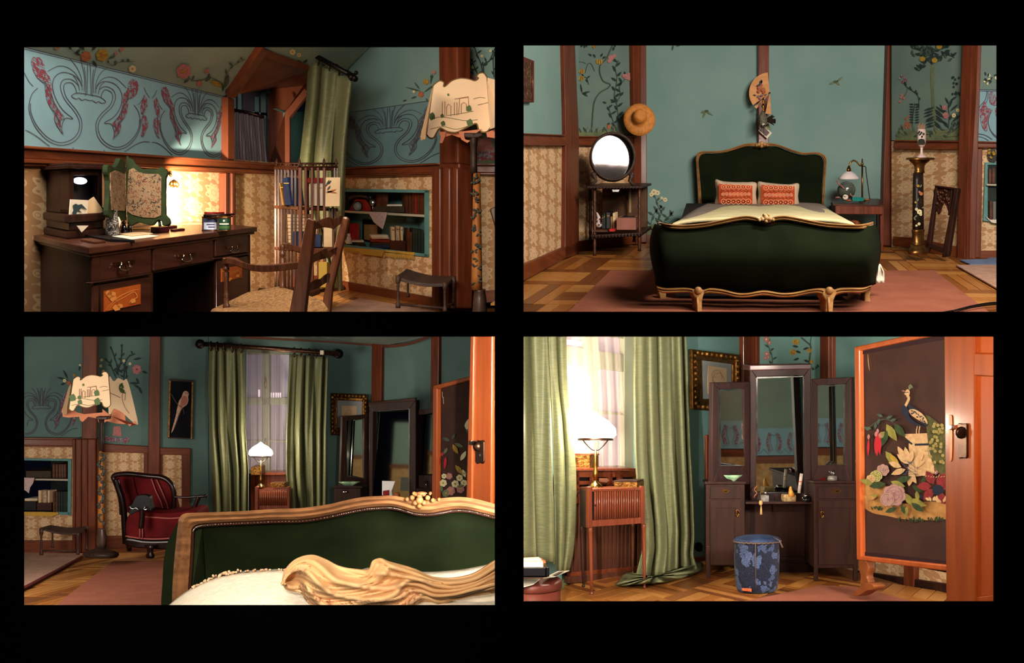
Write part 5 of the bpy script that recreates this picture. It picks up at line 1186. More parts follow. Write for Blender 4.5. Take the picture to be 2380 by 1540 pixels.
for i in range(16): x = 1376+i*7.6; mb.blob(W(x, 550-i*.4, Dc-.06), .016, .012, .012, 6, 4)
t.p('bobbin_edging', mb, WOODD, stuff=True)
t.p('drawer_pull', MB().slab(flat(Dc-.03), [(1422,440),(1441,440),(1438,446),(1424,446)], .02), SILV, .003)
one('red_booklet', 'small dark red booklet pinned under the cabinet top', 'book', MB().slab(flat(Dc+.3), [(1400,440),(1417,440),(1415,451),(1401,451)], .01), mat('faded_red', (96,36,28), rough=.7))
t = Thing('horned_figurine', 'white and brown horn-shaped figurine on the cabinet shelf', 'figurine')
t.p('body', MB().blob(W(1391,522,Dc+.1), .04, .04, .035), mat('porcelain', (214,196,190)))
t.p('horn', MB().tube([W(1388,518,Dc+.1), W(1392,506,Dc+.1), W(1388,496,Dc+.1), W(1386,493,Dc+.1)], [.03,.022,.012,.003], 8), mat('porcelain', (214,196,190)))
mb = MB(); 
for dx, dy in ((4,-12),(-5,-6),(0,2),(5,-2),(8,-8)): mb.blob(W(1392+dx,520+dy,Dc+.065), .012,.006,.012, 7, 5)
t.p('brown_patches', mb, BRNB)
PCb = flat(Dc+.1)
for i, (x0, x1, y0, m_, lb) in enumerate(((1403,1407,496,GRNB,'thin dark book leftmost on the cabinet shelf'),(1409,1418,493,BLK,'black book on the cabinet shelf'),(1419,1423,503,mat('tan_cover',(140,100,66),rough=.6),'short tan book on the cabinet shelf'),(1424,1429,495,PAPERC,'tall cream book beside the pink box'),(1399,1403,499,BLK,'short black book beside the figurine'))):
    book('shelf_book', lb, [(x0,y0),(x1,y0),(x1,531),(x0,531)], PCb, EB*.2, m_)
t = Thing('pink_storage_box', 'pink box with dark top on the cabinet shelf', 'box')
P0 = W(1433,534,Dc-.02); a_ = W(1478,534,Dc-.02)-P0; t.p('box_body', bx(P0, a_, EB*.3, Z*.135), mat('dusty_pink_card', (156,100,84), (140,88,74), sc=6, rough=.7), .004)
t.p('lid_recess', bx(P0+Z*.137+a_*.2+EB*.05, a_*.6, EB*.18, Z*.004), BLK)
one('flat_brown_album', 'flat brown album lying under the figurine', 'book', bx(W(1378,539,Dc-.04), X*.2, EB*.3, Z*.02), BRNB, .003)
one('red_card_box', 'small bright red packet at the shelf edge', 'box', bx(W(1416,538,Dc-.07), X*.06, EB*.08, Z*.03), mat('bright_red_packet', (190,36,24), (160,26,20), sc=30, rough=.6), .002)
# ---- picture at the left edge
t = Thing('brown_framed_picture', 'brown framed picture cut off at the left edge of the bedroom', 'picture frame')
PF = BL.sh(.04)
t.p('frame', MB().slab(PF, [(1190,120),(1242,141),(1242,238),(1190,236)], .05), mat('copper_wood_frame', (100,50,34), (70,34,24), sc=8, rough=.4, bump=.2), .008)
t.p('picture', MB().slab(PF, [(1190,138),(1236,146),(1236,231),(1190,229)], .006, .05), vor('dark_brown_print', (66,40,26), [(90,60,40),(46,28,20),(120,96,76)], sc=26, thr=.4))
mb = MB(); mb.tube([PF.U(1238,144,.058), PF.U(1238,236,.058)], .006); t.p('frame_bead', mb, mat('copper_bead', (150,80,56), rough=.3, metal=.6))
# ---- fan, bird ornament, photo
t = Thing('wooden_brise_fan', 'open wooden folding fan with painted bird above the headboard', 'fan')
pv = (1789,216); Df = DWB-.14
angs = [100+i*8.6 for i in range(14)]
for i, a in enumerate(angs+[226, 262, 270]):
    if i == 13: pass
    L_ = 48 if i < 15 else 49
    a0, a1 = math.radians(a-4.4), math.radians(a+4.4)
    pl = flat(Df-.0022*i); q = [(pv[0]+3*math.cos(a1), pv[1]-3*math.sin(a1)), (pv[0]+L_*math.cos(a1), pv[1]-L_*math.sin(a1)), (pv[0]+L_*math.cos(a0), pv[1]-L_*math.sin(a0)), (pv[0]+3*math.cos(a0), pv[1]-3*math.sin(a0))]
    t.p('fan_stick', MB().slab(pl, q, .004), mat('blond_fan_wood', (210,150,96), (190,128,78), sc=12, rough=.6))
mb = MB(); P_ = flat(Df-.045)
for x, y, r in ((1766,204,6),(1774,208,6),(1764,212,5),(1776,214,5),(1770,198,4)): flower(mb, P_, x, y, r, 4, 6, 8)
for x, y, a, l in ((1766,197,60,12),(1770,194,95,10),(1768,196,200,10)): mb.m(9).leaf(P_, x, y, a, l, 5, .01)
for x, y, r in ((1763,224,4),(1771,222,4),(1766,229,3)): flower(mb, P_, x, y, r, 8, 5, 0)
mb.m(0).leaf(P_, 1758, 222, 160, 8, 3); mb.leaf(P_, 1776, 221, 20, 8, 3)
t.p('painted_bird', mb, MUR+[mat('bird_blue_grey', (56,66,84), rough=.7)]); t.p('rivet', MB().blob(W(1789,216,Df-.06), .012,.012,.012), BRASS)
t = Thing('hanging_bird_ornament', 'grey bird ornament hanging upside down from the wall lamp bracket', 'ornament')
Db_ = DWB-.3
t.p('bracket', MB().lathe(1774,262,Db_,[(2,262),(4,258),(2,252),(5,247),(3,243),(1.5,240),(3.5,236),(2,230),(.6,226)], hB, n=12), BRASS)
t.p('body', MB().lathe(1773,298,Db_,[(4,298),(8,290),(10.5,280),(9,270),(5,262),(3,258)], hB, 1.1, 14), mat('grey_feather', (112,108,92), (76,74,64), sc=30, rough=.8, bump=.4))
t.p('head', MB().blob(W(1774,290,Db_-.05), .022,.022,.02), WHITE); t.p('beak_ring', MB().tube([W(1770,290,Db_-.08), W(1773,296,Db_-.08), W(1777,290,Db_-.08)], .008), BLK)
mb = MB(); 
for k in range(16): a = random.uniform(-.9,.9); mb.tube([W(1783,278,Db_+.05), W(1783+20*math.cos(a),278-18*math.sin(a)+3,Db_+.05)], [.022,.004], 5)
t.p('dark_plume', mb, mat('black_brown_plume', (36,24,18), rough=.9), label='black feather tuft')
t.p('cord', MB().tube([W(1775,296,Db_-.02), W(1776,318,DWB-.15)], .003, 5), DKMET)
t = Thing('instant_photo', 'white-bordered dark photograph tilted under the bird ornament', 'photograph')
P_ = flat(DWB-.12); t.p('print_border', MB().slab(P_, [(1774,290),(1794,309),(1783,322),(1762,303)], .003), WHITE); t.p('print_image', MB().slab(P_, [(1774,294),(1789,308),(1781,317),(1765,303)], .002, .003), mat('photo_mauve', (96,62,58), (48,28,24), sc=8, rough=.4))
one('small_paper_tag', 'tiny greenish paper tag beside the tilted photograph', 'tag', MB().slab(P_, [(1777,296),(1787,289),(1790,298),(1781,303)], .002, .006), mat('tag_green', (140,140,110), rough=.8))
# ---- bedside table
t = Thing('bedside_table', 'brown wooden bedside table right of the bed', 'table')
Dt = 10.55; P0 = W(1929,467,Dt+.5)
topq = [W(1931,466,Dt+.42), W(1940,476,Dt), W(2056,477,Dt), W(2046,462,Dt+.62), W(1932,461,Dt+.62)]
t.p('table_top', MB().ext([W(1936,474,Dt), W(2056,476,Dt), W(2044,461,Dt+.62), W(1930,461,Dt+.62)], Z*-.02), WOODDT, .004)
t.p('apron', MB().slab(flat(Dt+.03), [(1942,478),(2054,479),(2052,498),(1942,497)], .025), WOODC, .004)
t.p('side_apron', MB().ext([W(1941,478,Dt+.03), W(1931,470,Dt+.55), W(1931,492,Dt+.55), W(1941,500,Dt+.03)], X*.01), WOODD)
for x, D, yb, m_ in ((1945,Dt+.04,590,WOODC),(2050,Dt+.04,584,WOODC),(1934,Dt+.6,566,WOODD),(2042,Dt+.6,564,WOODD)): t.p('leg', MB().ext([W(x-4,478,D), W(x+4,478,D), W(x+3,yb,D), W(x-3,yb,D)], V((.01,.06,.012))), m_, .004)
one('round_pot', 'small round patterned pot on the floor under the bedside table', 'pot', MB().lathe(1982,534,Dt+.2,[(14,534),(17,526),(17,518),(12,512),(5,511),(1,508)], hB), vor('patterned_pot', (120,60,34), [(150,80,44),(60,34,24),(190,120,80)], sc=30))
lz = Dt+.2
t = Thing('brass_bedside_lamp', 'brass swan-neck lamp with white glass shade on the bedside table', 'lamp')
t.p('base', MB().lathe(2004,466,lz+.15,[(9,466),(9,463),(4,461),(2,458)], hB), BRASS)
t.p('stem', MB().tube([W(2004,464,lz+.15), W(2004,378,lz+.15)], .011), BRASS); t.p('finial', MB().lathe(2004,384,lz+.15,[(2,384),(3.5,380),(1.5,377),(2,372),(.4,368)], hB, n=10), BRASS)
t.p('swan_neck', MB().tube([W(*p, lz+.1) for p in cr([(2004,384),(1998,384),(1991,376),(1984,373),(1977,377),(1974,386)], 5)], .01), BRASS)
t.p('socket', MB().lathe(1973,399,lz+.1,[(5.5,399),(5,392),(3,388),(2.5,386)], hB, n=12), BRASS)
t.p('glass_shade', MB().lathe(1973,416,lz+.1,[(24.5,416),(25,414),(14,403),(7,399),(4,397)], hB, 1.1, 28), mat('opal_glass_shade', (222,208,208), rough=.25))
t.p('cord', MB().tube([W(*p, lz+.3) for p in cr([(2006,386),(2012,388),(2013,400),(2017,430),(2022,466)], 4)], .006, 6), DKMET)
t = Thing('beaded_glass_ball', 'smoky glass globe with pink bead garland under the white lamp shade', 'ornament')
t.p('globe', MB().blob(W(1967,442,lz+.02), .11,.1,.11, 22, 14), mat('smoky_glass', (84,92,84), (60,66,60), sc=5, rough=.12, spec=.8))
mb = MB()
for k in range(26): a = k*.35; mb.blob(W(1967+(-19+2*math.sin(k))*math.cos(a*.3+.3)-3, 420+k*1.6, lz-.06), .009,.009,.009, 7, 5)
t.p('bead_garland', mb, PINK, stuff=True)
t = Thing('round_bedside_clock', 'small round white clock on the bedside table', 'clock')
t.p('case', MB().blob(W(1965,458,lz-.1), .042,.025,.042, 20, 8), BRASS); t.p('face', MB().blob(W(1965,458,lz-.115), .035,.018,.035, 20, 8), WHITE)
mb = MB(); mb.tube([W(1965,458,lz-.136), W(1961,455,lz-.136)], .0025, 5); mb.tube([W(1965,458,lz-.136), W(1967,453,lz-.136)], .002, 5); t.p('clock_hands', mb, BLK)
one('turquoise_box', 'turquoise enamelled box on the bedside table', 'box', MB().ext([W(*p, lz-.1) for p in cr([(1981,460),(1985,458),(2005,459),(2010,462),(2009,467),(1983,467)], 2, True)], V((.02,.1,.02))), mat('turquoise_enamel', (28,132,124), (20,110,104), sc=20, rough=.25), .004)
for i, (x, y, c_) in enumerate(((1973,466,ORG),(1947,459,PINK),(2015,464,ORG))): one('small_trinket', ('orange trinket between clock and turquoise box','pink bead trinket at the left table corner','orange trinket right of the turquoise box')[i], 'trinket', MB().blob(W(x,y,lz-.12), .035,.03,.012, 10, 6), c_)
# ---- pedestal and goblet
t = Thing('painted_column_pedestal', 'tall black and gold column pedestal with painted flowers', 'pedestal')
Dq = 9.9
OG = mat('antique_gold', (150,106,56), (110,72,36), sc=14, rough=.32, metal=.85)
t.p('base', MB().lathe(2133,589,Dq,[(24,589),(24.5,584),(22,578),(17,574),(16,568)], hB, 1.1, 28), OG)
t.p('lower_drum', MB().lathe(2134,568,Dq,[(15,568),(16,566),(15,564),(14,562),(14,540),(15.5,537),(15.5,534),(13.5,532)], hB, 1.1, 24), OG)
t.p('shaft', MB().lathe(2134,534,Dq,[(13.5,534),(13.2,480),(12.6,420),(12,402)], hB, 1.1, 24), vor('black_lacquer_flowers', (36,26,22), [(52,36,26),(30,22,20),(60,44,30)], sc=14, rough=.35, thr=.3))
mb = MB(); n_ = 0; PQ = flat(Dq-.074)
for x, y, r, c_ in ((2137,492,7,5),(2130,486,4,5),(2140,498,4,5),(2141,450,5,4),(2137,446,3,2),(2136,520,4,5),(2130,524,3,5),(2134,432,4,3),(2128,470,3,3)): flower(mb, PQ, x, y, r, c_, 6, 3)
for x, y, a in ((2132,500,220),(2142,484,30),(2135,460,250),(2128,512,120),(2138,436,60)): mb.m(6).leaf(PQ, x, y, a, 9, 4)
t.p('painted_flowers', mb, MUR, stuff=True)
t.p('capital', MB().lathe(2137,402,Dq,[(12,402),(13,399),(11.5,396),(12,386),(16,380),(24,374),(24,371)], hB, 1.1, 28), OG)
t.p('top_plate', MB().lathe(2139,371,Dq,[(33,371),(34,369),(33,366.5),(28,366)], hB, 1.1, 36), OG)
t = Thing('painted_glass_goblet', 'pale pink glass goblet painted with dark leaves on the pedestal', 'goblet')
GB = mat('milky_pink_glass', (206,180,172), rough=.2, spec=.6)
t.p('foot', MB().lathe(2142,366,Dq,[(13,366),(12,363),(6,360),(3.5,356),(3,346),(4,343)], hB, 1.1, 20), GB)
t.p('bowl', MB().lathe(2142,343,Dq,[(3,343),(8,338),(10,330),(10.5,310),(9.5,300),(9,300)], hB, 1.1, 22), GB)
mb = MB(); PQ = flat(Dq-.058); mb.m(0).spot(PQ, cr([(2134,332),(2134,326),(2140,322),(2148,324),(2150,330),(2149,335),(2136,335)], 2, True), .0)
for x, y in ((2137,306),(2142,308),(2147,311),(2143,317),(2139,312),(2134,309)): mb.disc(PQ, x, y, 2.4, off=.002)
t.p('painted_leaves', mb, mat('dark_olive_enamel', (36,34,24), rough=.4))
mb = MB()
for k in range(8): mb.tube([W(2136+k*1.6,302,Dq), W(2133+k*2.4,291-3*(k%3),Dq)], .004, 5)
t.p('dried_stems', mb, mat('dried_flower_tan', (156,120,90), rough=.9))
# ---- leaning carved frame
t = Thing('carved_wood_frame_stand', 'dark carved wooden frame leaning against the wall right of the pedestal', 'frame')
P_ = vert(2150,10.1,2226,9.75)
t.p('side_post', MB().slab(P_, [(2172,433),(2178,434),(2163,560),(2157,585),(2149,583),(2156,540)], .05), WOODD, .01)
t.p('side_post', MB().slab(P_, [(2216,438),(2227,440),(2216,510),(2203,594),(2188,598),(2194,560),(2206,500)], .06), WOODD, .01)
t.p('side_post', MB().slab(P_, [(2210,438),(2214,438),(2206,500),(2202,500)], .04), WOODD, .006)
t.p('top_rail', MB().slab(P_, [(2172,430),(2226,437),(2226,441),(2172,434)], .06), WOODD, .006)
t.p('bottom_rail', MB().slab(P_, [(2152,560),(2198,577),(2196,590),(2150,572)], .05), WOODD, .01)
mb = MB(); mb.slab(P_, cr([(2174,435),(2215,440),(2208,470),(2204,492),(2200,480),(2192,470),(2186,486),(2180,498),(2175,486),(2170,492),(2166,480),(2170,455)], 2, True), .025); o = t.p('carved_panel', mb, mat('dark_carving', (66,36,26), (30,18,14), sc=24, rough=.45, bump=.6))
mb = MB()
for k in range(22): mb.blob(P_.U(random.uniform(2176,2206), random.uniform(442,476), .03), .02, .012, .014, 7, 5, random.random()*3)
t.p('carved_leaves', mb, WOODM, parent=o)
# ---- shelf niche at the right edge
t = Thing('wall_niche_shelf', 'turquoise framed wall niche cut off at the right edge of the bedroom', 'shelf')
t.p('frame', MB().slab(BR, [(2290,377),(2340,377),(2340,383),(2296,383),(2296,508),(2340,514),(2340,520),(2285,513)], .03, .03), mat('niche_frame_paint', (96,142,138)), .003)
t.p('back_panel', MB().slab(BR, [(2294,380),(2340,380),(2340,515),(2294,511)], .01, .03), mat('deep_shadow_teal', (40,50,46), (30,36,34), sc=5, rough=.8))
t.p('shelf_board', MB().slab(BR, [(2293,427),(2340,428),(2340,432),(2293,431)], .06, .03), mat('white_shelf_edge', (176,166,146)))
for i, (x0, y0, y1) in enumerate(((2298,392,426),(2306,390,426),(2300,466,510),(2308,468,510))): one('niche_volume', ('dark volume on the upper shelf of the cut-off niche, left','dark volume on the upper shelf of the cut-off niche, right','dark volume on the lower shelf of the cut-off niche, left','grey volume on the lower shelf of the cut-off niche, right')[i], 'book', MB().slab(BR, [(x0,y0),(x0+7,y0),(x0+7,y1),(x0,y1)], .04, .045), BRNB if i < 3 else mat('grey_spine', (110,104,98), rough=.6), .003)
one('white_lace_cloth', 'white lace cloth hanging from the sill of the cut-off niche', 'cloth', MB().slab(BR, cr([(2290,502),(2296,506),(2306,510),(2340,508),(2340,518),(2310,518),(2302,514)], 2, True), .01, .07), WHITE)
t = Thing('yellow_leaf_twig', 'twig of yellowish leaves on top of the cut-off niche', 'plant'); mb = MB()
for k in range(9): mb.blob(BR.U(2303+random.uniform(-7,8), 357+random.uniform(-10,14), .09), .022,.01,.014, 7, 5, random.random()*3)
t.p('leaf', mb, YEL); t.p('dark_foliage', MB().slab(BR, cr([(2298,352),(2312,345),(2316,374),(2304,376),(2297,366)], 2, True), .04, .035), BLK)

# ================================================= LOWER LEFT ROOM: view over the bed to the window
hC = -.13
FC = p3(W(603,1285,15.7), W(603,1285,15.7)+V((0,1,hC)), W(603,1285,15.7)+X)
CL = vert(40,15.7,225,16.2); C2 = vert(225,16.4,480,17.0); CW = vert(470,17.0,876,16.6); CRr = vert(866,16.65,1130,14.6)
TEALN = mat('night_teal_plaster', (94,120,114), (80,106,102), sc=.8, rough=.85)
s = Struct('wall_left', ringwall(CL, [(30,1030),(226,1030),(226,1284),(30,1284)], [(30,1066),(162,1068),(160,1195),(30,1192)], .05), PAPER)
s.p('plaster_panel', MB().slab(CL, [(30,760),(226,760),(226,1031),(30,1031)], .05, .004), TEALN)
mb = MB(); o = CL.sh(.06)
frieze(mb, o, 96, lambda u: 96+84*u, lambda x: 900, lambda x: 1014, (56,188), 1.8)
for x, y, r, c_ in ((150,884,5,5),(160,890,6,4),(172,872,4,3),(186,848,3,5)): flower(mb, o, x, y, r, c_, 5, 3)
for x, y, a, l in ((160,884,165,30),(158,880,120,24),(152,890,200,12),(165,892,300,14),(184,862,85,14)): mb.m(1).leaf(o, x, y, a, l, 5)
s.p('painted_frieze', mb, MUR)
ND2 = V((.1,1.1,-.14))
q = [CL.U(x, y) for x, y in [(30,1066),(162,1068),(160,1195),(30,1192)]]; qb = [p+ND2 for p in q]
mb = MB(); mb.poly(qb); mb.poly([q[0], q[1], qb[1], qb[0]]); mb.poly([q[1], q[2], qb[2], qb[1]]); mb.poly([q[3], q[2], qb[2], qb[3]])
t = Struct('niche_shelving', MB().slab(CL, [(30,1064),(166,1066),(166,1071),(30,1069)], .03, .05).slab(CL, [(158,1066),(166,1066),(165,1197),(157,1196)], .03, .05).slab(CL, [(130,1189),(165,1190),(165,1197),(130,1195)], .03, .05), mat('niche_frame_paint', (96,142,138)), .003)
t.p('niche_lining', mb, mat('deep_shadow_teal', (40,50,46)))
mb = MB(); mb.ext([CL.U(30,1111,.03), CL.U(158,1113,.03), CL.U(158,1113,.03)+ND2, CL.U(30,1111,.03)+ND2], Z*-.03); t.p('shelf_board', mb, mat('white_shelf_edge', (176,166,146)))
def cb(x0, y0, x1, y1, back, th_, m_, name, label, cat='book', group=None):
    pl = CL.sh(-back); return one(name, label, cat, MB().ext([pl.U(*p) for p in ((x0,y0),(x1,y0),(x1,y1),(x0,y1))], V((.03,th_,-.02))), m_, .004, group)
for i, x in enumerate((122,129,136,142,148)): cb(x, 1078, x+5.6, 1110, .1, .4, BRNB, 'shadowed_volume', 'shadowed brown volume on the upper niche shelf, %s, lower left picture' % ORD[i], group='shadowed volumes on the upper niche shelf')
cb(60, 1094, 118, 1110, .1, .5, mat('grey_brown_cover', (72,58,44)), 'shadowed_flat_book', 'large flat book on the upper niche shelf, lower left picture')
cb(84, 1168, 120, 1186, .08, .4, mat('mahogany_box', (54,20,16)), 'shadowed_wooden_box', 'dark wooden box under three upright books, lower left picture', 'box')
for i, (x, w_, m_) in enumerate(((89,6,PAPERC),(100,8,MC['floral_spine']),(111,4,PAPERC))): cb(x, 1139, x+w_, 1168, .1, .2, m_, 'niche_upright_book', ('cream book left of the flowered one on the wooden box, lower left picture','flowered book between two cream ones, lower left picture','thin cream book right of the flowered one, lower left picture')[i])
for i, x in enumerate((123,129,135,141,147,152)): cb(x, 1142, x+5, 1190, .1, .3, GRNB if i > 1 else BRNB, 'shadowed_tall_volume', 'dark tall volume on the lower niche shelf, %s, lower left picture' % ORD[i], group='dark tall volumes on the lower niche shelf')
cb(57, 1158, 86, 1161, .05, .3, WHITE, 'white_booklet', 'white booklet topmost of the niche pile, lower left picture'); cb(57, 1161, 86, 1164, .05, .3, PAPERC, 'cream_booklet', 'cream booklet second in the niche pile, lower left picture')
cb(56, 1165, 84, 1186, .06, .3, BLK, 'black_book_pile', 'black book carrying the white booklet, lower left picture')
one('hanging_handkerchief', 'spotted pink handkerchief hanging from the niche shelf, lower left picture', 'cloth', MB().slab(CL, [(40,1109),(80,1110),(77,1122),(70,1132),(67,1146),(60,1140),(40,1130)], .015, .1), MC['spotted_cotton'])
one('yellow_fringed_cloth', 'yellow fringed cloth along the niche sill, lower left picture', 'cloth', MB().slab(CL, cr([(30,1189),(100,1189),(135,1190),(136,1194),(120,1200),(90,1199),(68,1197),(30,1196)], 1, True), .02, .09), YC)
mb = MB(); mb.slab(CL, [(30,1016),(192,1018),(192,1022),(30,1020)], .12, .05); mb.slab(CL, [(30,1020),(192,1022),(192,1036),(30,1034)], .07, .05); mb.slab(CL, [(30,1034),(192,1036),(192,1039),(30,1038)], .1, .05); bevel(Struct('trim_19', mb, WOODRH).o, .008)
bevel(Struct('baseboard_left', MB().slab(CL, [(30,1257),(226,1258),(226,1286),(30,1286)], .1, .04), BA).o, .01)
mb = MB(); mb.slab(CL, [(192,760),(227,760),(224,1040),(190,1040)], .3, .04)
for x0, x1, t_ in ((168,176,.2),(176,190,.34),(190,204,.42),(204,222,.4),(222,228,.3)): mb.slab(CL, [(x0,1020),(x1,1020),(x1,1284),(x0,1284)], t_, .04)
bevel(Struct('trim_20', mb, WOODR).o, .03, 3)
# second wall
s = Struct('wall_corner_left', uvwall(C2, [(224,1030),(440,1040),(440,1284),(224,1284)], .05), PAPER)
s.p('plaster_panel', MB().slab(C2, [(222,760),(484,760),(484,1200),(442,1200),(442,1042),(222,1032)], .05, .004), TEALN)
mb = MB(); o = C2.sh(.06)
for p in ([(275,872),(272,850),(266,830),(258,808)],[(288,880),(290,850),(298,830),(314,822)],[(270,878),(262,860),(256,845),(248,838)],[(274,860),(280,845),(282,828),(284,800)],[(292,890),(294,865),(290,850)],[(284,866),(276,862),(270,870)]): branch(mb, o, p, 2.6, 1, 5, 10, 4)
flower(mb, o, 318, 858, 13, 2, 7, 8); 
for x, y, a, l in ((300,890,0,26),(310,893,-30,22),(322,900,-60,18),(310,835,10,20),(296,905,-80,24),(330,862,-20,14),(316,878,-60,14),(150,878,160,24)):
    if x > 224: mb.m(1).leaf(o, x, y, a, l, 6)
for x, y in ((234,850),(240,862),(288,838),(302,845),(236,836)): flower(mb, o, x, y, 4, 5, 5, 3)
mb.m(8).spot(o, cr([(246,1012),(262,1016),(290,1018),(300,1014),(300,1024),(290,1030),(284,1026),(262,1026),(248,1026),(242,1020)], 2, True)); mb.m(2).spot(o, [(262,1012),(264,990),(280,990),(284,1014)], .004)
s.p('painted_urn_mural', mb, MUR)
def pC(n, pl, q, th=.1, m=WOODR, off=.04): bevel(Struct('trim_%d' % n, MB().slab(pl, q, th, off), m).o, .012)
pC(21, C2, [(349,760),(374,760),(369,1190),(369,1230),(343,1230),(344,1037)], .14)
pC(22, C2, [(240,1031),(345,1037),(345,1053),(240,1050)], .09, WOODRH); pC(23, C2, [(369,1040),(443,1042),(443,1058),(369,1056)], .09, WOODRH)
pC(24, C2, [(422,1056),(443,1057),(441,1240),(422,1240)], .09); pC(25, C2, [(334,1052),(344,1052),(344,1230),(334,1230)], .06); pC(26, C2, [(369,1056),(377,1056),(377,1230),(369,1230)], .06)
bevel(Struct('baseboard_corner_left', MB().slab(C2, [(224,1247),(440,1244),(440,1282),(224,1284)], .1, .04), BA).o, .01)
# window wall
s = Struct('wall_back', MB().slab(CW, [(470,760),(876,760),(876,1270),(672,1270),(672,812),(570,812),(570,1270),(470,1270)], .06, -.06), TEALN)
s2 = Struct('wall_right', MB().slab(CRr, [(864,760),(1130,760),(1130,1200),(864,1250)], .05), TEALN)
mb = MB(); o = CRr.sh(.01)
branch(mb, o, [(972,945),(978,925),(984,905),(976,885),(965,870),(958,855),(952,840)], 2.4, 1, 8, 14, 6); branch(mb, o, [(984,900),(990,870),(984,855),(976,842)], 1.6, 1, 6, 12, 6)
branch(mb, o, [(915,930),(916,910),(910,895),(905,885)], 1.4, 1, 5, 12, 5)
for x, y in ((944,842),(960,885),(952,905),(981,902)): mb.m(3).disc(o, x, y, 6, 5); 
for i in range(26): mb.m(1 if i % 2 else 0).leaf(o, random.choice((945,955,985,990,965))+random.uniform(-10,8), random.uniform(815,880), random.uniform(0,360), 11, 5, .006+.0002*i)
for x, y in ((902,888),(908,882),(905,896)): flower(mb, o, x, y, 4, 2, 5, 3)
s2.p('painted_tree_mural', mb, MUR)
pC(27, CRr, [(864,795),(887,798),(885,960),(862,960)], .12, WOODR, 0); pC(28, CRr, [(1002,760),(1020,760),(1018,960),(999,960)], .12, WOODR, 0)
mb = MB(); rs = []
for x, y, D in cr([(560,779,16.75),(700,786,16.7),(760,789,16.6),(865,797,16.5),(905,801,16.0),(950,795,15.6),(985,783,15.3),(1010,770,15.1)], 4): rs.append([W(x,y,D), W(x,y+7,D), W(x,y+7,D+.15), W(x,y,D+.15)])
Struct('trim_29', mb.rings(rs, smooth=False), mat('dim_cornice_wood', (92,50,34), rough=.6))
mb = MB(); mb.ext([W(560,757,16.0), W(760,757,15.8), W(1100,757,14.6), W(1010,770,15.1), W(985,783,15.3), W(905,801,16.0), W(760,789,16.6), W(560,779,16.8)], Z*.02)
Struct('ceiling', mb, mat('grey_green_ceiling', (100,108,100), rough=.9))
# floor
mb = MB(); mb.slab(FC, [(30,1284),(440,1278),(900,1262),(900,1425),(30,1425)], .03, -.03); sFC = Struct('floor', mb, MC['oak_floor_ground'])
aa = X*.62; bb = V((.16,1,hC))*1.25; bb -= FC.n*bb.dot(FC.n)
O = FC.U(150,1350)
parquet(sFC, FC, O, aa, bb, [(i, j) for i in range(-5,8) for j in range(-5,6)], lambda x, y: 40 < x < 400 and 1284 < y < 1424)
one('salmon_rug', 'large salmon rug on the floor left of the bed, lower left picture', 'rug', MB().slab(FC, [(262,1303),(480,1300),(480,1424),(112,1424),(148,1390)], .02, .016), RUG, .004)
t = Thing('patterned_rug', 'pale pink patterned rug with dark red edge beside the footstool, lower left picture', 'rug')
t.p('pile', MB().slab(FC, [(30,1283),(192,1285),(188,1291),(150,1312),(62,1358),(30,1372)], .02, .016), MC['rose_rug']); t.p('edge_binding', MB().slab(FC, [(188,1291),(193,1292),(150,1317),(66,1362),(30,1380),(30,1372),(62,1358),(150,1312)], .022, .016), mat('dark_red_binding', (92,30,26), rough=.8))
# stool
t = Thing('slatted_footstool', 'dark curved-seat footstool standing under the niche, lower left picture', 'stool')
stool(t, [(118,1219),(206,1221),(184,1238),(92,1226)], [(96,1228,1289,14.6),(181,1236,1288,14.6),(122,1222,1272,15.4),(201,1222,1278,15.2)], SG, None, (15.4,14.6), hC, 5)
t.p('stretcher', MB().tube([W(100,1279,14.6), W(178,1279,14.6)], .016), SG)
# parrot painting
t = Thing('parrot_painting', 'tall narrow painting of a pale parrot on black ground in a thin gilt frame', 'painting')
PP = C2.sh(.1)
t.p('canvas', MB().slab(PP, [(397,885),(446,887),(443,1017),(394,1015)], .02), mat('black_painting_ground', (14,14,17), (24,24,28), sc=2, rough=.8, spec=.05))
for q_ in ([(393,881),(397,881),(394,1018),(390,1018)], [(446,884),(449,884),(446,1021),(443,1021)], [(393,881),(449,884),(449,887),(393,884)], [(391,1015),(446,1018),(446,1021),(390,1018)]): t.p('frame_strip', MB().slab(PP, q_, .05), GOLD if q_[0][0] in (393,446) and q_[1][0]-q_[0][0] < 10 else WOODD)
mb = MB(); o = PP.sh(.024)
mb.m(0).spot(o, cr([(425,913),(430,908),(436,910),(439,915),(437,922),(438,930),(434,940),(426,946),(420,952),(414,965),(410,978),(405,994),(398,1006),(402,990),(408,968),(412,948),(416,932),(422,922)], 3, True), 0)
mb.m(1).spot(o, cr([(424,922),(432,920),(436,930),(432,940),(424,944),(418,950),(420,934)], 3, True), .002); mb.m(2).line(o, cr([(422,950),(416,964),(410,980),(404,996)], 4), 1.6, .003); mb.m(3).line(o, cr([(398,915),(404,926),(412,938),(424,948),(428,962)], 4), 1.3, .002); mb.m(1).line(o, [(430,912),(436,914),(439,916)], 2, .003)
t.p('painted_parrot', mb, [mat('parrot_cream', (206,170,150), (180,140,120), sc=30, rough=.7), mat('parrot_rose', (176,108,92), rough=.7), mat('parrot_brown', (120,84,70), rough=.7), mat('twig_grey', (84,76,72), rough=.7)])
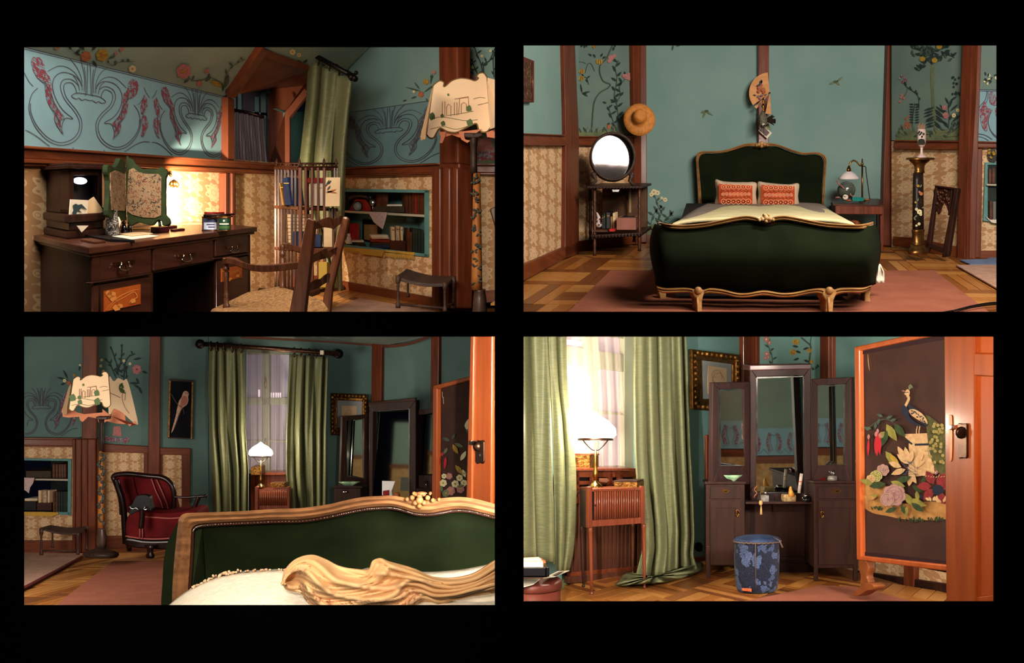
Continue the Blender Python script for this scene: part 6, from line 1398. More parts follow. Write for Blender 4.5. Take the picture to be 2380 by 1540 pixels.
# gilt picture
def gilt_picture(label, pl, O_, I_, M_, S_, k=1.0, portrait=True):
    t = Thing('gilt_framed_drawing', label, 'picture frame')
    n = 4
    for i in range(4):
        a, b = O_[i], O_[(i+1) % 4]; c, d = I_[(i+1) % 4], I_[i]; m1 = ((b[0]+c[0])/2, (b[1]+c[1])/2); m2 = ((a[0]+d[0])/2, (a[1]+d[1])/2)
        mb = MB(); mb.slab(pl, [a, b, m1, m2], .05*k, 0); mb.slab(pl, [m2, m1, c, d], .03*k, 0); o = t.p('frame_side', mb, GOLD, .008*k)
        mb = MB(); N = 9
        for j in range(N):
            u = (j+.5)/N; x = a[0]*(1-u)+b[0]*u; y = a[1]*(1-u)+b[1]*u; x2 = d[0]*(1-u)+c[0]*u; y2 = d[1]*(1-u)+c[1]*u
            mb.blob(pl.U(x*.7+x2*.3, y*.7+y2*.3, .055*k), .03*k, .02*k, .03*k, 7, 5)
        t.p('ornament', mb, GOLD, parent=o, stuff=True)
    t.p('mat_board', MB().slab(pl, I_, .006, .004), mat('grey_mat_board', (140,142,142), rough=.8))
    o = t.p('drawing_sheet', MB().slab(pl, cr(M_, 3, True) if len(M_) > 4 else M_, .004, .012), mat('drawing_paper', (206,174,138), (190,158,122), sc=4, rough=.8))
    mb = MB(); P_ = pl.sh(.018)
    for p in S_: mb.line(P_, cr(p, 4), 1.1 if k < 1.2 else .8, .0)
    t.p('portrait_sketch', mb, mat('pencil_line', (140,108,84), rough=.8), parent=o)
gilt_picture('gilt ornate framed portrait drawing left of the dark dresser, lower left picture', CW.sh(.03), [(768,913),(854,917),(854,1012),(768,1011)], [(783,930),(842,932),(840,995),(783,994)], [(794,942),(829,943),(829,996),(794,996)], [[(804,962),(806,955),(812,952),(816,956),(815,964),(810,968),(806,964)],[(804,972),(810,970),(818,975)]], 1.5)
# window with curtains
def window(n, pl, x0, y0, x1, y1, xm, ys, pane, ladd=0):
    mb = MB(); w_ = .07
    for q_ in ([(x0,y0),(x1,y0),(x1,y0+12),(x0,y0+12)], [(x0,y1-8),(x1,y1-8),(x1,y1),(x0,y1)], [(x0,y0),(x0+6,y0),(x0+6,y1),(x0,y1)], [(x1-6,y0),(x1,y0),(x1,y1),(x1-6,y1)], [(xm-9,y0),(xm+9,y0),(xm+9,y1),(xm-9,y1)], [(x0,ys-6),(x1,ys-6),(x1,ys+10),(x0,ys+10)]): mb.slab(pl, q_, w_, .02)
    s = Struct('window_%d' % n, mb, mat('warm_grey_window_paint', (140,142,122), (126,130,112), sc=3, rough=.5))
    s.p('window_pane', MB().slab(pl, [(x0,y0),(x1,y0),(x1,y1),(x0,y1)], .01), pane)
    return s
PW = CW.sh(-.28)
s = window(2, PW, 556, 812, 692, 1100, 618, 930, mat('violet_dusk_pane', (120,108,124)))
s.p('glazing_bar', MB().slab(PW, [(566,1022),(680,1023),(680,1027),(566,1026)], .06, .02), MC['warm_grey_window_paint'])
mb = MB()
for x in (628,634,640,645,650): mb.slab(PW, [(x,912),(x+3.4,912),(x+3.4,924),(x,924)], .004, .03)
mb.slab(PW, [(600,905),(604,905),(604,922),(600,922)], .004, .03)
s.p('lamp_reflection_patch', mb, mat('lamp_reflection_glow', (220,200,205), emit=(220,200,205), es=1.0))  # glowing patches stand in for lamps reflected in the pane
for k in (0, 1):
    xx = 617; mb = MB(); mb.tube([PW.U(xx,878+k*140,.12), PW.U(xx,902+k*140,.12)], .02); mb.blob(PW.U(xx,890+k*140,.14), .03,.02,.04); s.p('espagnolette_handle', mb, BRASS)
t = Thing('sheer_curtain', 'thin grey sheer curtain across the tall window, lower left picture', 'curtain')
mb = MB(); curtain(mb, [(572,818),(572,1096)], [(662,824),(664,1096)], 16.72, 5, .05, nu=60); t.p('sheer', mb, SHEER)
def drape(name, label, L, R, D, D2, folds, amp, ph, bottom=None, nu=120):
    t = Thing(name, label, 'curtain'); mb = MB(); curtain(mb, L, R, D, folds, amp, nv=34, nu=nu, D2=D2, ph=ph, xa=.25); solid(t.p('cloth', mb, CURT), .012); return t
drape('long_green_curtain', 'long sage green curtain left of the tall window, lower left picture', [(484,803),(482,900),(484,1000),(490,1100),(494,1200)], [(571,810),(574,900),(574,1000),(582,1090),(582,1200)], 16.35, 16.35, 4.5, .2, .5)
drape('long_green_curtain', 'long sage green curtain right of the tall window, lower left picture', [(676,822),(672,900),(668,1000),(668,1100),(676,1200)], [(760,830),(758,900),(756,1000),(757,1100),(757,1200)], 16.25, 16.15, 4.5, .2, 2.0)
t = Thing('curtain_rod', 'bronze curtain rod with round finials over the tall window, lower left picture', 'curtain rod')
t.p('rod', MB().tube([W(466,799,16.2), W(625,809,16.1), W(786,822,15.95)], .045, 12), BRONZE)
for x, y in ((465,799),(787,822)): t.p('finial', MB().blob(W(x,y,16.1), .09,.07,.09, 14, 8), DKMET)
for i, x in enumerate((490,505,522,540,560,684,700,718,736,752)):
    y = 801+(x-490)*.072; mb = MB(); c = W(x, y+3, 16.15); mb.tube([c+V((0,.06*math.cos(a),.09*math.sin(a))) for a in [k*.6283 for k in range(11)]], .012, 6); t.p('curtain_ring', mb, BRONZE)
t.p('rod_bracket', MB().slab(flat(15.9), [(744,814),(752,814),(752,824),(744,824)], .06), WHITE)
# wooden sill / radiator cover and the tambour table with its lamp
bevel(Struct('trim_30', MB().slab(CW, [(582,1098),(670,1098),(670,1104),(582,1104)], .3).slab(CW, [(582,1104),(670,1104),(670,1200),(582,1200)], .12), WOODC).o, .01)
Dw = 15.6
t = Thing('tambour_cabinet', 'reddish tambour-front cabinet seen over the bed, lower left picture', 'cabinet')
t.p('carcass', MB().ext([W(598,1137,Dw), W(668,1137,Dw), W(668,1210,Dw), W(598,1210,Dw)], V((-.06,.7,-.09))), WOODC, .01)
t.p('corner_post', MB().box(W(592,1210,Dw-.05), X*.06, V((0,.1,0)), W(592,1131,Dw-.05)-W(592,1210,Dw-.05)), WOODC, .01); t.p('corner_post', MB().box(W(667,1210,Dw-.05), X*.05, V((0,.1,0)), W(667,1131,Dw-.05)-W(667,1210,Dw-.05)), WOODC, .01)
for k in range(15): x = 603+k*4.3; t.p('tambour_slat', MB().lathe(x+1.8, 1174, Dw-.02, [(1.9,1174),(1.9,1140)], 0, .7, 8), WOODC)
def dome_lamp(label, x, yb, D, ys, yr, rw, yt, k, es, energy, pl_ez):
    t = Thing('brass_table_lamp', label, 'lamp')
    t.p('base', MB().lathe(x, yb, D, [(rw*.45,yb),(rw*.44,yb-2*k),(rw*.3,yb-6*k),(rw*.12,yb-9*k),(rw*.1,yb-11*k)], pl_ez, 1.1, 24), mat('polished_brass', (206,166,104), (176,130,70), sc=6, rough=.22, metal=1))
    t.p('stem', MB().lathe(x, yb-10*k, D, [(rw*.09,yb-10*k),(rw*.14,yb-16*k),(rw*.16,yb-22*k),(rw*.10,yb-26*k),(rw*.06,ys)], pl_ez, 1.1, 14), BRASS)
    g = D/F
    for sg in (-1, 1):
        t.p('shade_arm', MB().tube([W(x+sg*a*rw, yr+b*k, D) for a, b in cr([(0.02,14),(.2,13),(.5,6),(.7,0),(.82,-4)], 4)], .5*g*k+.003, 6), DKMET)
    t.p('shade_ring', MB().lathe(x, yr, D, [(rw,yr),(rw*1.01,yr-1),(rw,yr-3.5*k),(rw*.97,yr-3.5*k)], pl_ez, 1.0, 36), BRONZE)
    h = yr-yt
    t.p('glass_shade', MB().lathe(x, yr-3*k, D, [(rw*1.02,yr-3*k),(rw*1.2,yr-h*.2),(rw*1.15,yr-h*.42),(rw*.75,yr-h*.68),(rw*.3,yr-h*.85),(rw*.12,yr-h*.95),(rw*.02,yr-h)], pl_ez, 1.0, 36), mat('lit_glass_shade', (255,250,245), emit=(255,248,242), es=es))
    point(W(x, yr+3*k, D), energy, (1.0,.84,.62), .06)
    point(W(x, (yt+yr)/2, D-rw*g*1.5), energy*1.3, (1.0,.86,.66), .06)
    point(W(x, yt+h*.3, D+rw*g*1.25), energy*1.3, (1.0,.86,.66), .05)
    return t
dome_lamp('lit white dome-shaded brass lamp before the window, lower left picture', 606, 1132, Dw+.1, 1070, 1062, 24, 1026, .9, 3.0, 26, hC)
one('gilt_box', 'gilt pressed box behind the lamp, lower left picture', 'box', MB().ext([W(583,1085,16.2), W(606,1085,16.2), W(606,1104,16.2), W(583,1104,16.2)], V((0,.3,0))), GOLD, .01)
one('gilt_box', 'low gilt box right of the lamp base, lower left picture', 'box', MB().ext([W(628,1121,Dw+.1), W(662,1121,Dw+.1), W(662,1132,Dw+.1), W(628,1132,Dw+.1)], V((0,.3,-.03))), GOLD, .01)
# dresser, seen obliquely
def frame4(t, pl, O_, I_, m, th, name='mirror_frame', off=0):
    o0 = None
    for i in range(4):
        o = t.p(name, MB().slab(pl, [O_[i], O_[(i+1) % 4], I_[(i+1) % 4], I_[i]], th, off), m, .006, parent=None); o0 = o0 or o
    return o0
MDIM = mat('dim_room_mirror', (150,156,148), rough=.04, metal=1)
t = Thing('triple_mirror_dresser', 'dark triple-mirror dresser behind the bed, lower left picture', 'dresser')
DL_ = vert(790,15.6,862,15.9); DM_ = vert(856,15.0,968,14.5); DR_ = vert(966,14.6,1010,14.3)
frame4(t, DL_, [(796,968),(861,963),(862,1150),(790,1150)], [(805,976),(846,972),(846,1112),(805,1108)], WOODD, .1)
frame4(t, DM_, [(858,938),(966,930),(966,1190),(858,1190)], [(867,956),(951,950),(951,1170),(865,1170)], WOODD, .12)
frame4(t, DR_, [(966,953),(1012,948),(1012,1150),(966,1150)], [(973,964),(1005,960),(1005,1104),(971,1104)], WOODD, .1)
t.p('cornice', MB().ext([W(857,936,14.9), W(965,925,14.4), W(965,934,14.4), W(857,944,14.9)], V((0,.3,0))), WOODDT, .01)
for pl, q_ in ((DL_, [(805,976),(846,972),(846,1112),(805,1108)]), (DM_, [(867,956),(951,950),(951,1170),(865,1170)]), (DR_, [(973,964),(1005,960),(1005,1104),(971,1104)])):
    # panes turned a little to catch the far corner of the room
    c = pl.U(*[sum(p[i] for p in q_)/4 for i in (0, 1)]); tgt = V((-6.0, 5.0, -1.2)); n = ((-c).normalized()+(tgt-c).normalized()).normalized()
    P2_ = Plane(pl.U(*q_[0])+V((0,.15,0)) if False else c+V((0,.1,0)), n); t.p('mirror_glass', MB().poly([P2_.U(*p) for p in q_]), MDIM)
    e = MB(); e.line(pl.sh(.02), q_+[q_[0]], 2.2, 0); t.p('bevelled_edge', e, SILV)
t.p('side_cabinet', MB().ext([W(776,1134,15.2), W(838,1134,15.2), W(838,1220,15.2), W(776,1220,15.2)], V((.2,1,-.1))), WOODD, .01); t.p('cabinet_top', MB().ext([W(772,1129,15.1), W(842,1129,15.1), W(842,1134,15.1), W(772,1134,15.1)], V((.2,1,-.1))), WOODD, .008); t.p('keyhole_plate', MB().blob(W(802,1143,15.17), .05,.015,.025), SILV)
t.p('side_cabinet', MB().ext([W(968,1134,14.2), W(1012,1134,14.2), W(1012,1220,14.2), W(968,1220,14.2)], V((.2,1,-.1))), WOODD, .01)
def leafbowl(label, x, y, D, r, ez, hpx):
    return one('leaf_bowl', label, 'bowl', MB().lathe(x, y, D, [(r*.35,y),(r*.5,y-hpx*.2),(r*.8,y-hpx*.6),(r,y-hpx),(r*.97,y-hpx),(r*.75,y-hpx*.6),(r*.4,y-hpx*.25)], ez, 1.1, 36, wob=lambda u: 1+.1*math.sin(u*6.2832*6)), mat('green_leaf_glass', (104,158,110), (170,200,160), sc=8, rough=.15, spec=.8))
leafbowl('scalloped green glass bowl on the dresser, lower left picture', 812, 1129, 15.3, 24, hC, 10)
t = Thing('glass_decanter', 'clear cut glass bottle on the dresser right side, lower left picture', 'bottle'); t.p('body', MB().lathe(993,1134,14.3,[(8,1134),(9,1128),(8,1118),(4,1116)], hC), GLASS); t.p('stopper', MB().lathe(993,1117,14.3,[(2,1117),(4,1112),(1,1106)], hC), GLASS)
t = Thing('lit_reflection_cutout', 'white cut-out standing for a lit mirror reflection, with a red box, lower left picture', 'card'); t.p('lit_reflection_cutout', MB().slab(flat(14.2), [(888,1117),(918,1118),(910,1140),(912,1151),(888,1150)], .02), mat('lit_reflection_white', (250,248,248), rough=.8)); t.p('red_block', MB().slab(flat(14.1), [(890,1141),(904,1139),(904,1152),(890,1152)], .05), REDB, .004)  # white shape put where the dresser mirror shows a lit reflection
one('yellow_figurine', 'small yellow and red figurine before the dresser mirror, lower left picture', 'figurine', MB().blob(W(923,1150,14.1), .05,.05,.05), ORG)
# embroidered screen and door
SCR = vert(1000,9.4,1100,8.6)
def scy(x, a, b): return a+(b-a)*(x-1008)/84
t = Thing('peacock_screen', 'tall orange-framed embroidered screen partly hidden by the open door, lower left picture', 'screen')
t.p('canvas', MB().slab(SCR, [(1012,906),(1120,876),(1120,1200),(1012,1200)], .01), mat('brown_canvas', (66,40,32), (54,34,28), sc=5, rough=.9))
t.p('frame_post', MB().slab(SCR, [(1006,898),(1015,896),(1014,1200),(1003,1200)], .06, .0), WOODO, .01); t.p('frame_rail', MB().slab(SCR, [(1006,896),(1120,866),(1120,876),(1008,906)], .06), WOODO, .01)
mb = MB(); o = SCR.sh(.014)
rl = lambda *a: random.uniform(*a)
for x, y, r, c_ in ((1044,1106,9,2),(1030,1122,10,5),(1058,1124,10,5),(1068,1110,9,5),(1022,1136,9,6),(1048,1140,12,2),(1070,1136,11,2),(1078,1122,9,5),(1036,1146,10,6),(1078,1100,8,6),(1032,1106,7,5)): flower(mb, o, x, y, r, c_, 8, 3)
for x, y, a, l, c_ in ((1052,1032,-60,26,3),(1040,1040,-120,18,6),(1056,1030,-20,22,6),(1046,1024,160,20,0),(1050,1020,60,14,0),(1058,1080,-50,28,3),(1070,1070,60,26,5),(1075,1090,-70,20,5),(1062,1130,10,18,6)): mb.m(c_).leaf(o, x, y, a, l, l*.42, .008)
for x, y, h in ((1036,1060,30),(1022,1062,22),(1028,1050,10)): mb.m(9).leaf(o, x, y, -95, h, 7, .01)
mb.m(5).spot(o, cr([(1090,972),(1083,980),(1080,990),(1086,1000),(1094,1002),(1094,972)], 3, True)); mb.m(7).spot(o, cr([(1082,998),(1088,1010),(1094,1012),(1094,998)], 2, True))
for p in ([(1028,910),(1028,920),(1030,925)],[(1030,922),(1031,938)]): mb.m(5).line(o, p, 1)
t.p('embroidered_bouquet', mb, MUR+[mat('crimson_thread', (176,30,44), rough=.8)], stuff=True)
def door(n, pl, st, pan, lock, k, x1):
    s = Struct('door_%d' % n, st, WOODO, .006*k)
    s.p('door_panel', pan, mat('orange_pine_panel', (182,84,34), (160,68,26), sc=2, st=(5,5,.5), rough=.45, bump=.06), .004*k)
    (x, y, w_, h_) = lock
    plate = [(x-w_/2+2*k,y-h_/2),(x,y-h_/2+1.5),(x+w_/2-2*k,y-h_/2),(x+w_/2,y-h_/2+4*k),(x+w_/2,y+h_/2-4*k),(x+w_/2-3*k,y+h_/2),(x,y+h_/2-2*k),(x-w_/2+3*k,y+h_/2),(x-w_/2,y+h_/2-4*k),(x-w_/2,y-h_/2+4*k)]
    o = s.p('lock_plate', MB().slab(pl, plate, .012*k, .03*k), BRONZE, .004*k)
    kb = MB(); c0 = pl.U(x-w_*.05, y-h_*.23, .04*k); c1 = c0+pl.n*.05*k+X*.05*k; kb.tube([c0, c1], [.035*k,.02*k], 10)
    R = (pl.U(x+w_*.5,y).x-pl.U(x,y).x); kb.blob(c1+X*.02*k, R*.42, R*.7, R*1.25, 16, 10); s.p('door_knob', kb, BRONZE, parent=o)
    s.p('keyhole', MB().blob(pl.U(x+w_*.05, y+h_*.15, .045*k), R*.25,R*.12,R*.42, 10, 6), BLK, parent=o)
    return s
PD3 = vert(1085,6.4,1150,5.9)
door(1, PD3, MB().slab(PD3, [(1094,757),(1143,757),(1140,1215),(1082,1215)], .04, 0).slab(PD3, [(1094,757),(1101,757),(1094,1215),(1084,1215)], .055, 0), MB().slab(PD3, [(1142,757),(1175,757),(1175,930),(1142,930)], .02).slab(PD3, [(1142,944),(1175,944),(1175,1215),(1140,1215)], .02), (1114,1050,20,56), 1.2, 1150)
mb = MB(); mb.slab(PD3, [(1090,1024),(1095,1024),(1094,1034),(1089,1034)], .05, .03); one('door_latch_bolt', 'small metal latch bolt on the door edge, lower left picture', 'latch', mb, SILV, .004)
# ---- wing armchair in red velvet
t = Thing('red_velvet_armchair', 'dark red velvet armchair with black polished wooden frame beside the floor lamp', 'chair')
Da = 14.6; RV = mat('crimson_velvet', (92,14,18), (66,8,12), sc=3, rough=.8, spec=.1); PIP = mat('rose_piping', (150,76,70), rough=.6); PBK = mat('black_polished_frame', (36,14,12), (22,8,8), sc=6, rough=.3, coat=.15)
PA_ = flat(Da)
bk = cr([(266,1106),(275,1103),(310,1103),(345,1108),(368,1112),(386,1118),(398,1134),(403,1155),(402,1190),(300,1192),(290,1170),(276,1130)], 3, True)
t.p('backrest_cushion', MB().slab(flat(Da+.25), bk, .16), RV, .06)
for p in ([(308,1110),(312,1130),(318,1150),(322,1180)],[(352,1112),(362,1140),(374,1165),(380,1188)],[(364,1114),(376,1140),(388,1170),(392,1186)]): t.p('piping', MB().tube([W(x,y,Da+.06) for x, y in p], .012, 6), PIP if p[0][0] != 308 else RV)
t.p('back_frame', MB().tube([W(x,y,Da+.1) for x, y in cr([(284,1195),(282,1165),(276,1140),(268,1118),(264,1108),(272,1103),(300,1101),(345,1106),(375,1109),(392,1118),(402,1134),(405,1160),(404,1190)], 4)], .045, 10), PBK)
t.p('side_frame', MB().tube([W(x,y,Da-.15) for x, y in cr([(270,1112),(276,1136),(284,1160),(288,1190),(290,1230),(292,1262)], 4)], .05, 10), PBK)
t.p('armrest', MB().tube([W(x,y,Da+.0) for x, y in cr([(404,1154),(420,1155),(440,1155),(462,1153),(480,1152)], 4)], [.02]*12+[.025]*4+[.04], 10), PBK)
t.p('arm_support', MB().tube([W(x,y,Da) for x, y in cr([(462,1154),(457,1166),(452,1180),(450,1190)], 4)], .04, 10), PBK)
t.p('armrest', MB().tube([W(x,y,Da-.5) for x, y in cr([(300,1178),(314,1176),(328,1178),(331,1190),(330,1208),(328,1226)], 4)], .045, 10), PBK)
t.p('seat_cushion', MB().slab(flat(Da-.1), cr([(296,1200),(310,1191),(330,1188),(370,1192),(410,1190),(450,1186),(462,1196),(460,1240),(400,1250),(330,1251),(294,1246),(291,1220)], 3, True), .5, -.3), RV, .08)
for p in ([(332,1200),(360,1202),(400,1204),(440,1200)],[(292,1245),(330,1251),(370,1252),(410,1249)]): t.p('piping', MB().tube([W(x,y,Da-.32) for x, y in cr(p, 4)], .014, 6), PIP)
for x in (325,331): t.p('piping', MB().tube([W(x,1228,Da-.33), W(x+.5,1252,Da-.33)], .012, 6), PIP)
t.p('front_rail', MB().slab(flat(Da-.2), cr([(290,1250),(330,1256),(370,1257),(420,1254),(440,1250),(440,1270),(400,1278),(350,1276),(292,1270)], 2, True), .3, -.2), PBK, .03)
t.p('front_foot', MB().lathe(349,1296,Da-.35,[(9,1296),(11,1290),(7,1284),(8,1276),(14,1266)], hC), PBK); t.p('back_foot', MB().lathe(300,1280,Da+.2,[(6,1280),(8,1262)], hC), PBK)
t = Thing('dark_handbag', 'black handbag with chain lying on the red velvet armchair', 'bag')
t.p('bag_body', MB().slab(flat(Da-.45), cr([(300,1186),(312,1160),(318,1152),(334,1150),(346,1154),(350,1168),(352,1186),(330,1184),(312,1192),(302,1196)], 3, True), .12), BLK, .03)
t.p('chain', MB().tube([W(x,y,Da-.62) for x, y in cr([(302,1178),(308,1182),(316,1180),(322,1184)], 4)], .008, 5), SILV); t.p('clasp', MB().tube([W(338+4*math.cos(a),1181+3*math.sin(a),Da-.62) for a in [k*.7 for k in range(8)]], .01, 6), SILV)
# ---- floor lamp
t = Thing('painted_floor_lamp', 'scalloped painted-shade floor lamp with vine-wrapped column before the timber column, lower left picture', 'floor lamp')
DLc = 13.9
T3 = lambda x, y: (170+(x-1006)*.652, 882+(y-200)*.6)
P3_ = shade(t, T3, DLc-.1, 1.0)
g_ = [(252,876),(262,884),(268,885),(275,878),(288,884),(294,880),(300,895),(308,925),(316,960),(321,984),(316,985),(300,972),(290,962),(280,955),(268,950),(262,952),(254,962)]
t.p('shade_panel', MB().slab(vert(252,DLc-.1,322,DLc+.4), cr(g_, 2, True), .01), SHD)
mb = MB(); P_ = vert(252,DLc-.1,322,DLc+.4).sh(.018)
for k in range(9): mb.m(0).leaf(P_, 280+rl(-6,6), 896+rl(-8,10), rl(200,340), 14, 6, .001+.0002*k)
for p in ([(286,905),(284,925),(290,945),(300,960)],[(292,910),(290,930)],[(254,912),(268,918),(280,924)]): mb.m(1).line(P_, cr(p, 4), 1.4, .001)
t.p('painted_foliage', mb, [MC['shade_tree_green'], ARCH])
t.p('shade_panel', MB().ext([W(165,892,DLc-.1), W(160,898,DLc+.3), W(143,956,DLc+.4), W(148,966,DLc+.35), W(155,962,DLc-.1), W(156,946,DLc-.12)], V((0,.01,0))), SHD2)
mb = MB(); mb.ext([W(x,y,DLc+.3) for x, y in ((144,950),(156,946),(180,958),(196,962),(238,958),(238,950),(258,966),(262,952),(272,950),(290,960),(292,982),(302,990),(312,978),(318,986),(312,972),(300,985),(296,970),(300,975),(290,992),(280,985),(262,982),(250,976),(232,988),(226,972),(216,968),(200,968),(192,980),(186,978),(186,968),(160,970),(146,968))][:14]+[W(x,y,DLc+.3) for x, y in ((270,984),(248,978),(232,988),(226,972),(205,968),(192,980),(186,976),(184,968),(160,970),(146,968))], V((0,.01,0)))
t.p('shade_inside', mb, SHIN, stuff=True)
t.p('cap', MB().slab(flat(DLc), [(222,968),(250,968),(248,975),(224,975)], .15, -.05), WOODD, .01)
t.p('column_upper', MB().lathe(236,1050,DLc,[(5,1050),(5,1020),(5,990),(7,975)], hC), DKW)
t.p('column', MB().lathe(235,1226,DLc,[(8,1226),(7.5,1180),(6.5,1100),(5,1048)], hC), COLM)
mb = MB()
for i in range(26):
    y = 1056+i*6.4; x = 235.5+5.5*math.sin(i*1.3); 
    for k in range(2): mb.blob(W(x+rl(-2,2), y+rl(-2,2), DLc-.05), .028,.014,.03, 7, 5, rl(0,3))
t.p('vine_carving', mb, MC['vine_dark_green'], stuff=True)
t.p('turned_foot', MB().lathe(236,1272,DLc,[(11,1272),(12.5,1262),(12,1245),(9,1230),(8,1226)], hC), MC['lamp_base_grey_wood'])
t.p('base', MB().lathe(235,1294,DLc,[(38,1294),(42,1289),(41,1284),(30,1279),(16,1275),(12,1271)], hC*1.3, 1.2, 32), DKW)
# ---- near footboard of the bed
t = Thing('bed_footboard', 'large carved wood and green velvet footboard seen from the pillows, lower left picture', 'bed')
Dn = 4.45; PN = flat(Dn)
ro = cr([(399,1415),(402,1340),(408,1270),(413,1222),(416,1204),(428,1193),(450,1191),(520,1189),(580,1186),(640,1182),(700,1180),(760,1172),(800,1163),(840,1155),(880,1152),(910,1151),(940,1156),(958,1160),(992,1162),(1020,1158),(1050,1155),(1080,1155),(1110,1160),(1145,1169),(1174,1177)], 5)
ri = cr([(434,1415),(438,1350),(442,1290),(444,1240),(446,1228),(456,1219),(480,1215),(530,1212),(580,1210),(640,1207),(700,1206),(760,1197),(800,1188),(840,1180),(880,1176),(910,1176),(940,1183),(965,1190),(1000,1191),(1025,1187),(1055,1182),(1085,1183),(1110,1188),(1145,1197),(1174,1205)], 5)
t.p('frame', band(PN, ro, ri, .07, 0, 110), mat('blond_carved_walnut_near', (132,92,60), (90,60,38), sc=9, st=(.8,2,3), rough=.4, bump=.15, coat=.12))
ri2 = [(x+(4 if y > 1225 else 1), y+5) for x, y in ri]
t.p('gimp_strip', band(PN, ri, [(x+(7 if y > 1225 else 2), y+(8 if y < 1225 else 2)) for x, y in ri], .02, .0, 110), MC['brown_gimp'])
mb = MB()
for i in range(150):
    a = ip(ri, .16+.84*i/150); mb.blob(PN.U(a[0]+3, a[1]+4, .02), .0042, .005, .0042, 6, 4)
t.p('nail_heads', mb, SILV, stuff=True)
vp = [(x+4, y+5) for x, y in ri]
mb = MB(); n = len(vp); rs = []
for j in range(12):
    v = j/11; rs.append([W(a[0]+(20*v if a[1] > 1230 else 0), a[1]+(1440-a[1])*(v**1.2), Dn+.02-.0+.25*math.sin(v*1.6)+(.04 if v > 0 else 0)) for a in vp[18:]])
m_ = len(rs[0]); vs_ = [p for r in rs for p in r]; mb.add(vs_, [[i*m_+j, i*m_+j+1, (i+1)*m_+j+1, (i+1)*m_+j] for i in range(11) for j in range(m_-1)], True)
mb.poly([W(440,1415,Dn+.06), W(440,1232,Dn+.06), W(470,1225,Dn+.06), W(480,1415,Dn+.3)])
t.p('velvet_panel', mb, mat('velvet_near', (17,25,10), (28,37,17), sc=3, rough=.95, sheen=.08, spec=.08))
mb = MB(); mb.slab(flat(Dn+.12), cr([(404,1230),(398,1240),(388,1262),(380,1300),(377,1350),(376,1420),(412,1420),(412,1230)], 3, True), .05); t.p('outer_velvet_side', mb, VELV, .02)
mb = MB(); P_ = PN.sh(.07)
for x, y, r in ((975,1152,7),(966,1148,5),(985,1148,5),(958,1156,6),(994,1156,6),(975,1162,9),(965,1168,6),(986,1168,6),(975,1176,6),(1006,1162,5),(946,1160,5),(1020,1160,3.5),(962,1146,4),(1000,1146,4)): mb.blob(P_.U(x,y), r*Dn/F, .02, r*Dn/F, 10, 7)
mb.blob(P_.U(980,1146), .028,.02,.009)
t.p('carved_crest', mb, mat('carved_crest_brown', (140,94,56), (96,60,34), sc=26, rough=.45, bump=.5))
# bedding
t = Thing('white_bedcover', 'white quilted bedcover bulging in front of the velvet footboard', 'bedspread')
tp = cr([(380,1420),(400,1402),(440,1372),(490,1346),(540,1333),(600,1326),(660,1324),(720,1330),(800,1334),(870,1318),(930,1322),(985,1330),(1060,1326),(1110,1318),(1150,1310),(1174,1308)], 4)
mb = MB(); rs = []
for j in range(12):
    v = j/11; rs.append([W(a[0], a[1]+(1440-a[1])*v, 4.35-.35*math.sin(v*1.5)-.12*v) for a in tp])
m_ = len(rs[0]); mb.add([p for r in rs for p in r], [[i*m_+j, i*m_+j+1, (i+1)*m_+j+1, (i+1)*m_+j] for i in range(11) for j in range(m_-1)], True)
solid(t.p('cover', mb, mat('white_quilt', (228,220,204), (214,206,190), sc=40, rough=.85, bump=.25)), .01)
mb = MB()
for i in range(90):
    u = rl(.18,.5) if i < 60 else rl(.14,.26); a = ip(tp, u); mb.blob(W(a[0]+rl(-2,2), a[1]-rl(0,7 if .2 < u < .3 else 4), 4.33), rl(.004,.009), .008, rl(.004,.008), 6, 4)
t.p('lace_edge', mb, mat('lace_edge_cream', (206,180,150), (150,110,80), sc=60, rough=.8), stuff=True)
t = Thing('beige_blanket', 'crumpled beige shawl lying over the white bedcover', 'blanket')
SHW = mat('beige_shawl', (216,176,130), (196,150,102), sc=4, rough=.9, sheen=.1, bump=.15)
tpc = cr([(658,1352),(664,1326),(688,1301),(724,1291),(756,1301),(792,1318),(846,1326),(860,1322),(868,1304),(884,1299),(906,1307),(960,1322),(1000,1340),(1045,1345),(1100,1334),(1150,1304),(1172,1298)], 6)
btc = cr([(660,1356),(668,1368),(700,1376),(716,1396),(750,1416),(800,1420),(860,1420),(940,1416),(975,1398),(1000,1396),(1020,1402),(1060,1392),(1100,1382),(1150,1376),(1172,1378)], 6)
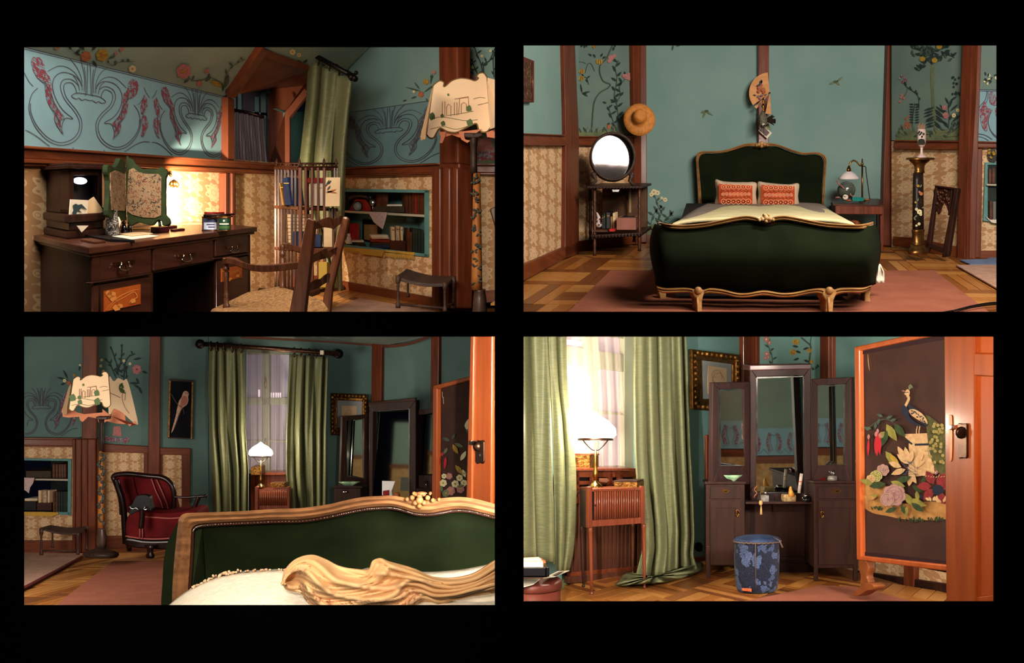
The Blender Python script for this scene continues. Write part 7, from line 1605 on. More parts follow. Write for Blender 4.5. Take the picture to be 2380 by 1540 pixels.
def shawl():
    mb = MB(); nu, nv = 200, 60; rdg = lambda q: (1-abs(math.sin(q)))**1.3
    for j in range(nv+1):
        v = j/nv
        for i in range(nu+1):
            u = i/nu; a = ip(tpc, u); b = ip(btc, u); k = min(1, u*3.2)
            f1 = rdg(math.pi*(2.1*v+1.5*u+.35*math.sin(9*u+2*v))); f2 = rdg(math.pi*(4.3*v-2.2*u+.5*math.sin(6*u+3*v)+.3)); f3 = rdg(math.pi*(7*v+5*u+.8*math.sin(4*v+11*u)))
            loop = math.exp(-((u-.10)**2/.0018+(v-.62)**2/.03))            # hollow of the turned-over loop
            hump = math.exp(-((u-.21)**2/.0045+(v-.62)**2/.08))
            h = .10*math.sin(math.pi*min(1, v*1.05))**.6+.062*f1*k+.045*f2+.012*f3+.03*math.sin(13*u-5*v)*math.sin(3.1*v)-.16*loop+.10*hump
            x = a[0]*(1-v)+b[0]*v+4*math.sin(9*v+7*u)*math.sin(math.pi*v); y = a[1]*(1-v)+b[1]*v+3*math.sin(23*u+3*v)*math.sin(math.pi*v)
            mb.v.append(W(x, y, 3.98-h))
    n = nu+1; fs = [[j*n+i, j*n+i+1, (j+1)*n+i+1, (j+1)*n+i] for j in range(nv) for i in range(nu)]
    for (j, i), f in zip([(j, i) for j in range(nv) for i in range(nu)], fs):
        u, v = i/nu, j/nv; mb.f.append(f); mb.sm.append(True)
        mb.mi.append(1 if (v > .72 and .12 < u < .62) or (.04 < u < .2 and .2 < v < .5 and (i+j) % 3) else 0)
    return mb
solid(t.p('shawl', shawl(), [SHW, mat('speckled_lace_shawl', (220,176,130), (168,112,76), sc=45, rough=.9, bump=.6, amt=(.5,.62))]), .012)

# ================================================= LOWER RIGHT ROOM: dresser, window lamp, embroidered screen
hD = -.145
FD = p3(W(1640,1297,9.76), W(1640,1297,9.76)+V((0,1,hD)), W(1640,1297,9.76)+X)
eDL = V((.8955,1,hD)); eDR = V((-.4845,1,hD))
inv = lambda x: 1/(.1025+7.6e-5*(1640-x))
DLw = vert(1217, inv(1217), 1740, inv(1740)); DW2 = vert(1740, inv(1740), 1925, 9.6); DW3 = vert(1920, 9.6, 2215, 7.3)
ly = lambda y0, x: y0+(1060-y0)*(x-1312)/1669.0
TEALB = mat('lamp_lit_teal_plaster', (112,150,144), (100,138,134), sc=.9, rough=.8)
s = Struct('wall_left', MB().slab(DLw, [(1480,755),(1745,755),(1745,1300),(1600,1308),(1480,1330)], .04).slab(DLw, [(1190,755),(1306,755),(1306,1370),(1190,1385)], .04), TEALB)
s = Struct('wall_back', MB().slab(DW2, [(1738,755),(1925,755),(1925,1320),(1738,1290)], .04), TEALB)
mb = MB(); o = DW2.sh(.046)
branch(mb, o, [(1795,850),(1795,832),(1790,815),(1784,800),(1780,782)], 1.8, 0, 7, 13, 5)
for x, y, r in ((1781,788,8),(1788,796,6),(1782,822,7),(1779,832,5),(1786,830,4)): flower(mb, o, x, y, r, 2, 6, 5)
branch(mb, o, [(1880,850),(1882,830),(1884,805),(1874,794),(1862,784)], 4, 0); branch(mb, o, [(1884,805),(1884,790),(1888,775)], 2, 0)
for x, y, r in ((1850,794,8),(1843,818,8),(1881,814,6),(1886,840,5),(1846,772,6)): mb.m(3).disc(o, x, y, r, r*.85, .008); mb.m(7).line(o, [(x-2,y-r*.7),(x-3,y+r*.7)], .7, .012); mb.line(o, [(x+2,y-r*.7),(x+2,y+r*.7)], .7, .012)
for x, y, a in ((1862,820,160),(1866,812,20),(1858,832,200),(1868,836,-20),(1848,848,180),(1860,850,-10),(1858,790,200),(1840,784,120),(1856,806,170)): mb.m(1).leaf(o, x, y, a, 15, 6)
branch(mb, o, [(1888,860),(1896,856),(1904,850)], 1.2, 1, 3, 7, 4)
s.p('painted_plant_mural', mb, MUR)
s3 = Struct('wall_right', uvwall(DW3, [(1918,1065),(2206,1065),(2206,1402),(1918,1340)], .04), PAPER)
s3.p('plaster_panel', MB().slab(DW3, [(1918,755),(2206,755),(2206,1066),(1918,1066)], .04, .004), TEALB)
def pD(n, pl, q, th=.07, m=WOODR, off=.03): bevel(Struct('trim_%d' % n, MB().slab(pl, q, th, off), m).o, .01)
pD(31, DLw, [(1729,755),(1748,755),(1748,1300),(1729,1300)]); pD(32, DW2, [(1744,755),(1758,755),(1758,1300),(1744,1300)]); pD(33, DW3, [(1905,755),(1925,755),(1925,1330),(1905,1330)], .09); pD(34, DW3, [(1924,755),(1933,755),(1933,1330),(1924,1330)], .06)
pD(35, DLw, [(1643,1010),(1732,1015),(1732,1300),(1643,1300)], .04, WOODR)
pD(36, DW3, [(2100,1280),(2125,1280),(2122,1400),(2098,1400)], .06, WOODR); pD(37, DW3, [(1990,1325),(2210,1358),(2210,1420),(1990,1370)], .05, WOODD)
bevel(Struct('baseboard_left', MB().slab(DLw, [(1560,1300),(1745,1284),(1745,1296),(1560,1314)], .05, .03), BA).o, .006)
# window and its wooden radiator cover
PV = DLw.sh(-.22); mb = MB()
PL2 = mat('lavender_dusk_pane', (196,176,182), rough=.12, emit=(190,168,178), es=.42)
for x0, x1 in ((1306,1312),(1362,1390),(1452,1484)): mb.slab(PV, [(x0,755),(x1,755),(x1,1100),(x0,1100)], .06, .02)
for y0, y1 in ((755,762),(803,846),(950,956),(1084,1100)): mb.slab(PV, [(1306,ly(y0,1306)),(1484,ly(y0,1484)),(1484,ly(y1,1484)),(1306,ly(y1,1306))], .05, .02)
s = Struct('window_3', mb, mat('ivory_window_paint', (196,196,166), (182,182,154), sc=3, rough=.5))
s.p('window_pane', MB().slab(PV, [(1300,750),(1490,750),(1490,1102),(1300,1102)], .01), PL2)
mb = MB(); mb.slab(PV, [(1313,788),(1352,793),(1352,804),(1313,800)], .004, .02); s.p('lamp_reflection_patch', mb, mat('lamp_reflection_pink', (255,225,230), emit=(255,222,228), es=.9))  # pink glowing patch in place of a lamp's reflection on the glass
mb = MB(); mb.slab(PV, [(1300,750),(1490,750),(1490,762),(1300,762)], .01)
t = Thing('sheer_curtain', 'thin pale pink sheer curtain over the bright window, lower right picture', 'curtain')
mb = MB(); curtain(mb, [(1306,757),(1310,1094)], [(1438,757),(1446,850),(1453,960),(1456,1096)], inv(1306)-.05, 6, .03, nu=80, D2=inv(1450)-.1); t.p('sheer', mb, mat('pink_sheer', (206,180,172), (228,208,200), sc=14, st=(6,6,.5), rough=.9, alpha=.22))
RC = DLw.sh(.06)
mb = MB(); mb.slab(RC, [(1330,1088),(1482,1088),(1482,1094),(1330,1093)], .16, .0)
for y0, y1 in ((1094,1109),(1117,1126),(1133,1142),(1150,1170),(1318,1346)): mb.slab(RC, [(1325,y0 if y0 < 1200 else y0+12),(1500,y0-(0 if y0 < 1200 else 5)),(1500,y1-(0 if y0 < 1200 else 14)),(1325,y1+(0 if y0 < 1200 else 10))], .04)
for x in (1325,1339,1378,1416,1440,1478,1494): mb.slab(RC, [(x,1100),(x+8,1100),(x+8,1170),(x,1170)], .04)
s = Struct('trim_38', mb, WOODC, .005)
for k in range(19):
    x = 1326+k*9.2; s.p('grille_slat', MB().slab(RC, [(x,1165),(x+5,1165),(x+5,1338-(x-1325)*.09),(x,1340-(x-1325)*.09)], .03, .005), mat('brown_grille_wood', (88,50,36), (66,38,28), sc=5, st=(6,6,.6), rough=.5))
s.p('recess_shade_sheet', MB().slab(DLw, [(1322,1098),(1502,1098),(1502,1330),(1322,1352)], .02, .02), BLK)  # black sheet standing in for the shade behind the grille
bevel(Struct('trim_39', MB().slab(RC, [(1322,1340),(1500,1322),(1500,1336),(1322,1356)], .05), mat('brown_grille_wood', (88,50,36))).o, .005)
# floor
mb = MB(); mb.slab(FD, [(1190,1370),(1322,1350),(1640,1292),(1740,1278),(1925,1310),(2210,1390),(2330,1418),(2330,1425),(1190,1425)], .03, -.03); sFD = Struct('floor', mb, MC['oak_floor_ground'])
a1 = (eDL+eDR*.2); a1 = a1.normalized()*.55; a1 -= FD.n*a1.dot(FD.n); b1 = eDR.normalized()*.75; b1 -= FD.n*b1.dot(FD.n)
O = FD.U(1600,1370)
parquet(sFD, FD, O, a1, b1, [(i, j) for i in range(-7,8) for j in range(-7,7)], lambda x, y: 1196 < x < 2200 and y < 1420 and y > (1352-(x-1322)*.178+4 if x < 1640 else 1300+max(0,(x-1700))*.16))
one('salmon_rug', 'corner of a salmon rug in front of the dark dresser, lower right picture', 'rug', MB().slab(FD, [(1690,1403),(1800,1382),(1905,1359),(1990,1362),(2120,1396),(2230,1424),(1600,1424)], .012, .014), RUG, .003)
# curtains
def puddle(t, pts, pl=FD, h=.05):
    for i, (x, y, rx, ry) in enumerate(pts):
        c = pl.U(x, y, h*.3); g = c.y/F; mb = MB(); mb.blob(c, rx*g, ry*g*3.2, h*(.7+.3*(i % 2)), 14, 6, rl(-.15,.15)); t.p('hem_fold', mb, CURT)
t = drape('long_green_curtain', 'outer fold of the sage green curtain at the far left, lower right picture', [(1185,757),(1185,900),(1185,1100),(1190,1290)], [(1279,757),(1284,860),(1289,960),(1292,1090),(1296,1200),(1300,1310)], 7.2, 7.35, 2.5, .13, .2)
t = drape('long_green_curtain', 'inner sage green curtain panel catching the lamp light, lower right picture', [(1272,757),(1277,860),(1283,960),(1287,1090),(1290,1200),(1292,1325)], [(1312,757),(1313,850),(1316,920),(1326,990),(1334,1090),(1335,1150),(1334,1230),(1328,1290),(1320,1325)], 7.42, 7.5, 2, .08, 1.0, nu=60)
puddle(t, [(1306,1350,14,16),(1300,1362,12,8)])
t = drape('long_green_curtain', 'wide sage green curtain right of the bright window with its hem pooled on the floor', [(1474,757),(1474,900),(1477,1050),(1482,1130),(1492,1200),(1496,1270),(1478,1345)], [(1594,757),(1599,900),(1605,1050),(1611,1150),(1615,1250),(1612,1290),(1622,1322)], 8.0, 8.75, 4.5, .15, 1.4)
def cloth_floor(t, outl, rows, m=CURT):
    mb = MB(); n = len(outl); c = (sum(p[0] for p in outl)/n, sum(p[1] for p in outl)/n); rs = []
    for s_, h_ in rows: rs.append([FD.U(c[0]+(x-c[0])*s_, c[1]+(y-c[1])*s_, max(.005, h_*(1+.5*math.sin(i*1.7)))) for i, (x, y) in enumerate(outl)])
    return t.p('pooled_hem', mb.rings(rs), m)
cloth_floor(t, cr([(1428,1360),(1440,1346),(1448,1334),(1466,1330),(1484,1334),(1500,1342),(1530,1338),(1570,1322),(1612,1306),(1634,1308),(1630,1324),(1600,1338),(1560,1350),(1520,1356),(1480,1358),(1450,1361)], 3, True), ((1,.005),(.94,.04),(.78,.06),(.5,.08),(.2,.07)))
# oval socket
one('oval_wall_socket', 'dark oval wall socket low on the teal wall', 'socket', MB().slab(DLw.sh(.04), cr([(1617,1271),(1620,1262),(1627,1260),(1633,1266),(1633,1277),(1627,1282),(1620,1279)], 3, True), .02), BLK, .004)
gilt_picture('gilt ornate framed portrait drawing above the dresser left wing, lower right picture', DLw.sh(.05), [(1609,811),(1720,824),(1720,961),(1611,951)], [(1632,837),(1704,846),(1703,932),(1634,926)], [(1646,853),(1651,850),(1684,855),(1689,861),(1689,914),(1684,920),(1650,915),(1645,910)], [[(1660,895),(1657,880),(1655,870),(1660,862),(1670,860),(1676,868),(1678,880)],[(1662,866),(1658,876),(1656,884),(1662,888)],[(1664,870),(1672,866),(1680,874),(1684,884)],[(1656,905),(1662,898),(1674,896),(1686,906)],[(1660,876),(1664,877)]], 1.0)
# ---- tambour table
Dt1, Dt2, Db1, Db2 = 7.19, 7.5, 7.6, 8.5
t = Thing('tambour_side_table', 'tall red-brown side table with tambour door and turned legs under the lit lamp', 'table')
TF = vert(1372,Dt1,1496,Dt2)
side = W(1347,1133,Db1)-W(1368,1133,Dt1)
cf = [TF.U(*p) for p in ((1368,1136),(1496,1133),(1496,1217),(1368,1225))]
mb = MB(); mb.ext([TF.U(*p) for p in ((1376,1135),(1490,1134),(1490,1208),(1376,1212))][::1], -TF.n*.02); t.p('door_back', mb, BLK)
mb = MB(); a = TF.U(1368,1137); b = TF.U(1496,1134); bk1 = W(1347,1131,Db1); mb.ext([a, b, b+(bk1-a), bk1], Z*-.02); t.p('table_top', mb, WOODC, .004)
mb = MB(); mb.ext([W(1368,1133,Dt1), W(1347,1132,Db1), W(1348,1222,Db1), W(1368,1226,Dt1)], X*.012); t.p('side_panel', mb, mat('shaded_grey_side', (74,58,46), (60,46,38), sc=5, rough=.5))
for q_ in ([(1366,1131),(1377,1131),(1377,1225),(1366,1227)], [(1490,1129),(1499,1130),(1500,1217),(1491,1218)]): t.p('corner_post', MB().slab(TF, q_, .03, .0), WOODC, .006)
t.p('front_rail', MB().slab(TF, [(1377,1209),(1491,1202),(1491,1216),(1377,1224)], .02), WOODC, .003); t.p('top_rail', MB().slab(TF, [(1377,1136),(1491,1133),(1491,1139),(1377,1142)], .025), WOODC, .003)
for k in range(21):
    x = 1381+k*5.15; c = TF.U(x+2, 1208-k*.3); h_ = TF.U(x+2, 1141-k*.1); mb = MB(); mb.tube([c, h_], .0085, 8); t.p('tambour_slat', mb, mat('slat_light', (134,66,40), (108,50,30), sc=8, st=(6,6,.6), rough=.4) if k % 3 == 0 else WOODC)
t.p('door_knob', MB().blob(TF.U(1384,1174,.02), .008,.008,.008), WOODD)
def tleg(x0, y0, x1, y1, D, r0, r1, m=WOODC):
    p0, p1 = W(x0,y0,D), W(x1,y1,D); L_ = p0-p1; g = D/F; pts = [p1+L_*v for v in (0,.02,.035,.05,.06,.3,.6,.93,.95,.97,1)]; rs = [r0*.8,r0*1.1,r0*.9,r0*.5,r0*.75,r0*.95,r1*.95,r1,r1*1.25,r1,r1*1.2]
    return MB().tube(pts, [r*g for r in rs], 10)
for a_ in ((1372,1225,1375,1382,Dt1,4.2,5,WOODC), (1496,1217,1498,1367,Dt2,4,4.6,WOODC), (1352,1222,1356,1364,Db1,3.8,4.5,WOODD), (1471,1216,1471,1332,8.3,3.6,4.2,WOODM)): t.p('leg', tleg(*a_[:7]), a_[7])
Dl = 7.55
dome_lamp('lit brass lamp with glowing dome shade on the tambour side table, lower right picture', 1384, 1133, Dl, 1041, 1023, 41, 956, 1.6, 4.0, 34, hD)
t = Thing('gilt_casket', 'low gilt casket with dark lid on the tambour side table', 'box')
P0 = W(1427,1134,Dl+.1); t.p('casket_body', MB().box(P0, W(1481,1134,Dl+.1)-P0, V((.1,.25,-.03)), Z*.055), GOLD, .004); t.p('casket_lid', MB().box(P0+Z*.056-X*.008, (W(1481,1134,Dl+.1)-P0)*1.04, V((.1,.26,-.03)), Z*.012), WOODD, .003)
t = Thing('gilt_panelled_box', 'gilt panelled box with reddish lid on the window sill behind the lamp', 'box')
P0 = W(1333,1088,7.85); a_ = W(1371,1088,7.85)-P0; t.p('box_body', MB().box(P0, a_, V((.1,.2,-.03)), Z*.12), GOLD, .005); t.p('box_lid', MB().box(P0+Z*.121-X*.01, a_*1.12, V((.1,.2,-.03)), Z*.015), WOODC, .004); t.p('gilt_panel', MB().box(P0+a_*.12-V((0,.006,0))+Z*.02, a_*.5, V((0,.004,0)), Z*.08), GOLD, .003)
one('open_letter_tray', 'brown open tray behind the lamp base on the tambour table', 'tray', MB().slab(flat(7.8), [(1392,1112),(1412,1112),(1416,1116),(1410,1122),(1392,1119)], .03), BRNB, .003)
# cord
one('lamp_cord', 'thin black cord falling beside the green curtain to the floor', 'cable', MB().tube([W(x,y,7.7) for x, y in cr([(1345,1140),(1337,1170),(1336,1220),(1333,1260),(1326,1290),(1325,1330)], 5)], .006, 6), BLK)
# ---- hat box with papers, left foreground
t = Thing('round_hat_box', 'large round red-brown hat box at the lower left corner', 'box')
HBM = mat('red_brown_hatbox', (120,58,42), (98,44,32), sc=4, rough=.5, bump=.1)
t.p('box_body', MB().lathe(1236,1418,6.4,[(66,1418),(67,1404),(67,1362)], hD, 1.5, 40), HBM)
t.p('box_lid', MB().lathe(1236,1364,6.4,[(69,1364),(70,1360),(70,1348),(68,1346),(1,1345)], hD, 1.5, 40), mat('dark_hatbox_lid', (104,48,36), (84,36,28), sc=4, rough=.45))
HT = W(1236,1345,6.4)
hp = p3(HT, HT+V((0,1,hD)), HT+X)
one('magazine_sheet', 'open printed sheet lying on the hat box lid', 'paper', MB().slab(hp, [(1200,1352),(1217,1345),(1255,1344),(1240,1356),(1218,1362),(1200,1366)], .006, .01), WHITE)
t = Thing('photo_card', 'pale card with grey photograph hanging over the hat box edge', 'card')
t.p('card', MB().ext([W(1262,1344,6.2), W(1296,1328,6.9), W(1324,1326,6.9), W(1290,1340,6.2)], Z*.004), WHITE); t.p('photograph', MB().ext([W(1283,1338,6.2)+Z*.005, W(1299,1330,6.75)+Z*.005, W(1311,1329,6.75)+Z*.005, W(1293,1337,6.2)+Z*.005], Z*.002), mat('grey_photo', (110,96,92), (60,52,52), sc=10, rough=.5))
t = Thing('black_letter_box', 'black open box full of white papers on the hat box', 'box')
mb = MB(); P0 = W(1192,1341,5.95); a_ = W(1271,1341,5.95)-P0; t.p('box_side', MB().box(P0, a_, V((.02,.02,0)), Z*.066), BLK, .003); t.p('box_side', MB().box(P0+a_, V((-.01,0,0)), V((.0,.4,-.05)), Z*.07), BLK); t.p('box_bottom', MB().box(P0, a_, V((.0,.4,-.05)), Z*.01), BLK)
for i, (q_, D_) in enumerate((([(1194,1300),(1252,1297),(1259,1302),(1259,1326),(1194,1326)], 6.05), ([(1194,1304),(1262,1306),(1262,1326),(1194,1326)], 6.0))): t.p('paper_sheaf', MB().slab(flat(D_), q_, .04, -.04), WHITE)
t.p('brown_wrapper', MB().slab(flat(6.15), cr([(1256,1298),(1264,1302),(1269,1306),(1268,1324),(1256,1324)], 2, True), .03, -.03), mat('kraft_wrapper', (156,96,54), (120,70,38), sc=20, rough=.8))
# ---- dresser
Dd = 8.1
t = Thing('triple_mirror_dresser', 'large dark brown dresser carrying three tall mirrors, lower right picture', 'dresser')
Bk = V((.2,1.0,hD))
def cab(x0, x1, yt, yb, D, dx0, dx1):
    P0 = W(x0,yb,D); a_ = W(x1,yb,D)-P0; h_ = W(x0,yt,D)-P0
    t.p('cabinet_body', MB().box(P0+Z*.12, a_, Bk*.8, h_-Z*.12), WOODD, .006)
    t.p('cabinet_top', MB().box(W(x0-3,yt,D-.03), W(x1+3,yt,D-.03)-W(x0-3,yt,D-.03), Bk*.85, Z*.024), WOODD, .006)
    for x in (x0+5, x1-5):
        t.p('leg', MB().box(W(x-4.5,yb,D-.01), X*.037, Bk*.05, Z*.3), WOODD, .004)
    P_ = flat(D); o = t.p('drawer', MB().slab(P_, [(dx0,1131),(dx1,1131),(dx1,1159),(dx0,1159)], .015), mat('dresser_front', (52,28,20), (38,20,15), sc=4, st=(5,5,.6), rough=.5, bump=.05, coat=.05), .004)
    cx = (dx0+dx1)/2; hd = MB(); hd.slab(P_, cr([(cx-10,1140),(cx-4,1137),(cx+4,1137),(cx+10,1140),(cx+4,1145),(cx-4,1145)], 2, True), .006, .015); t.p('handle_plate', hd, BRASS, parent=o); hd = MB(); hd.blob(P_.U(cx,1141,.025), .016,.01,.007); t.p('drawer_pull', hd, BLK, parent=o)
    o = t.p('door', MB().slab(P_, [(dx0,1163),(dx1,1163),(dx1,1312),(dx0,1312)], .01), MC['dresser_front'], .003)
    t.p('door_stiles', MB().slab(P_, [(dx0,1163),(dx1,1163),(dx1,1180),(dx0,1180)], .008, .01).slab(P_, [(dx0,1284),(dx1,1284),(dx1,1312),(dx0,1312)], .008, .01).slab(P_, [(dx0,1180),(dx0+14,1180),(dx0+14,1284),(dx0,1284)], .008, .01).slab(P_, [(dx1-14,1180),(dx1,1180),(dx1,1284),(dx1-14,1284)], .008, .01), MC['dresser_front'], .002, parent=o)
    return P_, o
P_, o = cab(1641, 1731, 1125, 1343, Dd, 1651, 1722)
ring = lambda P_, x, y, a, b, r: MB().tube([P_.U(x+a*math.cos(k*.5236), y+b*math.sin(k*.5236), .03) for k in range(13)], r, 6)
t.p('ring_pull', ring(P_, 1714, 1192, 3, 8, .006), BRASS, parent=o)
P2c, o2 = cab(1892, 1994, 1123, 1350, 7.95, 1903, 1990)
t.p('ring_pull', ring(P2c, 1911, 1195, 3, 8, .006), BRASS, parent=o2)
for x0, x1 in ((1741,1892),):
    P_ = flat(Dd+.5); t.p('centre_panel', MB().slab(P_, [(1731,1176),(1892,1176),(1892,1335),(1731,1335)], .02), MC['dresser_front'])
    t.p('centre_panel_frame', MB().slab(P_, [(1731,1172),(1892,1172),(1892,1188),(1731,1188)], .02, .02).slab(P_, [(1731,1186),(1745,1186),(1745,1314),(1731,1314)], .02, .02).slab(P_, [(1878,1186),(1892,1186),(1892,1314),(1878,1314)], .02, .02).slab(P_, [(1731,1294),(1892,1294),(1892,1302),(1731,1302)], .02, .02).slab(P_, [(1731,1300),(1892,1312),(1892,1336),(1731,1336)], .025, .02), WOODD, .003)
    t.p('centre_shelf', MB().box(W(1733,1171,Dd-.0), W(1890,1171,Dd)-W(1733,1171,Dd), Bk*.6, Z*.022), WOODD, .004)
mf = mat('dark_mirror_frame', (54,30,28), (36,20,19), sc=4, st=(5,5,.6), rough=.5, bump=.05, coat=.05)
for nm, pl, O_, I_, th in (('left', vert(1657,8.15,1743,8.45), [(1657,889),(1743,887),(1743,1125),(1655,1125)], [(1671,904),(1729,903),(1730,1082),(1672,1082)], .05), ('right', vert(1886,8.4,1979,8.0), [(1885,880),(1978,876),(1980,1123),(1885,1123)], [(1901,895),(1964,892),(1964,1081),(1901,1081)], .05), ('centre', vert(1743,8.5,1887,8.42), [(1743,853),(1885,850),(1886,1172),(1743,1172)], [(1757,875),(1870,872),(1871,1147),(1757,1147)], .06)):
    for i in range(4): t.p('mirror_frame', MB().slab(pl, [O_[i], O_[(i+1) % 4], I_[(i+1) % 4], I_[i]], th, 0), mf, .005)
    c = pl.U(*[sum(p[i] for p in I_)/4 for i in (0, 1)])-pl.n*.05
    tgt = {'left': V((3.25,3.7,-1.1)), 'centre': V((4.75,3.7,-1.1)), 'right': V((4.5,3.7,-1.1))}[nm]
    n = ((-c).normalized()+(tgt-c).normalized()).normalized(); Pm = Plane(c, n)
    o = t.p('mirror_glass', MB().poly([Pm.U(*p) for p in I_]), MIRR)
    e = MB(); e.line(pl.sh(.005), [(x+(2 if x < (I_[0][0]+I_[1][0])/2 else -2), y+(2.5 if y < 1000 else -2.5)) for x, y in I_+[I_[0]]], 4, 0); t.p('bevelled_edge', e, mat('bevelled_glass_edge', (150,150,146), (96,96,94), sc=5, rough=.15, metal=.9), parent=o)
t.p('cornice', MB().box(W(1742,861,8.4), W(1887,858,8.35)-W(1742,861,8.4), V((0,.25,0)), Z*.055), mat('glossy_cornice', (96,60,56), (70,42,40), sc=4, rough=.28, coat=.4), .01)
# ---- dresser-top things
leafbowl('scalloped green glass leaf bowl on the left dresser cabinet, lower right picture', 1694, 1122, Dd+.2, 31, hD, 19)
t = Thing('perfume_atomiser', 'clear glass perfume bottle with tasselled bulb on the dresser shelf', 'bottle')
t.p('bottle', MB().box(W(1769,1166,Dd+.05), X*.075, V((0,.07,-.01)), Z*.065), mat('pale_glass', (150,144,136), (110,104,98), sc=30, rough=.1, spec=1), .006); t.p('cap', MB().lathe(1779,1150,Dd+.08,[(4,1150),(4,1144),(2.5,1140)], hD, n=12), SILV)
t.p('bulb_tube', MB().tube([W(x,y,Dd+.0) for x, y in cr([(1778,1142),(1770,1141),(1767,1150),(1768,1162)], 4)], .004, 6), BRASS); t.p('bulb', MB().blob(W(1768,1168,Dd-.02), .018,.018,.024), mat('straw_bulb', (190,150,96), rough=.7)); t.p('tassel', MB().lathe(1769,1195,Dd-.02,[(3,1195),(2.2,1185),(1,1174)], hD, n=8), mat('straw_bulb', (190,150,96)))
one('coiled_orange_ribbon', 'orange coiled ribbon at the left end of the dresser shelf', 'ribbon', MB().tube([W(1756+3*math.cos(k*.8),1128+k*2.2,Dd+.25) for k in range(14)], .006, 6), ORG)
t = Thing('shell_and_figure', 'cream rocky shell piece with yellow figurine on the dresser shelf', 'ornament')
mb = MB(); mb.box(W(1822,1166,Dd+.05), X*.12, V((.0,.1,-.01)), Z*.07); t.p('rock', mb, mat('rough_cream_rock', (190,160,112), (130,98,66), sc=18, rough=.8, bump=.8), .015); mb = MB(); mb.tube([W(1840,1152,Dd+.04), W(1838,1142,Dd+.04), W(1837,1134,Dd+.04), W(1838,1130,Dd+.04)], [.03,.022,.012,.008], 10); t.p('yellow_figure', mb, mat('yellow_glaze', (214,168,70), (200,110,50), sc=14, rough=.4))
one('striped_candle', 'slanting red and white striped candle beside the centre mirror', 'candle', MB().tube([W(1857,1145,Dd+.2), W(1860,1122,Dd+.2), W(1863,1100,Dd+.2)], .016, 10), vor('striped_wax', (210,190,180), [(190,70,50),(210,190,180)], sc=12, st=(.1,.1,3), rough=.5))
t = Thing('black_inkwell', 'black glass inkwell at the right end of the dresser shelf', 'inkwell'); t.p('body', MB().lathe(1875,1166,Dd+.05,[(13,1166),(13,1158),(9,1154)], hD, n=18), mat('black_glass', (18,18,18), rough=.08, spec=1)); t.p('lid', MB().lathe(1874,1155,Dd+.05,[(7,1155),(8,1150),(4,1147)], hD, n=12), SILV)
t = Thing('cut_glass_decanter', 'cut glass decanter with spiky stopper on the right dresser cabinet', 'bottle'); t.p('body', MB().lathe(1935,1119,8.1,[(12,1119),(12.5,1112),(11,1106),(4,1104)], hD, n=10), mat('pale_glass', (150,144,136))); mb = MB()
for a in (-.6,-.2,.2,.6): mb.tube([W(1935,1104,8.1), W(1935+14*math.sin(a),1104-12*math.cos(a),8.1)], [.01,.004], 6)
t.p('stopper', mb, SILV)
one('dark_red_glass_box', 'small dark red glass box left of the decanter', 'box', MB().box(W(1909,1119,8.1), X*.045, V((0,.06,-.01)), Z*.04), mat('dark_red_glass', (80,20,18), rough=.15), .005)
one('silver_tray', 'thin dark silver tray under the decanter', 'tray', MB().box(W(1904,1121,8.0), X*.22, V((0,.2,-.03)), Z*.006), mat('tarnished_tray', (90,84,80), rough=.25, metal=1), .002)
# ---- pouf
t = Thing('blue_brocade_pouf', 'round dark blue brocade pouf with tufted cushion before the dresser', 'pouf')
BRO = vor('blue_brocade', (18,22,38), [(70,84,116),(18,22,38),(22,28,46),(62,76,108)], sc=13, rough=.7, thr=.56, edge=(34,42,64)); BRO.node_tree.nodes['Principled BSDF'].inputs['Sheen Weight'].default_value = .05
Dp = 7.35
t.p('drum', MB().lathe(1759,1372,Dp,[(44,1372),(48,1364),(52,1330),(53,1290),(51,1258),(52,1256)], hD, 1.0, 36), BRO)
t.p('cushion', MB().lathe(1760,1258,Dp,[(53,1258),(54,1253),(48,1248),(34,1244),(16,1242),(3,1245)], hD, 1.0, 48, wob=lambda u: 1+.02*math.cos(u*6.2832*8)), mat('blue_velvet_top', (48,66,98), (28,38,66), sc=9, rough=.6, sheen=.15, bump=.6))
c = W(1760,1257,Dp); g = Dp/F; uy = V(((1760-1190)/F,1,hD)).normalized()
t.p('twisted_cord', MB().tube([c+X*(54.5*g*math.cos(a))+uy*(54.5*g*math.sin(a))+Z*(.004*math.sin(a*30)) for a in [6.2832*k/90 for k in range(91)]], .007, 6), mat('grey_brown_cord', (92,76,68), rough=.8)); t.p('tassel', MB().tube([W(1798,1249,Dp-.1), W(1812,1256,Dp-.15), W(1819,1272,Dp-.17)], [.004,.005,.008], 6), MC['grey_brown_cord'])
t.p('seam', MB().tube([W(1756,1262,Dp-53*g-.003), W(1756,1300,Dp-54*g-.003), W(1756,1366,Dp-47*g)], .004, 5), MC['grey_brown_cord'])
t.p('base_ring', MB().lathe(1759,1375,Dp,[(38,1375),(44,1371)], hD, 1.0, 30), BLK)
one('wood_wedge', 'small orange wood wedge under the blue pouf', 'wedge', MB().slab(flat(Dp-.2), [(1725,1367),(1747,1368),(1747,1375),(1725,1372)], .02), WOODO, .002)
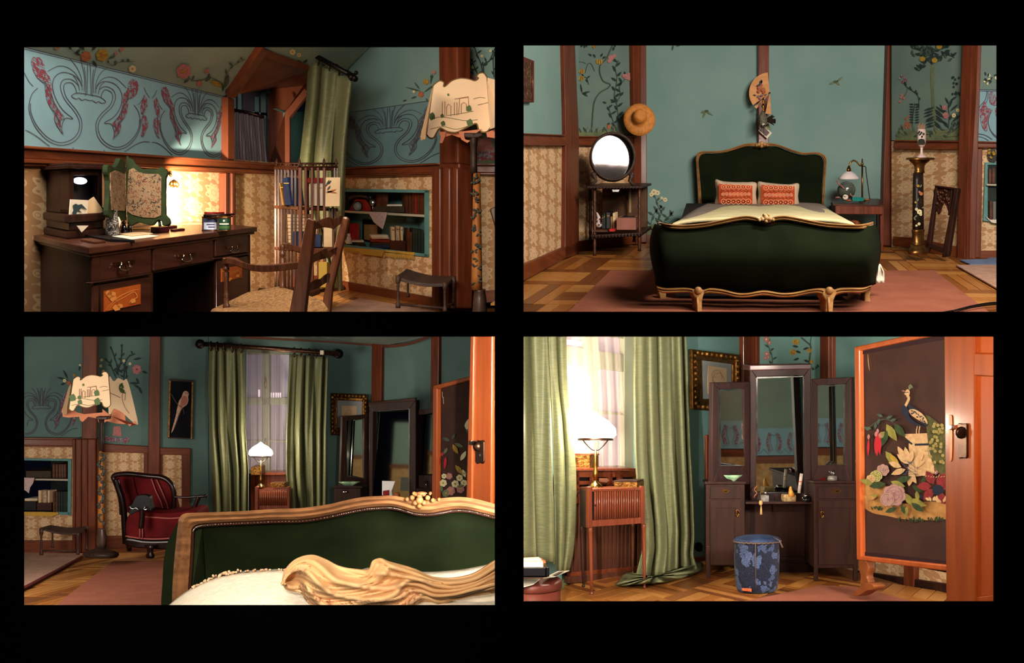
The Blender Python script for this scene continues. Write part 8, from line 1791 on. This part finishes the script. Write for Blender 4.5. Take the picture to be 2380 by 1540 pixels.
# ---- screen with peacock
S1 = vert(1985,6.95,2205,5.85)
t = Thing('peacock_embroidered_screen', 'tall orange-framed standing screen embroidered with peacock and flowers, lower right picture', 'screen')
t.p('canvas', MB().slab(S1, [(1994,812),(2210,770),(2210,1332),(1998,1292)], .01), MC['brown_canvas'])
t.p('dark_border', MB().slab(S1, [(1998,816),(2210,776),(2210,786),(2004,823),(2009,1280),(2210,1304),(2210,1314),(1999,1290)], .006, .01) if False else MB().slab(S1, [(1998,816),(2210,775),(2210,786),(1998,824)], .006, .01).slab(S1, [(1998,816),(2004,816),(2009,1290),(2000,1290)], .006, .01).slab(S1, [(2000,1281),(2210,1304),(2210,1314),(2000,1290)], .006, .01), mat('maroon_border', (42,20,24), rough=.8))
t.p('frame_post', MB().slab(S1, [(1985,806),(1996,804),(2001,1296),(1990,1298)], .05), WOODO, .01)
t.p('frame_rail', MB().slab(S1, [(1985,806),(2210,757),(2210,770),(1996,815)], .05), WOODO, .008); t.p('frame_rail', MB().slab(S1, [(1992,1290),(2210,1314),(2210,1328),(1990,1300)], .05), WOODO, .008)
t.p('foot_post', MB().slab(S1, cr([(1996,1300),(2012,1302),(2018,1320),(2014,1338),(2018,1355),(1999,1358),(2000,1340),(1996,1322)], 3, True), .06, -.02), mat('amber_stained_wood', (140,78,38), (104,56,28), sc=5, rough=.4), .01)
t.p('foot_rail', MB().slab(S1, cr([(1980,1380),(1984,1385),(1998,1382),(2014,1372),(2026,1370),(2030,1360),(2018,1354),(2002,1358),(1992,1370)], 3, True), .1, -.02), mat('amber_stained_wood', (140,78,38)), .012)
PM = MUR+[mat('crimson_thread', (176,30,44)), mat('peacock_navy', (26,32,48), rough=.8), mat('peacock_tail', (84,80,42), (58,58,34), sc=30, rough=.85), mat('ivory_petal', (196,162,118), (178,140,98), sc=30, rough=.85), mat('mauve_rose', (162,124,122), (134,96,100), sc=24, rough=.85), mat('sand_ground', (176,128,72), (150,104,56), sc=14, rough=.85), mat('deep_leaf_green', (54,70,38), (38,54,32), sc=20, rough=.85), mat('olive_leaf', (138,130,60), (112,106,48), sc=20, rough=.85), mat('crimson_poppy', (130,40,40), (104,30,34), sc=24, rough=.85)]
(CRI, NAV, TAIL, IVO, MAU, SAN, DLF, OLF, POP) = range(9, 18)
mb = MB(); o = S1.sh(.012); LV = [0]
def Lf(x, y, a, l, w_, c_): LV[0] += .00015; mb.m(c_).leaf(o, x, y, a, l, w_, .002+LV[0])
def Sp(pts, c_, n=3): LV[0] += .00015; mb.m(c_).spot(o, cr(pts, n, True), .002+LV[0])
def Ln(pts, c_, w_, tp=True): LV[0] += .00015; mb.m(c_).line(o, cr(pts, 4), w_, .002+LV[0], tp)
def rose(x, y, r, c_, c2): 
    for ring_, n_ in ((1.0,7),(.68,6),(.38,5)):
        for k in range(n_):
            a = 6.2832*k/n_+ring_*2; LV[0] += .00012; mb.m(c_).disc(o, x+r*ring_*.62*math.cos(a), y+r*ring_*.55*math.sin(a), r*.36*(ring_+.35), off=.002+LV[0], n=9)
            LV[0] += .00012; mb.m(c2).line(o, [(x+r*ring_*(.62+.3)*math.cos(a+d), y+r*ring_*(.55+.3)*math.sin(a+d)) for d in (-.4,-.2,0,.2,.4)], 1.0, .002+LV[0])
# ground
Sp([(2006,1150),(2030,1160),(2070,1165),(2110,1170),(2150,1165),(2198,1170),(2198,1206),(2150,1208),(2100,1206),(2060,1198),(2030,1192),(2006,1176)], SAN)
Sp([(2004,1120),(2030,1112),(2060,1130),(2060,1170),(2030,1178),(2004,1170)], SAN)
for k in range(46): x = rl(2085,2196); Lf(x, 1211+rl(-3,3), rl(60,120), rl(6,12), 3, DLF)
for k in range(12): Lf(2032+rl(-8,20), 1184+rl(-3,3), rl(40,140), 10, 3, DLF)
# plinth
Sp([(2103,1008),(2160,1006),(2172,1012),(2172,1028),(2120,1030),(2104,1016)], IVO, 1); Sp([(2112,1030),(2168,1028),(2172,1100),(2112,1110)], IVO, 1); Ln([(2126,1033),(2165,1032)], NAV, 5, False); Ln([(2108,1022),(2120,1032)], NAV, 4, False); Ln([(2150,1048),(2158,1048),(2158,1060)], 6, 1.5, False)
# tail
Sp([(2150,965),(2168,972),(2186,990),(2200,1010),(2200,1100),(2180,1096),(2166,1070),(2158,1035),(2154,1000)], TAIL)
for k in range(34):
    x = rl(2160,2197); y = rl(985,1075)
    if (x-2150) > (y-985)*.12: LV[0] += .0001; mb.m(OLF).disc(o, x, y, 4.2, off=.002+LV[0], n=9); LV[0] += .0001; mb.m(IVO).disc(o, x, y, 2.2, off=.002+LV[0], n=8); LV[0] += .0001; mb.m(NAV).disc(o, x, y, 1.1, off=.002+LV[0], n=6)
# peacock
Ln([(2108,918),(2112,924),(2110,932),(2104,944),(2101,956)], IVO, 6, False)
Sp([(2099,940),(2106,945),(2112,955),(2114,968),(2130,982),(2150,991),(2140,990),(2118,984),(2104,970),(2095,954)], NAV)
Sp([(2111,938),(2124,946),(2138,955),(2150,968),(2156,990),(2140,982),(2120,962),(2112,950)], NAV); Sp([(2113,952),(2126,951),(2142,960),(2152,972),(2156,984),(2148,982),(2130,973),(2116,962)], IVO)
for k in range(30): u = rl(0,1); LV[0] += .0001; mb.m(NAV).disc(o, 2118+u*34, 955+u*22+rl(-4,7), 1.3, 1.8, .002+LV[0], 6)
Sp([(2102,914),(2108,904),(2114,908),(2114,916),(2110,920),(2104,917)], IVO); Ln([(2096,908),(2100,908),(2104,909)], PINK and 2, 2.2); Ln([(2103,912),(2112,911)], NAV, 1.5, False); 
for k in range(9): LV[0] += .0001; mb.m(6).disc(o, 2116+rl(-5,5), 899+rl(-5,5), 2.2, off=.002+LV[0], n=6)
for x in (2132,2138): Ln([(x,990),(x-2,1000),(x-2,1007)], IVO, 2, False)
# fuchsias and big leaves
for x, y in ((2044,972),(2052,968),(2060,972),(2036,982),(2068,978),(2026,996),(2020,1000)): Lf(x, y, rl(0,360), 16, 7, 0)
Ln([(2014,998),(2030,985),(2048,975),(2066,975),(2080,986)], 0, 2)
Lf(2060,985,-58,46,20,OLF); Lf(2078,984,-50,40,18,DLF); Lf(2062,1000,-110,40,18,DLF); Lf(2056,1002,-130,26,14,OLF)
for x, y0, y1, w_ in ((2040,1005,1046,12),(2019,1018,1046,6),(2036,1012,1040,7),(2046,1014,1044,7)): Lf(x, y0-10, -90, 14, 7, 2); Lf(x, y0, -92, y1-y0+14, w_, CRI)
Lf(2058,1048,-52,44,18,OLF); Lf(2066,1056,-40,30,12,3)
# lilies, roses, poppies
for x, y, a, l in ((2110,1075,100,38),(2110,1078,70,34),(2112,1078,140,36),(2108,1085,-20,40),(2112,1085,20,40),(2105,1090,200,36),(2112,1092,-60,36),(2118,1100,-100,30),(2095,1085,160,32),(2125,1075,45,30),(2104,1070,118,38),(2130,1095,-10,32)): Lf(x, y, a, l, 15, IVO)
for k in range(18): Ln([(2112+rl(-22,22),1086+rl(-18,18)),(2114+rl(-22,22),1090+rl(-18,18))], 7, .8)
rose(2052,1092,14,MAU,IVO); rose(2036,1106,14,OLF,5); rose(2024,1112,10,SAN,5)
for k in range(9): x, y = 2165+rl(-10,22), 1086+rl(-12,12); LV[0] += .0002; flower(mb, o, x, y, 6, 2, 5, 5)
for x, y, a, l, c_ in ((2080,1120,20,40,DLF),(2070,1118,-20,36,OLF),(2030,1126,160,34,OLF),(2020,1130,10,40,DLF),(2120,1128,-30,30,DLF),(2140,1120,40,26,DLF),(2100,1145,-50,40,OLF),(2112,1160,-20,44,OLF),(2118,1168,-35,36,DLF),(2085,1180,200,30,DLF),(2108,1176,-100,26,OLF),(2095,1172,-70,24,DLF),(2040,1150,200,30,OLF),(2034,1158,170,28,SAN),(2130,1140,-80,26,OLF),(2136,1150,-30,22,NAV)): Lf(x, y, a, l, l*.42, c_)
rose(2078,1150,26,MAU,IVO); rose(2062,1160,16,MAU,IVO)
for x, y, a, l in ((2170,1125,120,36),(2165,1130,180,34),(2170,1135,230,36),(2178,1128,60,34),(2185,1130,10,30),(2180,1142,-60,34)): Lf(x, y, a, l, 22, POP)
LV[0] += .0004; mb.m(NAV).disc(o, 2180, 1138, 13, 11, .002+LV[0], 12, .15)
for k in range(8): Ln([(2150+k*6,1108+rl(-3,3)),(2154+k*6,1104+rl(-3,3))], IVO, 1.4)
for k in range(10): Lf(2160+k*4, 1165+rl(-3,3), rl(30,150), 12, 7, IVO)
Ln([(2017,822),(2018,840),(2021,862)], IVO, 1.4); Ln([(2018,868),(2030,868),(2046,866)], NAV, 1)
t.p('embroidery', mb, PM, stuff=True)
# ---- door
PDr = vert(2195,4.9,2311,4.45)
door(2, PDr, MB().slab(PDr, [(2214,755),(2264,755),(2266,1425),(2222,1425)], .03, 0).slab(PDr, [(2194,755),(2217,755),(2224,1425),(2199,1425)], .02, 0).slab(PDr, [(2262,820),(2335,822),(2335,876),(2262,872)], .028, 0),
     MB().slab(PDr, [(2262,755),(2335,755),(2335,822),(2262,820)], .012).slab(PDr, [(2262,872),(2335,874),(2335,1380),(2266,1388)], .012).slab(PDr, [(2266,1388),(2335,1378),(2335,1425),(2266,1425)], .02), (2236,1024,22,82), 1.0, 2311)
one('door_latch_bolt', 'small worn latch bolt on the door edge, lower right picture', 'latch', MB().slab(PDr, [(2203,988),(2211,987),(2212,996),(2204,999)], .03, .02), SILV, .003)
one('latch_strip', 'long pale rounded latch strip let into the door edge, lower right picture', 'latch', MB().slab(PDr, cr([(2205,970),(2208,964),(2212,966),(2213,985),(2213,1050),(2211,1070),(2208,1068),(2207,1030)], 2, True), .004, .021), mat('worn_latch_strip', (176,104,62), (150,80,46), sc=9, rough=.35, metal=.4))
# ---- inner side of the front wall, which the mirrors look at
BK = flat(3.64)
def bxp(X0, Z0): return (1190+X0*F/3.64, 770-Z0*F/3.64)
def rback(X0, Z0, X1, Z1, th=-.02, off=0.0): return MB().slab(BK, [bxp(X0,Z0), bxp(X1,Z0), bxp(X1,Z1), bxp(X0,Z1)], th, off)
s = Struct('wall_front_inner', rback(2.35,.0,6.8,-1.0), mat('sage_inner_plaster', (120,138,124), (108,126,116), sc=1.2, rough=.85))
s.p('frieze_panel', rback(2.35,-1.0,6.8,-1.42), FRIEZE); s.p('rail', rback(2.35,-1.42,6.8,-1.52,-.05), WOODRH); s.p('dado', rback(2.35,-1.52,6.8,-2.4), mat('dado_tan', (190,150,100), (160,116,72), sc=12, rough=.8))
mb = MB(); 
for i in range(12):
    cx = 2.6+i*.34
    for sg in (-1, 1): mb.m(8).spot(BK, [bxp(cx+sg*a, -1.42+b) for a, b in ((.05,.08),(.09,.2),(.05,.34),(.08,.36),(.13,.2),(.09,.06))], -.026); mb.m(7).line(BK, [bxp(cx+sg*a, -1.42+b) for a, b in ((.0,.3),(.04,.34),(.06,.2),(.02,.08),(.1,.03),(.17,.1))], 2.5, -.024)
s.p('painted_frieze', mb, MUR)
s.p('timber_post', rback(5.15,.0,5.27,-2.4,-.08), WOODR)
s = Struct('wall_front_inner', rback(-6.5,.0,-2.35,-1.3), mat('sage_inner_plaster', (120,138,124))); s.p('dado', rback(-6.5,-1.3,-2.35,-2.4), MC['dado_tan']); s.p('rail', rback(-6.5,-1.28,-2.35,-1.4,-.05), WOODRH)
finish()
